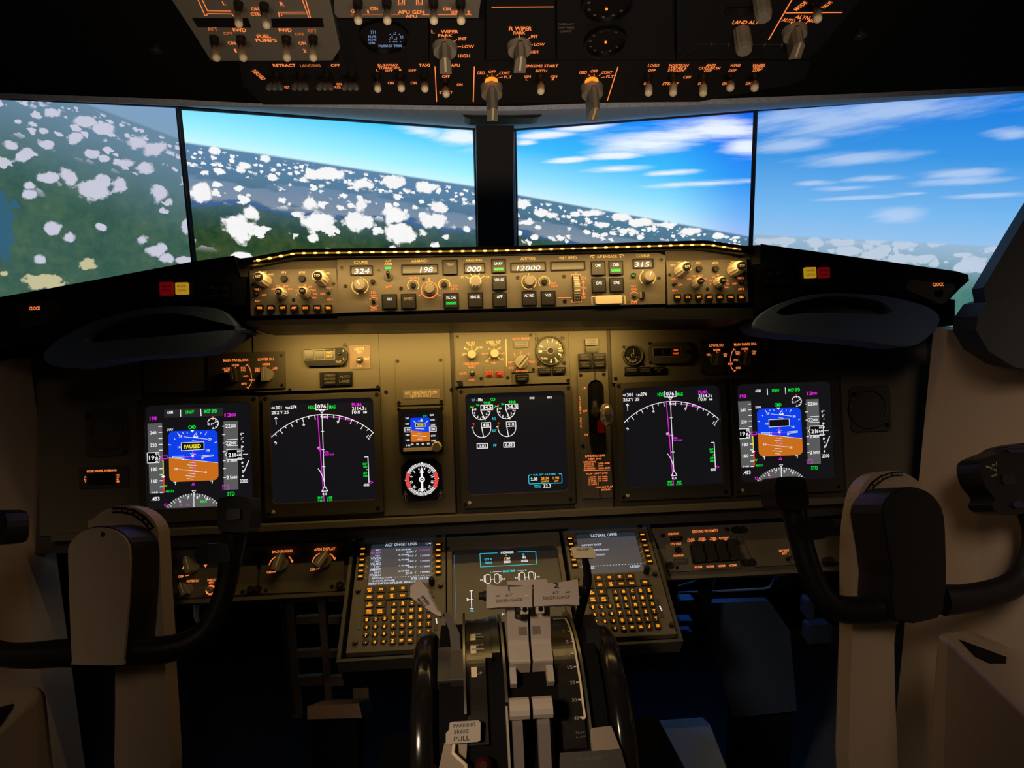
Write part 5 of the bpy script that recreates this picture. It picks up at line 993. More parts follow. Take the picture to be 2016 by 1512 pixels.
for x, y, w, h, s_ in ((928, 160, 112, 22, 'LOWER DU'), (1158, 152, 178, 22, 'MAIN PANEL DUs'), (932, 197, 54, 18, 'NORM'), (866, 235, 28, 18, 'ND'), (994, 230, 36, 16, 'ENG'), (995, 246, 30, 14, 'PRI'), (1155, 189, 52, 17, 'NORM'), (1098, 213, 34, 15, 'ENG'), (1099, 230, 30, 14, 'PRI'), (1084, 279, 34, 15, 'PFD'), (1103, 340, 38, 16, 'MFD'), (1041, 308, 42, 16, 'INBD'), (1217, 210, 58, 16, 'OUTBD'), (1219, 228, 38, 14, 'PFD')): b.T(x, y, w, h, s_, lit, K, 0.02)
b.L([(1070, 192), (1053, 214), (1044, 250), (1041, 292)], 5, lit, K); b.L([(1043, 322), (1052, 345), (1075, 365)], 5, lit, K); b.L([(1062, 186), (1080, 198)], 4, lit, K); b.L([(1068, 370), (1084, 358)], 4, lit, K); b.L([(931, 210), (932, 226)], 4, lit, K); b.L([(886, 238), (896, 248)], 4, lit, K); b.L([(1156, 202), (1157, 218)], 4, lit, K)
b.build('lettering', t)
pknob(FM, t, 928, 272, 52, 0.022, 10, gknob, dimw, 0.004, c0=0.004); pknob(FM, t, 1150, 268, 54, 0.022, 10, gknob, dimw, 0.004, c0=0.004)
for x, y in ((820, 142), (822, 364)): screw(FM, t, x, y, 13, 0.004)
for x, y in ((130, 428),): screw(FM, MAIN, x, y, 15)
# --- unlit clocks at both ends, steering placard
Z(1480, 440, 3.287)
t = thingat('panel_clock', 'unlit round clock at the right end of the main panel', 'clock', FM, 758, 1200, 0, 'panel clocks')
b = MB(FM); a = b.rc(628, 1050, 890, 1345); b.prism(rrect(*a, 0.008, 2), 0.0003, 0.005, panel_dk); b.build('housing', t, 0.001)
o = gauge(t, 760, 1200, 124, 0.92, 0.01); b = MB(FM); b.T(760, 1165, 80, 16, 'CHR', faint, 0.0024)
for a in range(0, 360, 30): b.tick(758, 1200, 88, 104, a, 4, faint, 0.0024)
b.build('markings', o)
b = MB(FM); b.T(742, 1000, 268, 12, 'NO SMOKING  FASTEN SEAT BELTS', faint, 0.0006); b.T(742, 1016, 264, 10, 'LIFE VEST UNDER YOUR SEAT', faint, 0.0006); b.T(820, 1063, 50, 8, 'CHR', faint, 0.0054); b.build('lettering', t)
for x, y in ((655, 1105), (870, 1300)):
    b = MB(FM); b.D(x, y, 13, 0.005, 0.010, black, n=12, cc=0.005); b.build('push_button', t)
Z(0, 560, 3.2875)
t = thingat('panel_clock', 'unlit round clock at the left end of the main panel', 'clock', FM, 690, 970, 0, 'panel clocks')
b = MB(FM); a = b.rc(560, 800, 830, 1110); b.prism(rrect(*a, 0.008, 2), 0.0003, 0.005, panel_dk); b.build('housing', t, 0.001)
o = gauge(t, 694, 955, 126, 0.92, 0.01); b = MB(FM)
for a in range(0, 360, 30): b.tick(694, 955, 90, 106, a, 4, faint, 0.0024)
b.T(694, 915, 80, 16, 'CHR', faint, 0.0024); b.build('markings', o)
for x, y in ((580, 850), (810, 1080)):
    b = MB(FM); b.D(x, y, 13, 0.005, 0.010, black, n=12, cc=0.005); b.build('push_button', t)
t = thingat('steering_switch_panel', 'dark panel with amber nose wheel steering lettering, left of the outer left display', 'switch panel', FM, 660, 1250)
b = MB(FM); b.poly([(510, 1185), (825, 1178), (828, 1315), (514, 1322)], 0, 0.004, panel_dk, cc=0.004); b.build('face_plate', t, 0.0008)
b = MB(FM); b.R(570, 1225, 745, 1290, 0.003, 0.010, black); b.build('guard', t, 0.002)
b = MB(FM); b.T(658, 1206, 192, 13, 'NOSE WHEEL STEERING', lit, 0.0044, 0.04)
for i, ch in enumerate('ALT'): b.T(552, 1246+i*15, 14, 11, ch, lit, 0.0044, 0.04)
for i, ch in enumerate('NORM'): b.T(763, 1234+i*14, 16, 11, ch, lit, 0.0044, 0.04)
b.build('lettering', t)
# ------------------------------------------------------------------ shelf panels below the main panel
Z(270, 1020, 3.15)
for nm, lb, pts in (('lower_panel_frame', 'tan shelf frame under the left half of the main panel', [(-190, 170), (1350, 120), (1335, 456), (-190, 535)]), ('lower_panel_frame', 'tan shelf frame under the right half of the main panel', None)):
    if pts is None: Z(1080, 1020, 4.582); pts = [(905, -20), (2780, -80), (2790, 455), (1000, 515)]
    t = thing(nm, lb, 'panel frame', FL, (*at(FL, (pts[2][0]+pts[3][0])/2, (pts[2][1]+pts[3][1])/2, 0), -0.004), 'shelf frames')
    b = MB(FL); q = [b.at(x, y, -0.004) for x, y in pts]; b0 = (q[2][1]+q[3][1])/2; x0, x1 = (q[0][0]+q[3][0])/2, (q[1][0]+q[2][0])/2
    b.box(x0, b0, x1, b0+0.084, -0.02, -0.004, panel); b.build('face_plate', t, 0.001)
    b = MB(FL); b.box(x0, b0-0.006, x1, b0+0.0, -0.03, 0.004, panel); b.build('front_rail', t, 0.002)
def fl_screw(t, x, y, r, c=0.002): screw(FL, t, x, y, r, c)
Z(480, 1020, 4.8)
t = thingat('dimmer_panel', 'shelf panel with two pointer knobs marked BACKGROUND and AFDS DISPLAY', 'control panel', FL, 560, 520, 0, 'dimmer panels')
b = MB(FL); b.poly([(165, 380), (945, 340), (955, 660), (880, 690), (175, 712), (140, 700)], -0.0037, 0.002, panel, cc=0.002); b.build('face_plate', t, 0.0008)
b = MB(FL); K = 0.0024
for x, y, w, h, s in ((365, 315, 190, 26, 'BACKGROUND'), (765, 293, 200, 27, 'AFDS DISPLAY'), (240, 512, 48, 24, 'OFF'), (650, 486, 48, 24, 'OFF')): b.T(x, y, w, h, s, lit, K, 0.02)
b.L([(240, 440), (255, 405), (280, 378), (312, 360)], 9, lit, K); b.L([(428, 365), (446, 385), (455, 405)], 9, lit, K); pflat(b, [(440, 402), (468, 396), (458, 424)], lit, K); b.L([(270, 510), (298, 508), (308, 490)], 6, lit, K)
b.L([(648, 416), (660, 380), (685, 352), (715, 334)], 9, lit, K); b.L([(806, 333), (835, 350), (852, 375)], 9, lit, K); pflat(b, [(840, 374), (870, 370), (860, 400)], lit, K); b.L([(682, 484), (708, 480), (718, 462)], 6, lit, K); b.build('lettering', t)
for x, y, an in ((352, 432, 18), (757, 402, 35)):
    pknob(FL, t, x, y, 78, 0.024, an, gknob, ivory, 0.002, 'dimmer_knob', 0.002, 0.5)
for x, y in ((210, 682), (833, 645), (568, 335), (940, 305)): fl_screw(t, x, y, 18)
for x, y in ((75, 675), (140, 668), (912, 628), (130, 350), (190, 345)):
    b = MB(FL); b.D(x, y, 34, 0.0, 0.009, dsteel, 30, cc=0.0); b.L([(x-20, y-16), (x+20, y-10)], 7, blackm, 0.0094); b.build('fastener', t)
Z(270, 1020, 3.15)
t = thingat('dimmer_panel', 'shelf panel with display brightness knobs, half hidden behind the left control yoke', 'control panel', FL, 400, 380, 0, 'dimmer panels')
b = MB(FL); b.poly([(225, 285), (742, 262), (745, 470), (225, 500)], -0.0037, 0.002, panel, cc=0.002); b.build('face_plate', t, 0.0008)
b = MB(FL)
for x, y, w, h, s in ((272, 362, 32, 16, 'OFF'), (345, 390, 76, 15, 'OUTBD DU'), (468, 383, 64, 14, 'INBD DU'), (460, 400, 30, 13, 'BRT')): b.T(x, y, w, h, s, lit, K, 0.02)
b.L([(282, 316), (290, 298), (306, 280)], 6, lit, K); pflat(b, [(412, 290), (434, 288), (424, 306)], lit, K); b.L([(300, 358), (318, 356), (323, 348)], 4, lit, K)
b.A(455, 446, 26, -180, 180, 9, lit, K); b.build('lettering', t)
pknob(FL, t, 345, 300, 50, 0.024, -20, gknob, ivory, 0.002, 'dimmer_knob', 0.002, 0.5); pknob(FL, t, 310, 448, 40, 0.022, -25, gknob, ivory, 0.002, 'dimmer_knob', 0.002, 0.5); knob(FL, t, 452, 442, 16, 0.016, gknob, 0.8, 'small_knob', cc=0.002, c0=0.002)
for x, y in ((208, 278), (238, 480), (200, 330), (655, 455)): fl_screw(t, x, y, 13)
Z(1080, 1020, 4.582)
t = thingat('ground_proximity_panel', 'shelf panel with four black guarded switches marked GROUND PROXIMITY', 'control panel', FL, 1380, 320)
b = MB(FL); b.poly([(1040, 190), (1690, 160), (1735, 455), (1120, 485), (1070, 460)], -0.0037, 0.002, panel, cc=0.002); b.build('face_plate', t, 0.0008)
b = MB(FL)
for x, y, w, h, s in ((1412, 117, 236, 25, 'GROUND PROXIMITY'), (1128, 142, 100, 19, 'GND PROX'), (1150, 233, 102, 20, 'SYS TEST'), (1175, 338, 92, 18, 'RUNWAY'), (1285, 190, 60, 15, 'FLAP'), (1287, 207, 70, 15, 'INHIBIT'), (1384, 184, 56, 15, 'GEAR'), (1387, 201, 70, 15, 'INHIBIT'), (1486, 181, 58, 15, 'TERR'), (1488, 198, 70, 15, 'INHIBIT'), (1582, 177, 90, 15, 'RUNWAY'), (1585, 194, 70, 15, 'INHIBIT'), (1352, 441, 66, 21, 'NORM'), (1457, 436, 66, 21, 'NORM'), (1560, 431, 66, 21, 'NORM'), (1662, 426, 66, 21, 'NORM')): b.T(x, y, w, h, s, lit, K, 0.025)
b.build('lettering', t)
annun(FL, t, 1098, 165, 1205, 205, ('INOP',), gloss, faint, 0.004); annun(FL, t, 1130, 362, 1255, 410, ('INOP',), panel_dk, faint, 0.004)
b = MB(FL); b.D(1165, 287, 30, 0.002, 0.008, black, 24, cc=0.002); b.build('push_button', t)
b = MB(FL); b.poly([(1270, 245), (1680, 222), (1705, 385), (1300, 412)], 0.002, 0.004, black, cc=0.004); b.build('guard_base', t, 0.001)
for i in range(4):
    x, y = 1335+103*i, 300-6*i
    b = MB(FL); p = b.at(x, y, 0.004); b.prism(rrect(p[0]-0.0085, p[1]-0.016, p[0]+0.0085, p[1]+0.016, 0.003), 0.004, 0.016, keycap); b.prism([(p[0]-0.0085, p[1]-0.019), (p[0]+0.0085, p[1]-0.019), (p[0]+0.0085, p[1]-0.006), (p[0]-0.0085, p[1]-0.006)], 0.012, 0.022, keycap); b.build('switch_guard', t, 0.0015)
for x, y in ((1160, 448), (1028, 155), (1608, 100)): fl_screw(t, x, y, 18)
for x, y in ((1085, 427), (1770, 403), (1826, 398), (1680, 105), (1736, 102)):
    b = MB(FL); b.D(x, y, 32, 0.0, 0.009, dsteel, 28, cc=0.0); b.L([(x-20, y-12), (x+20, y-6)], 7, blackm, 0.0094); b.build('fastener', t)
t = thingat('dimmer_panel', 'plain shelf panel with one small toggle, half hidden behind the right control yoke', 'control panel', FL, 2100, 300, 0, 'dimmer panels')
b = MB(FL); b.poly([(1740, 150), (2640, 105), (2650, 395), (1870, 440)], -0.0037, 0.002, panel, cc=0.002); b.build('face_plate', t, 0.0008)
Z(1480, 860, 2.319)
b = MB(FL); b.T(148, 520, 46, 11, 'MAP LIGHT', lit, K, 0.02); b.T(150, 533, 24, 9, 'BRT', lit, K, 0.02); b.build('lettering', t)
toggle(FL.off(0, 0, 0.002), t, 162, 558, 178, 540, 7, 0.022, steel); knob(FL, t, 340, 570, 20, 0.02, dsteel, 0.8, 'small_knob', cc=0.002, c0=0.002)

# ------------------------------------------------------------------ forward pedestal: two control display units and the lower display
t = thing('forward_pedestal', 'sloping forward pedestal body below the main panel', 'pedestal', FC, (0, -0.22, -0.2))
b = MB(FC); b.box(-0.262, -0.228, 0.261, 0.03, -0.09, -0.0125, blackm); b.build('body', t, 0.002)
for x in (-0.262, 0.2555): b = MB(FC); b.box(x, -0.229, x+0.0055, 0.028, -0.03, 0.001, panel_dk); b.build('rim', t, 0.0008)
b = MB(FC); b.box(-0.262, -0.234, -0.1, -0.2295, -0.03, 0.001, panel_dk); b.build('front_rim', t, 0.0008); b = MB(FC); b.box(0.099, -0.234, 0.261, -0.2295, -0.03, 0.001, panel_dk); b.build('front_rim', t, 0.0008)
keyb = M('key_body', C8(26, 22, 18), 0.45)
cscr = E('cdu_screen', C8(74, 70, 70), 1.0, rough=0.25); ctop = E('cdu_title_bar', C8(34, 42, 52), 1.0); ctx = E('cdu_text', C8(200, 212, 235), 1.0); cmag = E('cdu_magenta', C8(170, 90, 190), 0.9)
def cdu(fr, label, scr):
    Z(480, 1020, 4.8)
    t = thing('control_display_unit', label, 'keypad computer', fr, (*at(fr, 1450, 750), -0.012), 'keypad computers on the pedestal')
    b = MB(fr); p = [b.at(*q) for q in ((1088, 185), (1878, 150), (1925, 1225), (1010, 1270))]; x0 = -0.2495+fr.da; x1 = -0.1005+fr.da; y1 = (p[0][1]+p[1][1])/2; y0 = (p[2][1]+p[3][1])/2
    sc = [b.at(*q) for q in ((1190, 232), (1780, 205), (1785, 605), (1178, 635))]; sx0, sx1, sy0, sy1 = (sc[0][0]+sc[3][0])/2, (sc[1][0]+sc[2][0])/2, (sc[2][1]+sc[3][1])/2, (sc[0][1]+sc[1][1])/2
    b.frame(rrect(x0, y0, x1, y1, 0.001), rrect(sx0, sy0, sx1, sy1, 0.003), -0.012, 0.0, panel); b.build('housing', t, 0.0006)
    b = MB(fr); b.box(sx0-0.001, sy0-0.001, sx1+0.001, sy1+0.001, -0.011, -0.006, cscr); hb = sy1-(sy1-sy0)*0.1; b.box(sx0, hb, sx1, sy1, -0.006, -0.0057, ctop); s = b.build('screen', t)
    b = MB(fr); scr(b); b.build('page_text', s); Z(480, 1020, 4.8)
    for (x, y) in [(1125-5*i, 288+52*i) for i in range(6)]+[(1838, 247+52.6*i) for i in range(6)]:
        b = MB(fr); b.RR(x-28, y-17, x+28, y+17, 0.001, -0.001, 0.004, keyb); o = b.build('line_key', t, 0.0006); b = MB(fr); b.R(x-19, y-5, x+19, y+5, 0.004, 0.0044, key_lit); b.build('light_bar', o)
        b = MB(fr); d = 1 if x < 1500 else -1; b.L([(x+d*34, y+4), (x+d*66, y+26)], 4, ivory, S); b.build('leader_line', o)
    F = [(1190, 677, 'INIT REF'), (1297, 671, 'RTE'), (1402, 666, 'CLB'), (1503, 660, 'CRZ'), (1606, 655, 'DES'), (1185, 744, 'MENU'), (1290, 740, 'LEGS'), (1398, 734, 'DEP ARR'), (1500, 730, 'HOLD'), (1603, 724, 'PROG'), (1735, 714, 'EXEC'), (1187, 815, 'N1 LIMIT'), (1288, 809, 'FIX'), (1182, 884, 'PREV PAGE'), (1287, 880, 'NEXT PAGE')]
    for x, y, s in F:
        b = MB(fr); b.RR(x-42, y-30, x+42, y+30, 0.001, -0.001, 0.0035, keyb); o = b.build('function_key', t, 0.0006); b = MB(fr)
        w = s.split(' ')
        for i, q in enumerate(w): b.T(x, y+(i-(len(w)-1)/2)*20, 11*len(q), 17 if len(w) > 1 else 22, q, key_lit, 0.0039, 0.05)
        b.build('legend', o)
    rows = ((1420, 808, 'ABCDE'), (1417, 876, 'FGHIJ'), (1413, 943, 'KLMNO'), (1411, 1014, 'PQRST'), (1409, 1087, 'UVWXY'))
    KY = [(x+83.5*i, y-4.2*i, ch) for x, y, l in rows for i, ch in enumerate(l)]+[(1405+84*i, 1160-4.5*i, q) for i, q in enumerate(('Z', 'SP', 'DEL', '/', 'CLR'))]
    for x, y, ch in KY:
        b = MB(fr); b.RR(x-29, y-28, x+29, y+28, 0.0015, -0.001, 0.0035, keyb); o = b.build('letter_key', t, 0.0006); b = MB(fr); b.T(x, y, 24 if len(ch) == 1 else 36, 30 if len(ch) == 1 else 24, ch, key_lit, 0.0039, 0.045); b.build('legend', o)
    for k, ch in enumerate(('1', '2', '3', '4', '5', '6', '7', '8', '9', '.', '0', '+/-')):
        i, j = k % 3, k//3; x, y = 1161-3.5*j+85*i, 959+72.5*j-5*i
        b = MB(fr); b.D(x, y, 32, -0.001, 0.0035, keyb, 28, 12, cc=0.0); o = b.build('number_key', t); b = MB(fr); b.T(x, y, 20 if ch != '.' else 10, 30 if ch != '.' else 10, ch, key_lit, 0.0039, 0.045); b.build('legend', o)
    b = MB(fr); b.L([(1345, 772), (1640, 757)], 10, blackm, S); b.L([(1640, 757), (1800, 748)], 10, blackm, S); b.L([(1345, 772), (1342, 912)], 5, blackm, S); b.L([(1133, 922), (1342, 912)], 10, blackm, S); b.build('divider', t)
    for x, y, r in ((1778, 622, 28),): knob(fr, t, x, y, r, 0.016, black, 0.9, 'brightness_knob', 1)
    for x, y in ((1082, 690), (1858, 640), (1050, 1182), (1880, 1140), (1110, 190), (1845, 165)):
        b = MB(fr); b.D(x, y, 26, 0.0, 0.005, dsteel, 24, 16, cc=0.0); b.L([(x-16, y-10), (x+16, y+6)], 7, blackm, 0.0054); b.build('fastener', t)
    b = MB(fr); b.R(1085, 870, 1112, 1048, 0.0, 0.001, gloss); b.build('side_light', t); b = MB(fr); b.R(1795, 880, 1830, 1060, 0.0, 0.001, panel_dk); o = b.build('side_light', t); b = MB(fr)
    for i, ch in enumerate('MSG'): b.T(1818+3*i, 955+18*i, 13, 15, ch, wht, 0.0014, 0.08)
    b.build('legend', o)
    return t
cc_ = -0.0054
def scr_left(b):
    K = cc_
    for x, y, w, h, s, m in ((1485, 248, 295, 28, 'ACT OFFSET LEGS', ctx), (1745, 241, 48, 17, '1/4', ctx), (1268, 302, 48, 14, '76°', ctx), (1250, 328, 106, 23, 'PILMA', cmag), (1263, 356, 48, 13, '74°', ctx), (1250, 380, 102, 23, 'VIVEX', ctx), (1262, 407, 52, 13, '146°', ctx), (1248, 433, 102, 23, 'VILMO', ctx), (1262, 459, 62, 13, '155°', ctx), (1246, 485, 102, 23, 'AMBAT', ctx), (1262, 512, 62, 13, '284°', ctx), (1243, 538, 106, 23, 'PIGLU', ctx),
        (1510, 297, 130, 14, '17.0NM', ctx), (1570, 318, 68, 20, '220', ctx), (1625, 314, 14, 20, '/', ctx), (1710, 302, 92, 14, '11000', cmag), (1510, 346, 96, 14, '9.9NM', ctx), (1575, 357, 60, 14, '290', ctx), (1625, 355, 12, 18, '/', ctx), (1715, 353, 92, 14, '12000', ctx), (1510, 393, 96, 14, '8.9NM', ctx), (1575, 408, 60, 14, '290', ctx), (1625, 406, 12, 18, '/', ctx), (1715, 402, 92, 14, '12000', ctx), (1510, 448, 96, 14, '4.9NM', ctx), (1575, 462, 60, 14, '290', ctx), (1625, 459, 12, 18, '/', ctx), (1715, 456, 92, 14, '11320', ctx), (1508, 500, 100, 14, '6.9NM', ctx), (1560, 519, 62, 21, '210', ctx), (1622, 516, 12, 20, '/', ctx), (1715, 508, 92, 14, '10980', ctx),
        (1310, 564, 190, 14, 'RNP/ACTUAL', ctx), (1590, 549, 330, 4, '- - - - - - - - - - - - - -', ctx), (1320, 590, 208, 14, '2.00/0.02NM', ctx), (1672, 568, 178, 24, 'RTE DATA>', ctx), (1405, 611, 445, 20, 'PERF DATA UPLINK READY', ctx)): b.T(x, y, w, h, s, m, K, 0.01)
def scr_right(b):       # written in the pixel crop of the right unit, on the true frame
    Z(1080, 1020, 4.582); f0 = b.fr; b.fr = FC; K = cc_
    for x, y, w, h, s, m in ((500, 153, 236, 26, 'LATERAL OFFSE', ctx), (388, 242, 184, 16, 'OFFSET DIST', ctx), (425, 288, 240, 15, 'START WAYPOINT', ctx), (415, 333, 200, 16, 'END WAYPOINT', ctx), (570, 424, 540, 4, '- - - - - - - - - - - - - - - - - - - -', ctx), (362, 449, 104, 25, '<ERASE', ctx), (783, 434, 94, 22, 'LEGS>', ctx)): b.T(x, y, w, h, s, m, K, 0.01)
    b.fr = f0
FCL = FrS(FC, 0, 0)
cdu(FCL, 'keypad computer left of the throttles, page titled ACT OFFSET LEGS', scr_left)
Z(480, 1020, 4.8); ql = at(FC, 1503, 660); Z(1080, 1020, 4.582); qr = at(FC, 633, 527)
FCR = FrS(FC, qr[0]-ql[0], qr[1]-ql[1])
cdu(FCR, 'keypad computer right of the throttles, page titled LATERAL OFFSE', scr_right)
Z(680, 1040, 3.15)
b = MB(FC); tl, tr = b.at(660, 140), b.at(1310, 100); ca, bt = (tl[0]+tr[0])/2, (tl[1]+tr[1])/2
t = thing('display_unit', 'lower display behind the throttle levers with hydraulic and brake data', 'cockpit display', FC, (ca, bt-0.19, -0.012))
b = MB(FC); hw = (tr[0]-tl[0])/2; b.frame(rrect(-0.0985, bt-0.205, 0.0975, bt+0.028, 0.002), rrect(ca-hw, bt-0.172, ca+hw, bt, 0.008), -0.012, 0.001, panel); b.build('bezel', t, 0.0008)
b = MB(FC); b.box(ca-hw, bt-0.172, ca+hw, bt, -0.011, -0.006, lcd); s = b.build('screen', t); b = MB(FC); K = -0.0055
for x, y, w, h, st, m in ((1003, 150, 78, 14, 'HYDRAULIC', wht), (885, 193, 46, 14, 'QTY %', cya), (887, 214, 46, 14, 'PRESS', cya), (997, 168, 11, 12, 'A', cya), (1105, 163, 11, 12, 'B', cya), (994, 188, 22, 14, '77', amb), (1014, 187, 18, 13, 'RF', wht), (1108, 181, 22, 14, '92', wht), (1003, 208, 42, 15, '3000', wht), (1110, 202, 42, 15, '3000', wht), (1015, 266, 76, 12, 'BRAKE TEMP', cya), (903, 272, 9, 11, 'L', cya), (1120, 261, 9, 11, 'R', cya), (845, 320, 18, 10, '0.0', wht), (980, 314, 18, 10, '0.0', wht), (1060, 306, 18, 10, '0.0', wht), (1196, 300, 18, 10, '0.0', wht), (785, 511, 24, 13, 'AIL', cya), (1283, 483, 24, 13, 'AIL', cya), (1283, 467, 12, 12, 'T', wht)): b.T(x, y, w, h, st, m, K, 0.02)
b.L([(942, 153), (834, 157), (838, 240), (1186, 222), (1180, 142), (1068, 147)], 3, cya, K); b.L([(915, 271), (972, 268)], 2, wht, K); b.L([(1066, 264), (1108, 262)], 2, wht, K)
for dx, dy in ((0, 0), (213, -13)):
    for x in (884, 940):
        a = b.rc(x-16+dx, 285+dy-(x-884)*0.05, x+16+dx, 343+dy-(x-884)*0.05, K); b.ribbon(rrect(*a, 0.004), 0.0009, wht, K, True)
    b.L([(900+dx, 317+dy), (924+dx, 315+dy)], 3, wht, K); b.L([(868+dx, 294+dy), (860+dx, 295+dy), (861+dx, 332+dy), (869+dx, 333+dy)], 3, wht, K); b.L([(956+dx, 290+dy), (964+dx, 291+dy), (965+dx, 327+dy), (957+dx, 328+dy)], 3, wht, K)
b.L([(780, 388), (783, 498)], 4, wht, K); b.L([(770, 388), (790, 387)], 4, wht, K); b.L([(773, 498), (793, 497)], 4, wht, K); b.L([(772, 442), (790, 441)], 4, wht, K); b.L([(768, 442), (754, 435), (755, 450)], 3, wht, K, True)
b.L([(972, 532), (1000, 530)], 3, wht, K); b.L([(973, 524), (973, 540)], 3, wht, K); b.L([(674, 165), (686, 560)], 2, E('edge_reflection', (0.03, 0.2, 0.3), 1.0), K); b.build('symbols', s)  # the cyan edge line is a painted reflection
for x, y in ((632, 125), (1338, 83)): screw(FC, t, x, y, 13, 0.001)
# ------------------------------------------------------------------ throttle quadrant
FQ = Fr((0.01, 0.868, 0.536), (1, 0, 0), (0, 0, 1))      # a right, b up, c towards the viewer, on the axis of the levers
s48, c48 = math.sin(math.radians(48)), math.cos(math.radians(48))
FA = Fr(FQ.pt(0, 0.145*c48, 0.145*s48), (1, 0, 0), (0, c48, s48))   # rear face of the quadrant
def fq(x, y, D):
    p = P(x, y); return FQ.loc(W(p[0], p[1], D))
def hit(x, y, R):        # pixel -> (a, angle) on the drum of radius R about the axis
    p = P(x, y); d = AR*((p[0]-CX)/FPX)+AU*((CY-p[1])/FPX)+AF
    o = FQ.loc(CAM); e = (d.dot(FQ.u), d.dot(FQ.v), d.dot(FQ.n))
    A = e[1]**2+e[2]**2; B = 2*(o[1]*e[1]+o[2]*e[2]); C_ = o[1]**2+o[2]**2-R*R; q = max(B*B-4*A*C_, 0.0)
    t = (-B-math.sqrt(q))/(2*A); return (o[0]+e[0]*t, math.degrees(math.atan2(o[2]+e[2]*t, o[1]+e[1]*t)))
def pol(R, f): return (R*math.sin(math.radians(f)), R*math.cos(math.radians(f)))    # (c, b)
def slab(b, prof, a0, a1, m, smooth=False):      # side profile (c, b) extruded along a
    n = len(prof); vs = [(a0, q[1], q[0]) for q in prof]+[(a1, q[1], q[0]) for q in prof]
    ar = sum(prof[i][0]*prof[(i+1) % n][1]-prof[(i+1) % n][0]*prof[i][1] for i in range(n)); fl = ar > 0
    side = [(i, (i+1) % n, n+(i+1) % n, n+i) for i in range(n)]; caps = [tuple(range(n-1, -1, -1)), tuple(range(n, 2*n))]
    if fl: side = [f[::-1] for f in side]; caps = [f[::-1] for f in caps]
    # winding: keep normals outwards whichever way the profile runs
    b.add(vs, side, m, smooth); b.add(vs, caps, m); return b
def sector(b, a0, a1, R0, R1, f0, f1, m, n=48, smooth=True):
    pr = [pol(R1, f0+(f1-f0)*i/n) for i in range(n+1)]+[pol(R0, f1-(f1-f0)*i/n) for i in range(n+1)]
    return slab(b, pr, a0, a1, m, False)
bronze = M('drum_metal', C8(30, 28, 25), 0.24, 0.0, 0.05, 500, 0.06, 0.9)
wheel_m = M('trim_wheel_black', C8(26, 24, 22), 0.17, 0.2, 0.03, 500, 0.05)
lever_w = M('lever_white', C8(168, 156, 148), 0.5, 0, 0.15, 600, 0.05)
lever_g = M('lever_grey', C8(112, 104, 100), 0.5, 0, 0.15, 600, 0.06)
Z(800, 1100, 3.669)
TQ = thing('throttle_quadrant', 'throttle quadrant with white thrust levers between the two keypad computers', 'throttle', FQ, (0, -0.536, 0))
b = MB(FQ)
core = [pol(0.145, f) for f in range(-46, 63, 4)]+[(0.30, -0.08), (0.30, -0.536), (-0.09, -0.536), (-0.09, 0.02)]
slab(b, core, -0.112, 0.084, blackm); b.build('body', TQ)
b = MB(FQ); slab(b, [(-0.09, -0.05), (0.06, -0.03), (0.30, -0.12), (0.30, -0.536), (-0.09, -0.536)], -0.20, -0.149, blackm); b.build('side_cover', TQ); b = MB(FQ); slab(b, [(-0.09, -0.05), (0.06, -0.03), (0.30, -0.12), (0.30, -0.536), (-0.09, -0.536)], 0.121, 0.20, blackm); b.build('side_cover', TQ)
X = lambda x, y, R=0.148: hit(x, y, R)[0]
b = MB(FQ); sector(b, X(430, 600), X(562, 600), 0.12, 0.1505, -40, 56, bronze); b.build('left_drum', TQ, 0.001)
b = MB(FQ); sector(b, X(562, 600), X(612, 600), 0.12, 0.1515, -40, 18, bronze); sector(b, X(612, 580), X(668, 580), 0.12, 0.154, -40, 16, bronze); b.build('left_step_drum', TQ, 0.001)
b = MB(FQ); sector(b, X(1045, 600), X(1200, 600), 0.12, 0.1490, -40, 60, bronze); b.build('flap_drum', TQ, 0.001)
for x, y, w, R, f0, f1, nm, m in ((416, 640, 0.0028, 0.160, -40, 44, 'speedbrake_edge_plate', steel), (703, 700, 0.0032, 0.156, -30, 40, 'lever_slot_plate', steel), (1268, 760, 0.003, 0.154, -40, 62, 'flap_edge_plate', steel)):
    b = MB(FQ); a = X(x, y, R); sector(b, a-w/2, a+w/2, 0.12, R, f0, f1, m); b.build(nm, TQ, 0.0006)
# printing on the drums follows the curve
def drumtext(b, x, y, w, h, s, m, R):
    a, f = hit(x, y, R); a0 = hit(x-w/2, y, R)[0]; a1 = hit(x+w/2, y, R)[0]; f0 = hit(x, y-h/2, R)[1]; f1 = hit(x, y+h/2, R)[1]
    vs, fs = glyphs(s, 0.015); b.add([(a+vx*(a1-a0), pol(R, f-vy*(f1-f0))[1], pol(R, f-vy*(f1-f0))[0]) for vx, vy in vs], fs, m)
def drumline(b, pts, t, R, m):
    q = []
    for (x0, y0), (x1, y1) in zip(pts[:-1], pts[1:]):
        k = 6
        for i in range(k+(1 if (x1, y1) == pts[-1] else 0)): q.append(hit(x0+(x1-x0)*i/k, y0+(y1-y0)*i/k, R))
    for (a0, f0), (a1, f1) in zip(q[:-1], q[1:]):
        v = Vector((a1-a0, math.radians(f1-f0)*R)); L = v.length; nx, ny = -v.y/L*t/2, v.x/L*t/2
        P3 = lambda a, f: (a, pol(R, f)[1], pol(R, f)[0]); dn = math.degrees(ny/R)
        b.add([P3(a0-nx, f0-dn), P3(a1-nx, f1-dn), P3(a1+nx, f1+dn), P3(a0+nx, f0+dn)], [(0, 1, 2, 3)], m)
b = MB(FQ); R = 0.1512
for x, y, w, h, s in ((510, 546, 52, 12, 'DOWN'), (512, 624, 92, 14, 'FLIGHT'), (528, 826, 40, 18, 'UP')): drumtext(b, x, y, w, h, s, dimw, R)
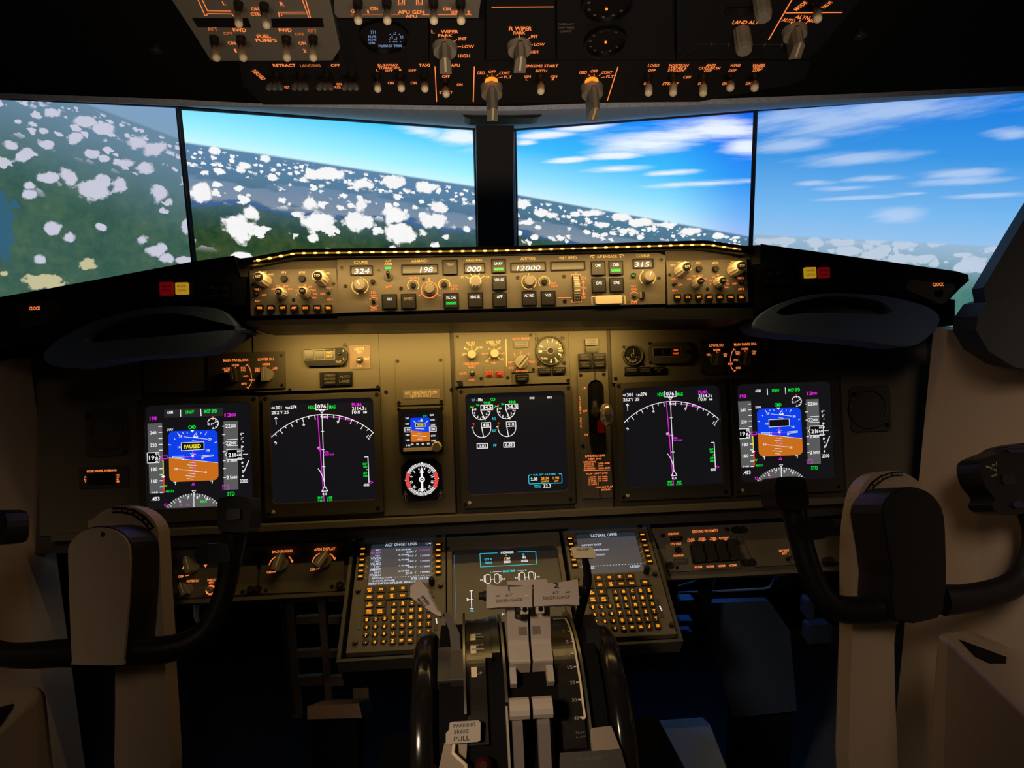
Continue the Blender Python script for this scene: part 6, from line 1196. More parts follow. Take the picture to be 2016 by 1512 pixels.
drumline(b, [(470, 566), (558, 564)], 0.0025, R, dimw); drumline(b, [(470, 655), (562, 650)], 0.0025, R, dimw)
for x, y in ((480, 566), (484, 655), (489, 818)):
    a, f = hit(x, y, R); p = pol(R, f); q = pol(R, f-2.6); r = pol(R, f+2.6); b.add([(a-0.0035, q[1], q[0]), (a-0.0035, r[1], r[0]), (a+0.0035, r[1], r[0]), (a+0.0035, q[1], q[0])], [(0, 1, 2, 3)], ivory)
R = 0.1497
for x, y, s in ((1138, 528, '2'), (1163, 601, '5'), (1164, 686, '10'), (1182, 784, '15'), (1200, 895, '25'), (1214, 1020, '30'), (1228, 1150, '40')): drumtext(b, x, y, 18*len(s), 26, s, dimw, R); drumline(b, [(x+26, y-3), (x+46, y-3)], 0.0018, R, ivory)
drumline(b, [(1060, 436), (1150, 432), (1170, 470), (1190, 530), (1208, 600), (1224, 690), (1240, 785), (1258, 895), (1272, 1020), (1284, 1100), (1290, 1148), (1268, 1152)], 0.0026, R, ivory)
drumtext(b, 1098, 1162, 66, 11, 'HORN', faint, R); drumtext(b, 1112, 1184, 84, 11, 'CUTOUT', faint, R); drumtext(b, 1258, 1255, 66, 18, 'FLAP', faint, R); drumtext(b, 1262, 1287, 74, 13, 'UP', faint, R)
b.build('scale_markings', TQ)
# thrust levers
vv = Vector((0, math.sin(math.radians(33)), math.cos(math.radians(33))))
hp = W(1049, 1176, 0.845); FH = Fr(hp, (1, 0, 0), vv)
for k, pts, a0x, a1x in ((1, [(578, 182), (640, 194), (720, 202), (800, 202), (870, 190), (906, 180), (910, 350), (740, 346), (578, 358)], 738, 888), (2, [(920, 172), (1000, 178), (1080, 175), (1160, 160), (1238, 146), (1250, 336), (1160, 330), (920, 345)], 906, 1050)):
    a0, a1 = X(a0x, 690, 0.165), X(a1x, 690, 0.165)
    b = MB(FQ)
    pr = [pol(0.225, 4), pol(0.224, 12), pol(0.176, 18), pol(0.171, 26), pol(0.146, 26), pol(0.146, -8), pol(0.18, -4)]; slab(b, pr, a0, a1, lever_w)
    lv = b.build('thrust_lever', TQ, 0.003)
    b = MB(FQ); w = (a1-a0)
    for q0, q1 in (((a0, a0+w*0.30),) if k == 1 else ((a1-w*0.34, a1),)): slab(b, [pol(0.163, 20), pol(0.160, 33), pol(0.146, 33), pol(0.146, 20)], q0, q1, lever_w)
    b.build('lever_foot', lv, 0.002)
    b = MB(FQ); slab(b, [pol(0.212, 11), pol(0.212, 12.8), pol(0.184, 17), pol(0.184, 15)], a0+w*(0.52 if k == 1 else 0.08), a1-w*(0.08 if k == 1 else 0.52), lever_g); b.build('inset_panel', lv, 0.001)
    b = MB(FH); b.poly(pts, -0.026, 0.0, lever_w, cc=0.0); h = b.build('handle', lv, 0.006, seg=3)
    b = MB(FH); K = 0.0004
    if k == 1:
        b.T(741, 214, 10, 36, '1', ink, K, 0.02); b.T(741, 263, 50, 22, 'A/T', ink, K, 0.0); b.T(746, 300, 190, 22, 'DISENGAGE', ink, K, 0.0); b.L([(646, 270), (674, 268)], 8, ink, K); b.L([(852, 266), (882, 264)], 6, ivory, K)
    else:
        b.T(1082, 192, 40, 40, '2', ink, K, 0.02); b.T(1078, 245, 46, 22, 'A/T', ink, K, 0.0); b.T(1086, 280, 190, 22, 'DISENGAGE', ink, K, 0.0); b.L([(1150, 242), (1182, 240)], 8, ink, K)
    b.build('lettering', h)
    b = MB(FH); x, y = ((577, 268) if k == 1 else (1246, 232)); p = b.at(x, y, -0.012); d = -1 if k == 1 else 1; b.lathe((p[0], p[1], -0.012), (d, 0, 0), [(0, 0.006), (0.003, 0.006), (0.004, 0.0045), (0.009, 0.0045)], black, 14); b.build('disengage_button', h)
    b = MB(FH); q = b.at(850 if k == 1 else 965, 368 if k == 1 else 363, -0.004); b.prism(rrect(q[0]-0.005, q[1]-0.005, q[0]+0.005, q[1]+0.005, 0.001), -0.012, -0.004, lever_w); b.disc(q[0]+0.001, q[1], 0.003, -0.004, -0.0036, blackm); b.build('clamp', lv, 0.0008)
b = MB(FH); b.poly([(730, 160), (890, 150), (1015, 148), (1022, 180), (890, 195), (732, 190)], -0.024, -0.006, lever_w, cc=-0.006); b.build('go_around_housing', TQ, 0.002)
b = MB(FH); p = b.at(806, 372, -0.01); b.lathe((p[0], p[1], -0.015), (0, 0, 1), [(0, 0.004), (0.008, 0.0045), (0.012, 0.003)], black, 14); b.lathe((p[0], p[1]-0.006, -0.02), (0, 0, 1), [(0, 0.004), (0.008, 0.0045), (0.011, 0.003)], dsteel, 14); b.build('linkage_pin', TQ)
# speed brake lever
FS = Fr(W(880, 1220, 0.885), (1, 0, 0), vv)
b = MB(FS); b.poly([(262, 395), (310, 382), (385, 540), (392, 640), (405, 828), (338, 815), (322, 640), (310, 520)], -0.012, -0.002, panel_dk, cc=-0.002); sb = b.build('speed_brake_lever', TQ, 0.0015)
b = MB(FS); b.poly([(26, 275), (28, 198), (95, 156), (165, 228), (256, 405), (244, 420), (190, 392)], -0.02, 0.006, lever_w, cc=0.006); h = b.build('handle', sb, 0.003)
b = MB(FS); b.T(136, 300, 84, 22, 'SPEED', ink, 0.0064, 0.03, -50); b.T(108, 318, 80, 22, 'BRAKE', ink, 0.0064, 0.03, -50); b.L([(178, 262), (236, 372)], 4, ink, 0.0064); b.build('lettering', h)
b = MB(FS); b.poly([(150, 232), (166, 232), (238, 372), (228, 384)], 0.0062, 0.0068, lever_g, cc=0.0068); b.build('inset_panel', h)
b = MB(FQ); a = X(395, 660, 0.158); slab(b, [pol(0.160, 14), pol(0.160, 30), pol(0.13, 30), pol(0.13, 14)], a-0.013, a+0.004, panel_dk); b.build('lever_base', sb, 0.002)
# flap lever
FF_ = Fr(W(1148, 1090, 0.90), (1, 0, 0), vv)
Z(680, 1040, 3.15)
b = MB(FF_); b.poly([(1402, 118), (1530, 116), (1552, 150), (1550, 182), (1420, 184), (1410, 160)], -0.012, 0.0, ivory, cc=0.0); fl = b.build('flap_lever', TQ, 0.0025)
b = MB(FF_); b.T(1474, 131, 78, 15, 'FLAP', gknob, 0.0004, 0.02); b.build('lettering', fl)
Z(800, 1100, 3.669)
b = MB(FQ); p1, p2 = FQ.loc(W(1151, 1098, 0.905)), FQ.loc(W(1156, 1150, 0.92)); p3 = (X(1235, 500, 0.15), pol(0.14, -8)[1], pol(0.14, -8)[0])
b.tube([p1, p2, p3], [0.004, 0.006, 0.006], black, 10, sub=4); b.build('lever_arm', fl)
# trim wheels
for ax, lb in ((-0.131, 'l'), (0.102, 'r')):
    b = MB(FQ); b.lathe((ax-0.0145, -0.002, 0.01), (1, 0, 0), [(0.004, 0.03), (0.004, 0.112), (0, 0.118), (0, 0.136), (0.003, 0.142), (0.008, 0.145), (0.021, 0.145), (0.026, 0.142), (0.029, 0.136), (0.029, 0.118), (0.025, 0.112), (0.025, 0.03)], wheel_m, 64); tw = b.build('trim_wheel', TQ)
    b = MB(FQ); b.lathe((ax-0.022, -0.002, 0.01), (1, 0, 0), [(0, 0.024), (0.004, 0.03), (0.040, 0.03), (0.044, 0.024)], dsteel, 24); b.build('wheel_hub', tw)
b = MB(FQ); a = X(285, 700, 0.15); slab(b, [pol(0.150, 8), pol(0.150, 28), pol(0.10, 28), pol(0.10, 8)], a-0.010, a+0.006, panel_dk); b.build('trim_bracket', TQ, 0.002)
b = MB(FQ); a = X(1395, 580, 0.15); slab(b, [pol(0.155, -14), pol(0.157, 6), pol(0.13, 16), pol(0.10, 10), pol(0.10, -14)], a-0.016, a+0.002, black); b.build('trim_bracket', TQ, 0.004)
# start levers
for x0, x1 in ((742, 884), (908, 1050)):
    q0, q1 = fq(x0, 1060, 0.80), fq(x1, 1060, 0.80); a0, a1 = q0[0], q1[0]
    b = MB(FQ); c, h = pol(0.184, 43); n = 12
    pr = [(c+0.013*math.cos(6.2832*i/n)+0.004, h+0.011*math.sin(6.2832*i/n)-0.004) for i in range(n)]; slab(b, pr, a0, a1, lever_w); s = b.build('start_lever', TQ, 0.003)
    b = MB(FQ); w = a1-a0; e0, e1 = (a0+w*0.12, a1-w*0.38) if x0 < 800 else (a0+w*0.22, a1-w*0.18); slab(b, [pol(0.179, 44), pol(0.183, 50), pol(0.176, 86), pol(0.164, 86), pol(0.168, 46)], e0, e1, lever_g); b.build('lever_stem', s, 0.0015)
b = MB(FQ)
for x, y0 in ((733, 1080), (1052, 1080)):
    a = fq(x, 1200, 0.8)[0]; sector(b, a-0.0012, a+0.0012, 0.13, 0.162, 42, 84, dimw, 10)
b.build('slot_guide', TQ)
# parking brake, lamp and stabiliser trim panel on the rear face
FPB = Fr(W(912, 1442, 0.80), (1, 0, 0), vv)
b = MB(FPB); b.poly([(312, 1186), (330, 1178), (520, 1168), (536, 1180), (535, 1310), (520, 1322), (300, 1340), (285, 1335), (285, 1260), (306, 1240)], -0.008, 0.0, lever_w, cc=0.0); pb = b.build('parking_brake_handle', TQ, 0.002)
b = MB(FPB); b.T(420, 1201, 156, 28, 'PARKING', ink, 0.0004, -0.005); b.T(398, 1249, 104, 28, 'BRAKE', ink, 0.0004, -0.005); b.T(400, 1298, 112, 34, 'PULL', ink, 0.0004, 0.0); b.build('lettering', pb)
b = MB(FPB); b.poly([(275, 1330), (440, 1322), (425, 1560), (225, 1560)], -0.05, -0.009, tan, cc=-0.009); b.build('handle_stem', pb, 0.002)
b = MB(FPB); L3 = lambda x, y, c: Vector((*b.at(x, y, c), c)); b.tube([L3(345, 1345, -0.004), L3(338, 1405, 0.0), L3(380, 1445, 0.002), L3(432, 1490, 0.002), L3(430, 1560, 0.0)], 0.0022, ivory, 8); b.build('wire_clip', pb)
b = MB(FA); p = b.at(557, 1495, 0.01); b.lathe((p[0], p[1], 0.0), (0, 0, 1), [(0, 0.010), (0.010, 0.010), (0.014, 0.008), (0.017, 0.004)], M('red_lamp_lens', C8(48, 6, 6), 0.6, 0, 0, 100, 0.02, 0.2), 18); b.build('parking_brake_light', TQ)
b = MB(FA); b.poly([(1338, 1222), (1480, 1205), (1545, 1372), (1345, 1390)], 0.0, 0.012, tan, cc=0.012); b.build('trim_cover', TQ, 0.002)
b = MB(FA); b.poly([(1110, 1402), (1550, 1372), (1610, 1600), (1110, 1600)], 0.0, 0.010, panel_dk, cc=0.010); o = b.build('stabiliser_trim_panel', TQ, 0.001)
b = MB(FA); b.T(1330, 1443, 190, 22, 'STAB TRIM', faint, 0.0104, 0.01); b.build('lettering', o)
# ------------------------------------------------------------------ control wheels on their columns
yk = M('wheel_black', C8(18, 18, 21), 0.42, 0, 0.1, 400, 0.1, 0.25)
v20 = Vector((0, math.sin(math.radians(20)), math.cos(math.radians(20))))
def yoke(fr, label, crop, face, col, hub, strip, horns, heads, shelves, logo):
    Z(*crop)
    q = at(fr, *hub[0], 0); t = thing('control_yoke', label, 'control yoke', fr, (q[0], q[1]-0.1, -0.12), 'control yokes')
    b = MB(fr); b.poly(smooth(col, 3), -0.125, -0.085, tan, cc=-0.085); c = b.build('column', t, 0.006, seg=3)
    b = MB(fr); b.poly(strip, -0.087, -0.0835, blackm, cc=-0.0835); o = b.build('checklist_window', c)
    b = MB(fr); n = len(strip)//2
    for i in range(n-1):
        for f in (0.25, 0.7):
            x = (strip[i][0]*(1-f)+strip[i+1][0]*f+strip[2*n-1-i][0]*(1-f)+strip[2*n-2-i][0]*f)/2; y = (strip[i][1]*(1-f)+strip[i+1][1]*f+strip[2*n-1-i][1]*(1-f)+strip[2*n-2-i][1]*f)/2
            rot = -math.degrees(math.atan2(strip[i+1][1]-strip[i][1], strip[i+1][0]-strip[i][0])); b.T(x, y, 22, 11, ('FLAPS', 'GEAR', 'BRAKE', 'TRIM')[(i*2+int(f*2)) % 4], dimw, -0.0832, 0.02, rot)
    b.build('lettering', o)
    b = MB(fr); b.poly(smooth(hub, 2), -0.085, -0.006, yk, cc=0.0); h = b.build('hub', t, 0.004, seg=3)
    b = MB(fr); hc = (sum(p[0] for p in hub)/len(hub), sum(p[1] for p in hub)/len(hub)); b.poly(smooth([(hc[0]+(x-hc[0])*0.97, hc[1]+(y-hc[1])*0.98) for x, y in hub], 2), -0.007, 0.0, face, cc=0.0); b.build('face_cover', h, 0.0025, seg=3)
    b = MB(fr); b.lathe((*b.at(*logo, 0.0), -0.001), (0, 0, 1), [(0, 0.003), (0.0014, 0.003), (0.0018, 0.0022)], dsteel, 12); b.build('cover_screw', h)
    for pts, rs, hd, sh in zip(horns, (0, 1), heads, shelves):
        b = MB(fr); C_ = -0.034; p3 = [Vector((*b.at(x, y, C_), C_)) for x, y, r in pts]; b.tube(p3, [r for x, y, r in pts], yk, 16, 0.9, 4); w = b.build('horn', t)
        b = MB(fr); b.poly(smooth(hd, 3), -0.058, -0.008, yk, cc=-0.008); g = b.build('grip', w, 0.008, seg=4)
        if sh: b = MB(fr); b.poly(smooth(sh, 2), -0.05, -0.018, yk, cc=-0.018); b.build('hand_rest', w, 0.006, seg=3)
        hx = sum(p[0] for p in hd)/len(hd); hy = sum(p[1] for p in hd)/len(hd)
        b = MB(fr); p = b.at(hx, hy, -0.006); b.prism(rrect(p[0]-0.009, p[1]-0.006, p[0]+0.009, p[1]+0.008, 0.004), -0.009, -0.004, gloss); b.build('trim_switch', g, 0.0015)
    return t, w
FYL = Fr(W(195, 1150, 0.88), (1, 0, 0), v20)
yl, _ = yoke(FYL, 'left control yoke with a tan face cover and black grips', (0, 960, 2.739), tan,
    [(470, 240), (500, 170), (580, 115), (680, 98), (780, 130), (845, 205), (860, 320), (870, 560), (885, 800), (892, 1000), (905, 1700), (640, 1700), (620, 960), (560, 900), (480, 800)],
    [(388, 962), (383, 940), (372, 700), (365, 480), (362, 330), (385, 280), (440, 230), (520, 208), (600, 218), (660, 250), (695, 300), (705, 380), (700, 560), (685, 760), (668, 940), (662, 965), (520, 966)],
    [(600, 108), (660, 104), (725, 118), (785, 155), (832, 215), (806, 232), (765, 185), (712, 150), (660, 138), (604, 138)],
    ([(640, 885, 0.019), (760, 882, 0.018), (900, 872, 0.017), (1040, 828, 0.016), (1130, 748, 0.0145), (1190, 620, 0.0135), (1225, 500, 0.0135), (1245, 380, 0.0145), (1262, 260, 0.016), (1265, 180, 0.017)],
     [(420, 890, 0.018), (300, 895, 0.017), (150, 905, 0.016), (0, 895, 0.015), (-120, 840, 0.015), (-190, 720, 0.014), (-210, 560, 0.014), (-190, 400, 0.014), (-110, 260, 0.015), (-60, 215, 0.016)]),
    ([(1172, 90), (1200, 52), (1320, 50), (1348, 80), (1345, 220), (1315, 242), (1205, 236), (1176, 215)], [(-120, 150), (-60, 125), (15, 125), (38, 180), (30, 280), (-10, 308), (-110, 300)]),
    ([(1058, 318), (1165, 302), (1225, 300), (1240, 400), (1180, 402), (1062, 410)], None), (555, 252))
FYR = Fr(W(1800, 1090, 0.93), (1, 0, 0), v20)
yr, wr = yoke(FYR, 'right control yoke with a face coloured black for shade, in front of the right lining panel', (1480, 860, 2.319), black,  # black face colour stands for shade on a hub like the left one
    [(455, 1700), (460, 850), (458, 600), (462, 440), (478, 310), (505, 225), (560, 170), (640, 155), (720, 175), (780, 230), (800, 330), (795, 600), (770, 820), (660, 860), (655, 1200), (655, 1700)],
    [(655, 842), (645, 640), (622, 480), (600, 350), (625, 280), (680, 240), (740, 228), (800, 245), (850, 290), (880, 360), (888, 500), (890, 660), (880, 750), (850, 832)],
    [(512, 256), (545, 208), (590, 176), (640, 160), (690, 160), (690, 178), (645, 180), (605, 196), (566, 226), (534, 268)],
    ([(650, 772, 0.020), (560, 790, 0.019), (430, 790, 0.018), (350, 758, 0.017), (300, 690, 0.016), (262, 600, 0.0155), (232, 500, 0.0155), (205, 400, 0.016), (192, 330, 0.017), (185, 270, 0.018)],
     [(870, 745, 0.021), (960, 740, 0.019), (1080, 718, 0.018), (1180, 682, 0.017), (1250, 620, 0.017), (1290, 520, 0.0165), (1295, 430, 0.0165), (1270, 330, 0.018)]),
    ([(110, 205), (130, 184), (232, 184), (248, 215), (262, 300), (240, 330), (130, 330), (108, 265)], [(1042, 140), (1062, 100), (1150, 64), (1200, 38), (1320, 32), (1350, 180), (1330, 310), (1200, 358), (1120, 345), (1098, 312), (1110, 282), (1062, 218)]),
    ([(205, 382), (360, 376), (378, 400), (370, 446), (300, 470), (215, 460)], None), (1500, 300))
Z(1840, 820, 3.517)
b = MB(FYR)
for x, y, w, h, s, r in ((378, 352, 44, 14, 'MIC', -20), (408, 338, 22, 14, 'OFF', -20), (420, 370, 22, 13, 'INT', -20), (414, 408, 40, 14, 'OFF', 14)): b.T(x, y, w, h, s, dimw, -0.0075, 0.02, r)
b.L([(426, 314), (430, 342)], 4, dimw, -0.0075); b.build('lettering', wr)
b = MB(FYR); b.RR(548, 585, 618, 634, 0.004, -0.012, -0.002, M('blue_black_button', C8(22, 26, 48), 0.4)); b.RR(505, 196, 640, 250, 0.006, -0.03, -0.004, MATS['blue_black_button']); b.build('radio_switch', wr, 0.002)

# ------------------------------------------------------------------ side consoles
def plane3(a, b, c):
    fr = Fr(a, b-a, c-a)
    return fr if fr.n.dot(CAM-a) > 0 else Fr(a, a-b, c-a)
def onplane(fr, x, y):
    p = P(x, y); return fr.pt(*fr.pix(p[0], p[1], 0)[:2], 0)
def shell(name, polys, m, ext):        # faces given by world points, closed behind along ext
    V, F = [], []
    def idx(w):
        for i, v in enumerate(V):
            if (v-w).length < 1e-5: return i
        V.append(w); return len(V)-1
    for pl in polys: F.append([idx(w) for w in pl])
    n = len(V); e = Vector(ext); ed = {}
    for f in F:
        for i in range(len(f)): k = tuple(sorted((f[i], f[(i+1) % len(f)]))); ed.setdefault(k, []).append((f[i], f[(i+1) % len(f)]))
    G2 = list(F)+[[i+n for i in f[::-1]] for f in F]+[[v[0][0], v[0][0]+n, v[0][1]+n, v[0][1]] for v in ed.values() if len(v) == 1]
    o0 = V[0]; me = bpy.data.meshes.new(name); me.from_pydata([tuple(v-o0) for v in V]+[tuple(v+e-o0) for v in V], [], G2); me.materials.append(m)
    o = bpy.data.objects.new(name, me); COL.objects.link(o); o.location = o0
    b_ = o.modifiers.new('bevel', 'BEVEL'); b_.width = 0.006; b_.segments = 3; b_.limit_method = 'ANGLE'; b_.angle_limit = math.radians(12)
    return o
def wp(x, y, D): p = P(x, y); return W(p[0], p[1], D)
def console(label, fU, faces, hole, ext):
    o = shell('side_console', faces, wallm, ext); o['label'] = label; o['category'] = 'console'; o['group'] = 'side consoles'
    b = MB(fU); b.poly(hole, -0.0005, 0.0012, blackm, cc=0.0012); h = _build(b, 'pocket', None)
    mw = h.matrix_world.copy(); h.parent = o; h.matrix_parent_inverse = Matrix.Identity(4); h.matrix_basis = Matrix.Translation(-o.location) @ mw
Z(1480, 860, 2.319)
A_, B_, C_ = wp(962, 889, 0.87), wp(1320, 1042, 0.76), wp(895, 928, 0.80); fU = plane3(A_, B_, C_); D_, E_ = onplane(fU, 1320, 1330), onplane(fU, 850, 897); F_ = wp(870, 1700, 0.71); fL = plane3(C_, D_, F_); G_ = onplane(fL, 1330, 1700); fS = plane3(E_, C_, F_); H_ = onplane(fS, 790, 1700)
console('tan side console at the lower right edge with a dark pocket', fU, [[E_, A_, B_, D_, C_], [C_, D_, G_, F_], [E_, C_, F_, H_]], [(948, 925), (1165, 1005), (1160, 1030), (1085, 1030), (1020, 1000)], (0.05, 0.05, -0.03))
Z(0, 960, 2.739)
A_, B_, C_ = wp(215, 1075, 0.86), wp(-120, 1086, 0.72), wp(200, 1133, 0.80); fU = plane3(A_, B_, C_); D_ = onplane(fU, -120, 1430); F_ = wp(205, 1750, 0.70); fL = plane3(C_, D_, F_); G_ = onplane(fL, -120, 1750); K_ = wp(245, 1102, 0.88); fS = plane3(K_, C_, F_); H_ = onplane(fS, 315, 1750)
console('tan side console at the lower left edge with a dark pocket', fU, [[A_, B_, D_, C_], [C_, D_, G_, F_], [K_, C_, F_, H_], [A_, C_, K_]], [(-70, 1300), (-70, 1200), (0, 1183), (76, 1164), (70, 1192), (0, 1292)], (-0.06, 0.05, -0.03))
# ------------------------------------------------------------------ footwells
Z(270, 1020, 3.15)
FGD = Fr(W(620, 1300, 1.24), (1, 0, 0), (0, 0, 1))
b = MB(FGD); out = []; t = thingat('lattice_plate', 'dark plate of square holes below the shelf, left of the keypad computer', 'plate', FGD, 1150, 1250)
for x0, x1 in ((922, 988), (1146, 1186), (1322, 1420)): b.R(x0, 470, x1, 1250, -0.012, 0, tan)
for y0, y1 in ((470, 518), (612, 655), (822, 866), (985, 1040)):
    for x0, x1 in ((986, 1148), (1184, 1324)): b.R(x0, y0, x1, y1, -0.0115, -0.0002, tan)
b.build('lattice', t, 0.002); b = MB(FGD); b.R(916, 470, 930, 1250, -0.03, 0.012, panel_dk); b.build('edge_rail', t, 0.003)
FSL = Fr(W(660, 1400, 1.12), (1, 0, 0), (0, 0.5, 0.86))
t = thingat('foot_rest', 'small brown ledge low down left of the pedestal', 'foot rest', FSL, 1220, 1250)
b = MB(FSL); b.poly([(1055, 1165), (1375, 1150), (1396, 1240), (1055, 1248)], -0.12, 0.0, M('brown_ledge', C8(120, 92, 76), 0.7), cc=0.0); b.build('ledge', t, 0.003)
b = MB(FSL); b.poly([(1080, 1249), (1370, 1243), (1360, 2400), (1090, 2400)], -0.10, -0.02, blackm, cc=-0.02); b.build('support', t)
FHK = Fr(W(395, 1212, 1.215), (1, 0, 0), (0, 0, 1))
t = thingat('hook', 'pale curved hook hanging under the left shelf, seen through the left control yoke', 'hook', FHK, 370, 560)
b = MB(FHK); L3 = lambda x, y: Vector((*b.at(x, y, 0), 0)); b.tube([L3(366, 500), L3(366, 560), L3(368, 615), L3(385, 648), L3(445, 655)], [0.005, 0.005, 0.0045, 0.003, 0.002], M('pale_metal', C8(190, 200, 220), 0.35, 0.6), 10, sub=3); b.build('bar', t)
Z(1280, 1100, 3.67)
FFR = Fr(W(1420, 1180, 1.36), (1, 0, 0), (0, 0, 1))
blued = M('dark_blue_panel', C8(40, 52, 74), 0.5, 0, 0.2, 300, 0.1)
rail = M('blue_grey_metal', C8(120, 140, 180), 0.35, 0.4, 0.05, 400, 0.1)
t = thingat('footwell_frame', 'dark metal frame with rails under the right shelf, lit blue', 'frame', FFR, 300, 700)
b = MB(FFR); L3 = lambda x, y, c=0: Vector((*b.at(x, y, c), c))
b.tube([L3(60, 250), L3(200, 200), L3(380, 148)], 0.0022, rail, 8); b.build('rail', t)
b = MB(FFR); b.tube([L3(40, 252), L3(360, 240), L3(520, 232), L3(820, 216), L3(870, 195), L3(892, 150)], 0.0022, rail, 8, sub=2); b.build('rail', t)
b = MB(FFR); b.tube([L3(440, 240), L3(455, 180), L3(475, 140)], 0.002, rail, 8); b.build('rail', t)
for x0, x1, y1 in ((150, 196, 760), (362, 440, 800)):
    b = MB(FFR); b.R(x0, 80, x1, y1, 0.01, 0.03, blackm); b.build('post', t, 0.003)
for x0, y0, x1, y1 in ((205, 452, 320, 488), (210, 532, 316, 690), (205, 300, 330, 400), (925, 122, 1030, 190), (1140, 480, 1312, 612), (1128, 300, 1190, 432)):
    b = MB(FFR); b.R(x0, y0, x1, y1, -0.04, -0.01, blued); b.build('bracket_block', t, 0.006)
blued = M('dark_blue_panel', C8(40, 52, 74), 0.5, 0, 0.2, 300, 0.1)
t = thingat('kick_panel', 'large smooth dark blue panel in the right footwell', 'panel', FFR, 700, 800)
b = MB(FFR); b.poly([(445, 320), (860, 305), (1010, 520), (1060, 1100), (600, 1150), (470, 700)], -0.05, -0.03, blued, cc=-0.03); b.build('face', t, 0.004); b = MB(FFR); b.R(600, 900, 1000, 2600, -0.1, -0.052, blackm); b.build('support', t)
t = thing('lit_floor_patch', 'pale grey plate drawn where the floor is lit, right of the pedestal', 'plate', Fr((0, 0, 0), (1, 0, 0), (0, 1, 0)))  # paler grey stands in for light falling on the floor
b = MB(Fr((0, 0, 0), (1, 0, 0), (0, 1, 0)))
fz = 0.30; pt = [WZ(1272+x, y, fz) for x, y in ((0, 1420), (110, 1412), (125, 1425), (200, 1620), (0, 1620))]
b.prism([(p.x, p.y) for p in pt], fz-0.02, fz, M('lit_floor_grey', C8(150, 152, 158), 0.6, 0, 0.3, 200, 0.1)); b.build('patch_top', t, 0.003); b = MB(Fr((0, 0, 0), (1, 0, 0), (0, 1, 0))); cx, cy = sum(p.x for p in pt)/5, sum(p.y for p in pt)/5; b.box(cx-0.05, cy-0.05, cx+0.05, cy+0.05, 0, fz-0.02, blackm); b.build('support', t)
# ------------------------------------------------------------------ overhead panel modules
faceted = M('overhead_toggle', C8(150, 142, 128), 0.5)
def otext(b, l, m=lit, K=S):
    for q in l: b.T(*q[:5], q[6] if len(q) > 6 else m, K, 0.02, q[5] if len(q) > 5 else 0.0)
def wknob(fr, t, x, y, r, h=0.022, ang=0, m=None): return pknob(fr, t, x, y, r, h, ang, m or gknob, ivory, 0.0, 'selector_knob', 0.0, 0.48)
Z(340, 0, 3.36)
FOF = FO.off(0, 0, 0.012)
t = thingat('fuel_pump_panel', 'grey overhead fuel pump panel with six white toggles, upper left', 'overhead panel', FOF, 560, 200)
b = MB(FOF); b.poly([(-160, -160), (-5, 0), (120, 190), (250, 395), (270, 402), (1055, 400), (1075, 370), (1108, 320), (1040, 0), (1010, -160)], -0.019, 0.0, ovh, cc=0.0); b.build('face_plate', t, 0.002)
b = MB(FOF); otext(b, [(340, 22, 20, 24, 'L'), (722, 27, 24, 28, 'R'), (545, 60, 52, 22, 'ON'), (548, 94, 66, 20, 'CTR'), (263, 192, 66, 22, 'AFT', 0, litd), (365, 221, 62, 18, 'OFF', 0, litd), (442, 200, 86, 24, 'FWD'), (744, 200, 84, 24, 'FWD'), (838, 226, 62, 18, 'OFF', 0, litd), (921, 203, 66, 22, 'AFT', 0, litd), (602, 240, 90, 22, 'FUEL'), (618, 267, 138, 22, 'PUMPS'), (390, 285, 50, 22, 'ON'), (857, 286, 50, 22, 'ON'), (415, 336, 12, 24, '1'), (872, 337, 20, 22, '2')])
for l in ([(168, 0), (215, 105)], [(196, 0), (230, 72), (385, 74)], [(222, 105), (232, 90), (390, 92), (405, 108)], [(858, 0), (900, 115)], [(880, 0), (912, 118)], [(706, 112), (700, 82), (872, 80)], [(722, 105), (718, 92), (880, 92)]): b.L(l, 6, lit)
b.build('lettering', t)
b = MB(FOF); b.poly([(128, 118), (498, 118), (520, 180), (165, 178)], -0.001, 0.0006, gloss, cc=0); b.build('light_slot', t); b = MB(FOF); b.poly([(650, 122), (990, 120), (1002, 178), (660, 180)], -0.001, 0.0006, gloss, cc=0); b.build('light_slot', t)
for xb, yb, xt, yt in ((435, 22, 438, 165), (605, 32, 622, 172), (275, 250, 291, 388), (452, 250, 468, 388), (752, 250, 757, 388), (928, 248, 930, 388)): toggle(FOF, t, xb, yb, xt, yt, 25, 0.036)
t = thingat('generator_panel', 'grey overhead panel with four white toggles and APU GEN lettering, top centre left', 'overhead panel', FOF, 1560, 40)
b = MB(FOF); b.poly([(1060, -160), (2060, -160), (2022, 118), (1092, 118), (1070, 90)], -0.019, 0.0, ovh, cc=0.0); b.build('face_plate', t, 0.002)
b = MB(FOF); otext(b, [(1190, 75, 24, 24, 'G'), (1292, 77, 10, 22, '1'), (1332, 57, 50, 24, 'ON'), (1577, 80, 176, 24, 'APU GEN'), (1578, 108, 78, 20, 'APU'), (1815, 60, 50, 22, 'ON'), (1870, 82, 56, 22, 'GEN'), (1958, 82, 20, 22, '2')]); b.L([(1180, 98), (1330, 97), (1500, 97)], 4, litd); b.L([(1650, 97), (1975, 97)], 5, lit)
for x, d in ((1495, 1), (1650, -1)): b.L([(x, 0), (x, 8), (x, 32), (x+38*d, 32), (x+38*d, 0)], 5, lit); b.L([(x+12*d, 22), (x+26*d, 22), (x+26*d, 0)], 5, lit)
b.build('lettering', t)
for x in (1228, 1420, 1728, 1908): toggle(FOF, t, x-4, 12, x, 142, 26, 0.036)
t = thingat('overhead_dial', 'oval dark dial, its reflection drawn as tiny pale digits, above the runway turnoff switches', 'display', FO, 1395, 260)
b = MB(FO); b.poly([(1085, 130), (1690, 128), (1690, 400), (1100, 405)], -0.0075, 0.0, black, cc=0.0); b.build('face_plate', t, 0.001)
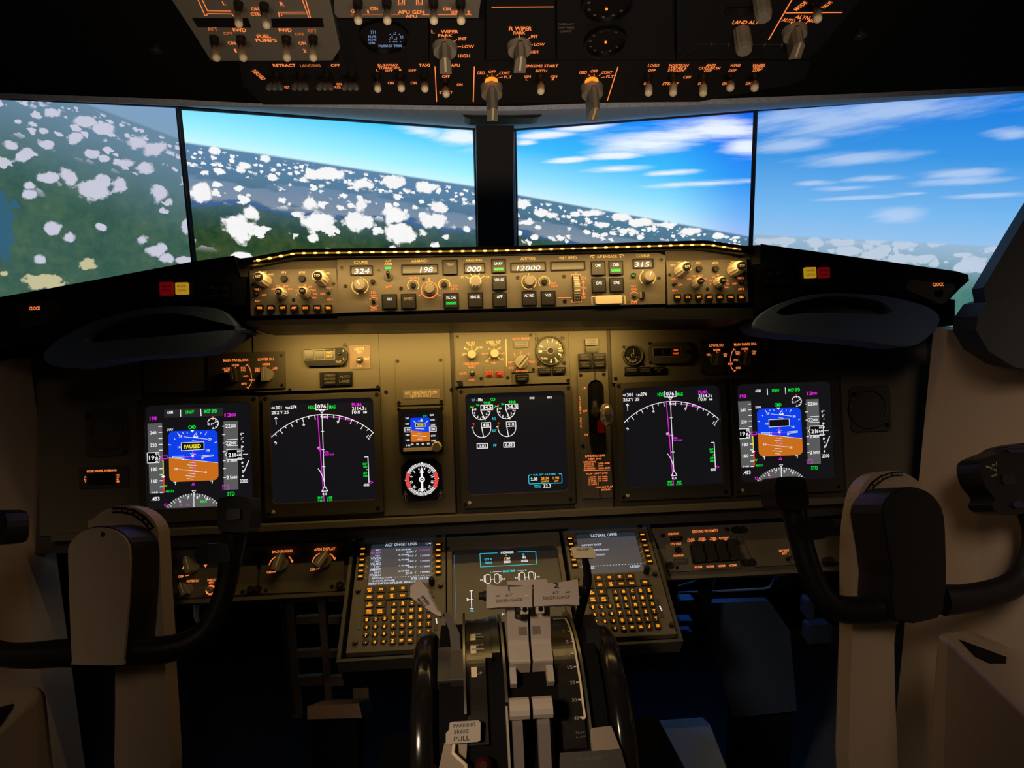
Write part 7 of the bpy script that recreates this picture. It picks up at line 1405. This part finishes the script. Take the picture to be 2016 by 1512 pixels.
b = MB(FO); ca, cb = b.at(1398, 262, 0.004); k = b.px(1398, 262); po = [(ca+168*k*math.cos(6.2832*i/40), cb+0.023*math.sin(6.2832*i/40)) for i in range(40)]; b.frame(po, [(ca+(x-ca)*0.9, cb+(y-cb)*0.9) for x, y in po], 0.0, 0.004, gloss); b.prism([(ca+(x-ca)*0.91, cb+(y-cb)*0.91) for x, y in po], 0.0, 0.001, gloss); o = b.build('screen', t)
cdg = E('pale_blue_reflection', C8(130, 160, 200), 0.7); b = MB(FO); otext(b, [(1325, 214, 34, 22, '771'), (1318, 243, 56, 18, 'A1190'), (1318, 264, 56, 17, 'A1190'), (1318, 285, 40, 15, '1190'), (1468, 222, 70, 16, '. .: .'), (1480, 245, 90, 16, '.: . ::'), (1470, 270, 80, 20, ': .:: .'), (1376, 306, 26, 14, 'PG'), (1440, 304, 156, 16, '11 00151 TR00')], cdg, 0.0014); b.build('digits', o)  # these digits imitate a reflection in the dial glass
def wiper(x, y, r, l, lb, plate, extra=None):
    t = thingat('wiper_panel', lb, 'overhead panel', FO, x, y, 0, 'wiper panels')
    b = MB(FO); b.poly(plate, -0.0075, 0.0, black, cc=0.0); b.build('face_plate', t, 0.001)
    b = MB(FO); otext(b, l); [b.L(q, 5, lit) for q in (extra or [])]; b.build('lettering', t); wknob(FO, t, x, y, r); return t
wiper(1800, 310, 84, [(1722, 210, 22, 22, 'L'), (1832, 210, 116, 22, 'WIPER'), (1803, 235, 95, 19, 'PARK'), (1918, 257, 52, 22, 'INT'), (1954, 308, 80, 20, 'LOW'), (1927, 370, 78, 22, 'HIGH')], 'left wiper selector panel with a grey pointer knob', [(1700, 130), (2060, 128), (2060, 405), (1700, 405)], [[(1858, 276), (1880, 262)], [(1886, 309), (1908, 309)], [(1803, 245), (1803, 268)]])
Z(900, 0, 2.52)
wiper(308, 228, 62, [(268, 142, 22, 20, 'R'), (328, 142, 84, 20, 'WIPER'), (309, 163, 60, 15, 'PARK'), (383, 181, 34, 15, 'INT'), (408, 221, 52, 14, 'LOW'), (378, 258, 48, 14, 'HIGH')], 'right wiper selector panel with a grey pointer knob', [(145, -110), (480, -110), (488, 296), (145, 298)], [[(172, 36), (478, 34)], [(344, 200), (360, 188)], [(364, 222), (374, 222)], [(308, 176), (308, 198)]])
t = thingat('pressure_gauge_panel', 'black overhead panel with two round gauges, right of the right wiper knob', 'overhead panel', FO, 735, 195)
b = MB(FO); b.poly([(496, -110), (1060, -110), (1080, 296), (496, 298)], -0.0075, 0.0, black, cc=0.0); b.build('face_plate', t, 0.001)
for x, y, r in ((745, 5, 130), (735, 195, 106)):
    o = gauge(t, x, y, r) if False else None
    b = MB(FO); ca, cb = b.at(x, y, 0); k = r*b.px(x, y); po = [(ca+k*math.cos(6.2832*i/40), cb+k*math.sin(6.2832*i/40)) for i in range(40)]; b.frame(po, [(ca+(q[0]-ca)*0.88, cb+(q[1]-cb)*0.88) for q in po], 0, 0.006, gloss); o = b.build('gauge_ring', t, 0.001)
    b = MB(FO); b.disc(ca, cb, k*0.89, 0, 0.002, gloss, n=40); o = b.build('gauge_dial', t)
    b = MB(FO); b.disc(ca+k*0.02, cb-k*(0.3 if r > 120 else 0.05), 0.0012, 0.002, 0.003, key_lit, n=10)
    for a in range(120, 420, 30): b.arc(ca, cb, k*0.72, a, a+4, k*0.1, faint, 0.0024, 2)
    b.build('markings', o)
b = MB(FO); otext(b, [(540, 120, 76, 12, 'CABIN ALT'), (542, 138, 80, 12, 'DIFF PRESS'), (540, 155, 60, 10, 'LIMIT')], faint); b.build('lettering', t)
t = thingat('pressurisation_panel', 'black overhead panel at the right with two grey cylinder knobs marked LAND ALT', 'overhead panel', FO, 1500, 150)
b = MB(FO); b.poly([(1090, -110), (2080, -110), (1950, 60), (1800, 240), (1740, 292), (1090, 296)], -0.0075, 0.0, black, cc=0.0); b.build('face_plate', t, 0.001)
b = MB(FO); otext(b, [(1432, 111, 130, 16, 'LAND ALT'), (1645, 102, 68, 16, 'AUTO', -8), (1714, 86, 74, 16, 'ALTN', -8), (1762, 103, 44, 15, 'MAN', -8), (1704, 30, 62, 18, 'MODE', 62), (1834, 25, 50, 16, 'VALVE', 62)])
b.L([(1660, 0), (1545, 198)], 6, lit); b.L([(1630, 64), (1910, 62)], 6, lit); b.L([(1656, 112), (1666, 132)], 4, lit); b.L([(1702, 100), (1692, 124)], 4, lit); b.L([(1740, 108), (1716, 126)], 4, lit); b.L([(1190, 218), (1640, 220)], 3, faint)
for x in (1265, 1352, 1440, 1530, 1615): b.L([(x, 208), (x-8, 232)], 3, faint)
b.build('lettering', t)
for x, y in ((1505, -20), (1410, 150)): knob(FO, t, x, y, 40, 0.025, gknob, 0.95, 'altitude_knob', 1)
wknob(FO, t, 1672, 150, 60, 0.024, -12); toggle(FO, t, 1782, 8, 1788, 98, 20, 0.03)
b = MB(FO); b.R(1330, 40, 1450, 74, 0, 0.001, gloss); b.build('light_slot', t)
for x, y in ((1105, 268), (1155, 268), (1500, 268)): screw(FO, t, x, y, 20)
# the long lower panel of light and engine start switches
t = thingat('light_switch_panel', 'long black panel of light and engine start switches along the forward edge of the overhead', 'overhead panel', FO, 400, 400)
b = MB(FO); b.poly([(-1085, 305), (1760, 300), (1720, 400), (1600, 430), (1200, 505), (-420, 520), (-960, 520), (-1060, 430)], -0.0075, 0.0, black, cc=0.0); b.build('face_plate', t, 0.001)
b = MB(FO)
for x0 in (0, 507):
    dy = -2 if x0 else 0; otext(b, [(118+x0, 362+dy, 38, 15, 'GRD'), (173+x0, 356+dy, 36, 14, 'OFF'), (236+x0, 363+dy, 52, 14, 'CONT'), (252+x0, 382+dy, 38, 13, 'FLT')]); b.L([(146+x0, 371), (154+x0, 379)], 3, lit); b.L([(173+x0, 366), (173+x0, 376)], 3, lit); b.L([(196+x0, 376), (208+x0, 366)], 3, lit); b.L([(206+x0, 386), (226+x0, 382)], 3, lit)
otext(b, [(421, 327, 162, 14, 'ENGINE START'), (418, 352, 56, 14, 'BOTH'), (349, 380, 32, 12, 'IGN'), (345, 393, 10, 12, 'L'), (480, 380, 32, 12, 'IGN'), (476, 393, 12, 12, 'R'), (975, 325, 55, 14, 'LOGO'), (966, 350, 38, 13, 'OFF'), (1100, 325, 96, 13, 'POSITION'), (1094, 338, 92, 12, 'STROBE &'), (1088, 351, 84, 12, 'STEADY'), (1141, 383, 38, 13, 'OFF'), (1060, 415, 80, 13, 'STEADY'), (1258, 325, 46, 13, 'ANTI'), (1252, 338, 106, 13, 'COLLISION'), (1244, 352, 38, 12, 'OFF'), (1380, 325, 50, 13, 'WING'), (1365, 351, 38, 13, 'OFF'), (1498, 325, 66, 13, 'WHEEL'), (1493, 338, 54, 12, 'WELL'), (1485, 351, 38, 12, 'OFF'), (938, 415, 24, 13, 'ON'), (1207, 415, 24, 13, 'ON'), (1328, 415, 26, 13, 'ON'), (1445, 415, 26, 13, 'ON')])
b.L([(85, 332), (80, 505)], 5, lit); b.L([(798, 332), (745, 500)], 5, lit)
Z(340, 0, 3.36)
otext(b, [(738, 433, 150, 19, 'RETRACT'), (910, 434, 135, 18, 'LANDING', 0, litd), (1075, 433, 60, 18, 'OFF'), (570, 496, 108, 22, 'INBOARD', -66), (757, 578, 34, 16, 'RET'), (1100, 557, 34, 16, 'ON'), (1092, 578, 40, 14, 'PULSE'), (1425, 432, 135, 17, 'RUNWAY'), (1430, 450, 142, 16, 'TURNOFF'), (1430, 468, 52, 15, 'OFF'), (1352, 464, 14, 16, 'L'), (1507, 462, 18, 16, 'R'), (1664, 432, 72, 19, 'TAXI'), (1585, 468, 52, 17, 'OFF'), (1442, 549, 38, 18, 'ON'), (1593, 549, 38, 18, 'ON'), (1870, 433, 60, 20, 'APU'), (1807, 506, 52, 18, 'OFF'), (1898, 560, 38, 18, 'ON'), (1808, 612, 88, 18, 'START')])
b.L([(1735, 440), (1746, 672)], 6, lit); b.L([(1996, 440), (1988, 672)], 6, lit); b.build('lettering', t)
lobe = M('landing_switch_grey', C8(92, 90, 88), 0.5)
for x in (672, 840, 1005, 1172):
    b = MB(FO); a = b.at(x+14, 490, 0); k = b.px(x, 490); b.disc(a[0], a[1], 34*k, 0, 0.006, dsteel, 26*k, 12); o = b.build('landing_light_switch', t)
    b = MB(FO); s0 = Vector((a[0], a[1], 0.004))
    for d in (-44, 0, 44):
        q = Vector((*b.at(x+d, 588, 0.03), 0.03)); dd = q-s0; b.tube([s0, s0+dd*0.55, s0+dd*0.62, s0+dd*0.9, q], [0.002, 0.0025, 20*k, 21*k, 6*k], lobe, 10)
    b.build('switch_lever', o)
for x, yb, yt in ((1354, 502, 592), (1510, 502, 588), (1666, 502, 592), (1806, 535, 626)): toggle(FO, t, x-3, yb, x+3, yt, 23, 0.03)
Z(900, 0, 2.52)
toggle(FO, t, 414, 376, 415, 458, 17, 0.03)
for x, yt in ((949, 468), (1071, 468), (1220, 470), (1355, 438), (1475, 438)): toggle(FO, t, x-2, 378, x, yt, 18, 0.028)
ring = E('start_ring_glow', C8(255, 130, 30), 1.5)
for x in (170, 667):
    o = wknob(FO, t, x, 432, 56, 0.034)
    b = MB(FO); a = b.at(x, 400, 0); k = b.px(x, 400); b.frame([(a[0]+33*k*math.cos(6.2832*i/24), a[1]+33*k*math.sin(6.2832*i/24)) for i in range(24)], [(a[0]+19*k*math.cos(6.2832*i/24), a[1]-0.002+19*k*math.sin(6.2832*i/24)) for i in range(24)], 0.0005, 0.0016, ring); b.build('start_glow_ring', t)
# screws in the black lining beside the overhead
for x, y in ((308, 95), (1693, 67)):
    Z(0, 0, 1); fr = FO.off(0, 0, -0.008); t = thingat('lining_screw', 'large %s screw in the black ceiling lining' % ('left' if x < 1000 else 'right'), 'screw', fr, x, y, 0, 'lining screws')
    b = MB(fr); b.D(x, y, 13, 0, 0.003, dsteel, 11, 16, cc=0); b.D(x, y, 6, 0.003, 0.0045, steel, 5, 12, cc=0.003); b.L([(x-5, y-3), (x+5, y+3)], 1.6, blackm, 0.0048); b.build('head', t)

for o in bpy.data.objects:
    if '_o' in o.keys(): del o['_o']
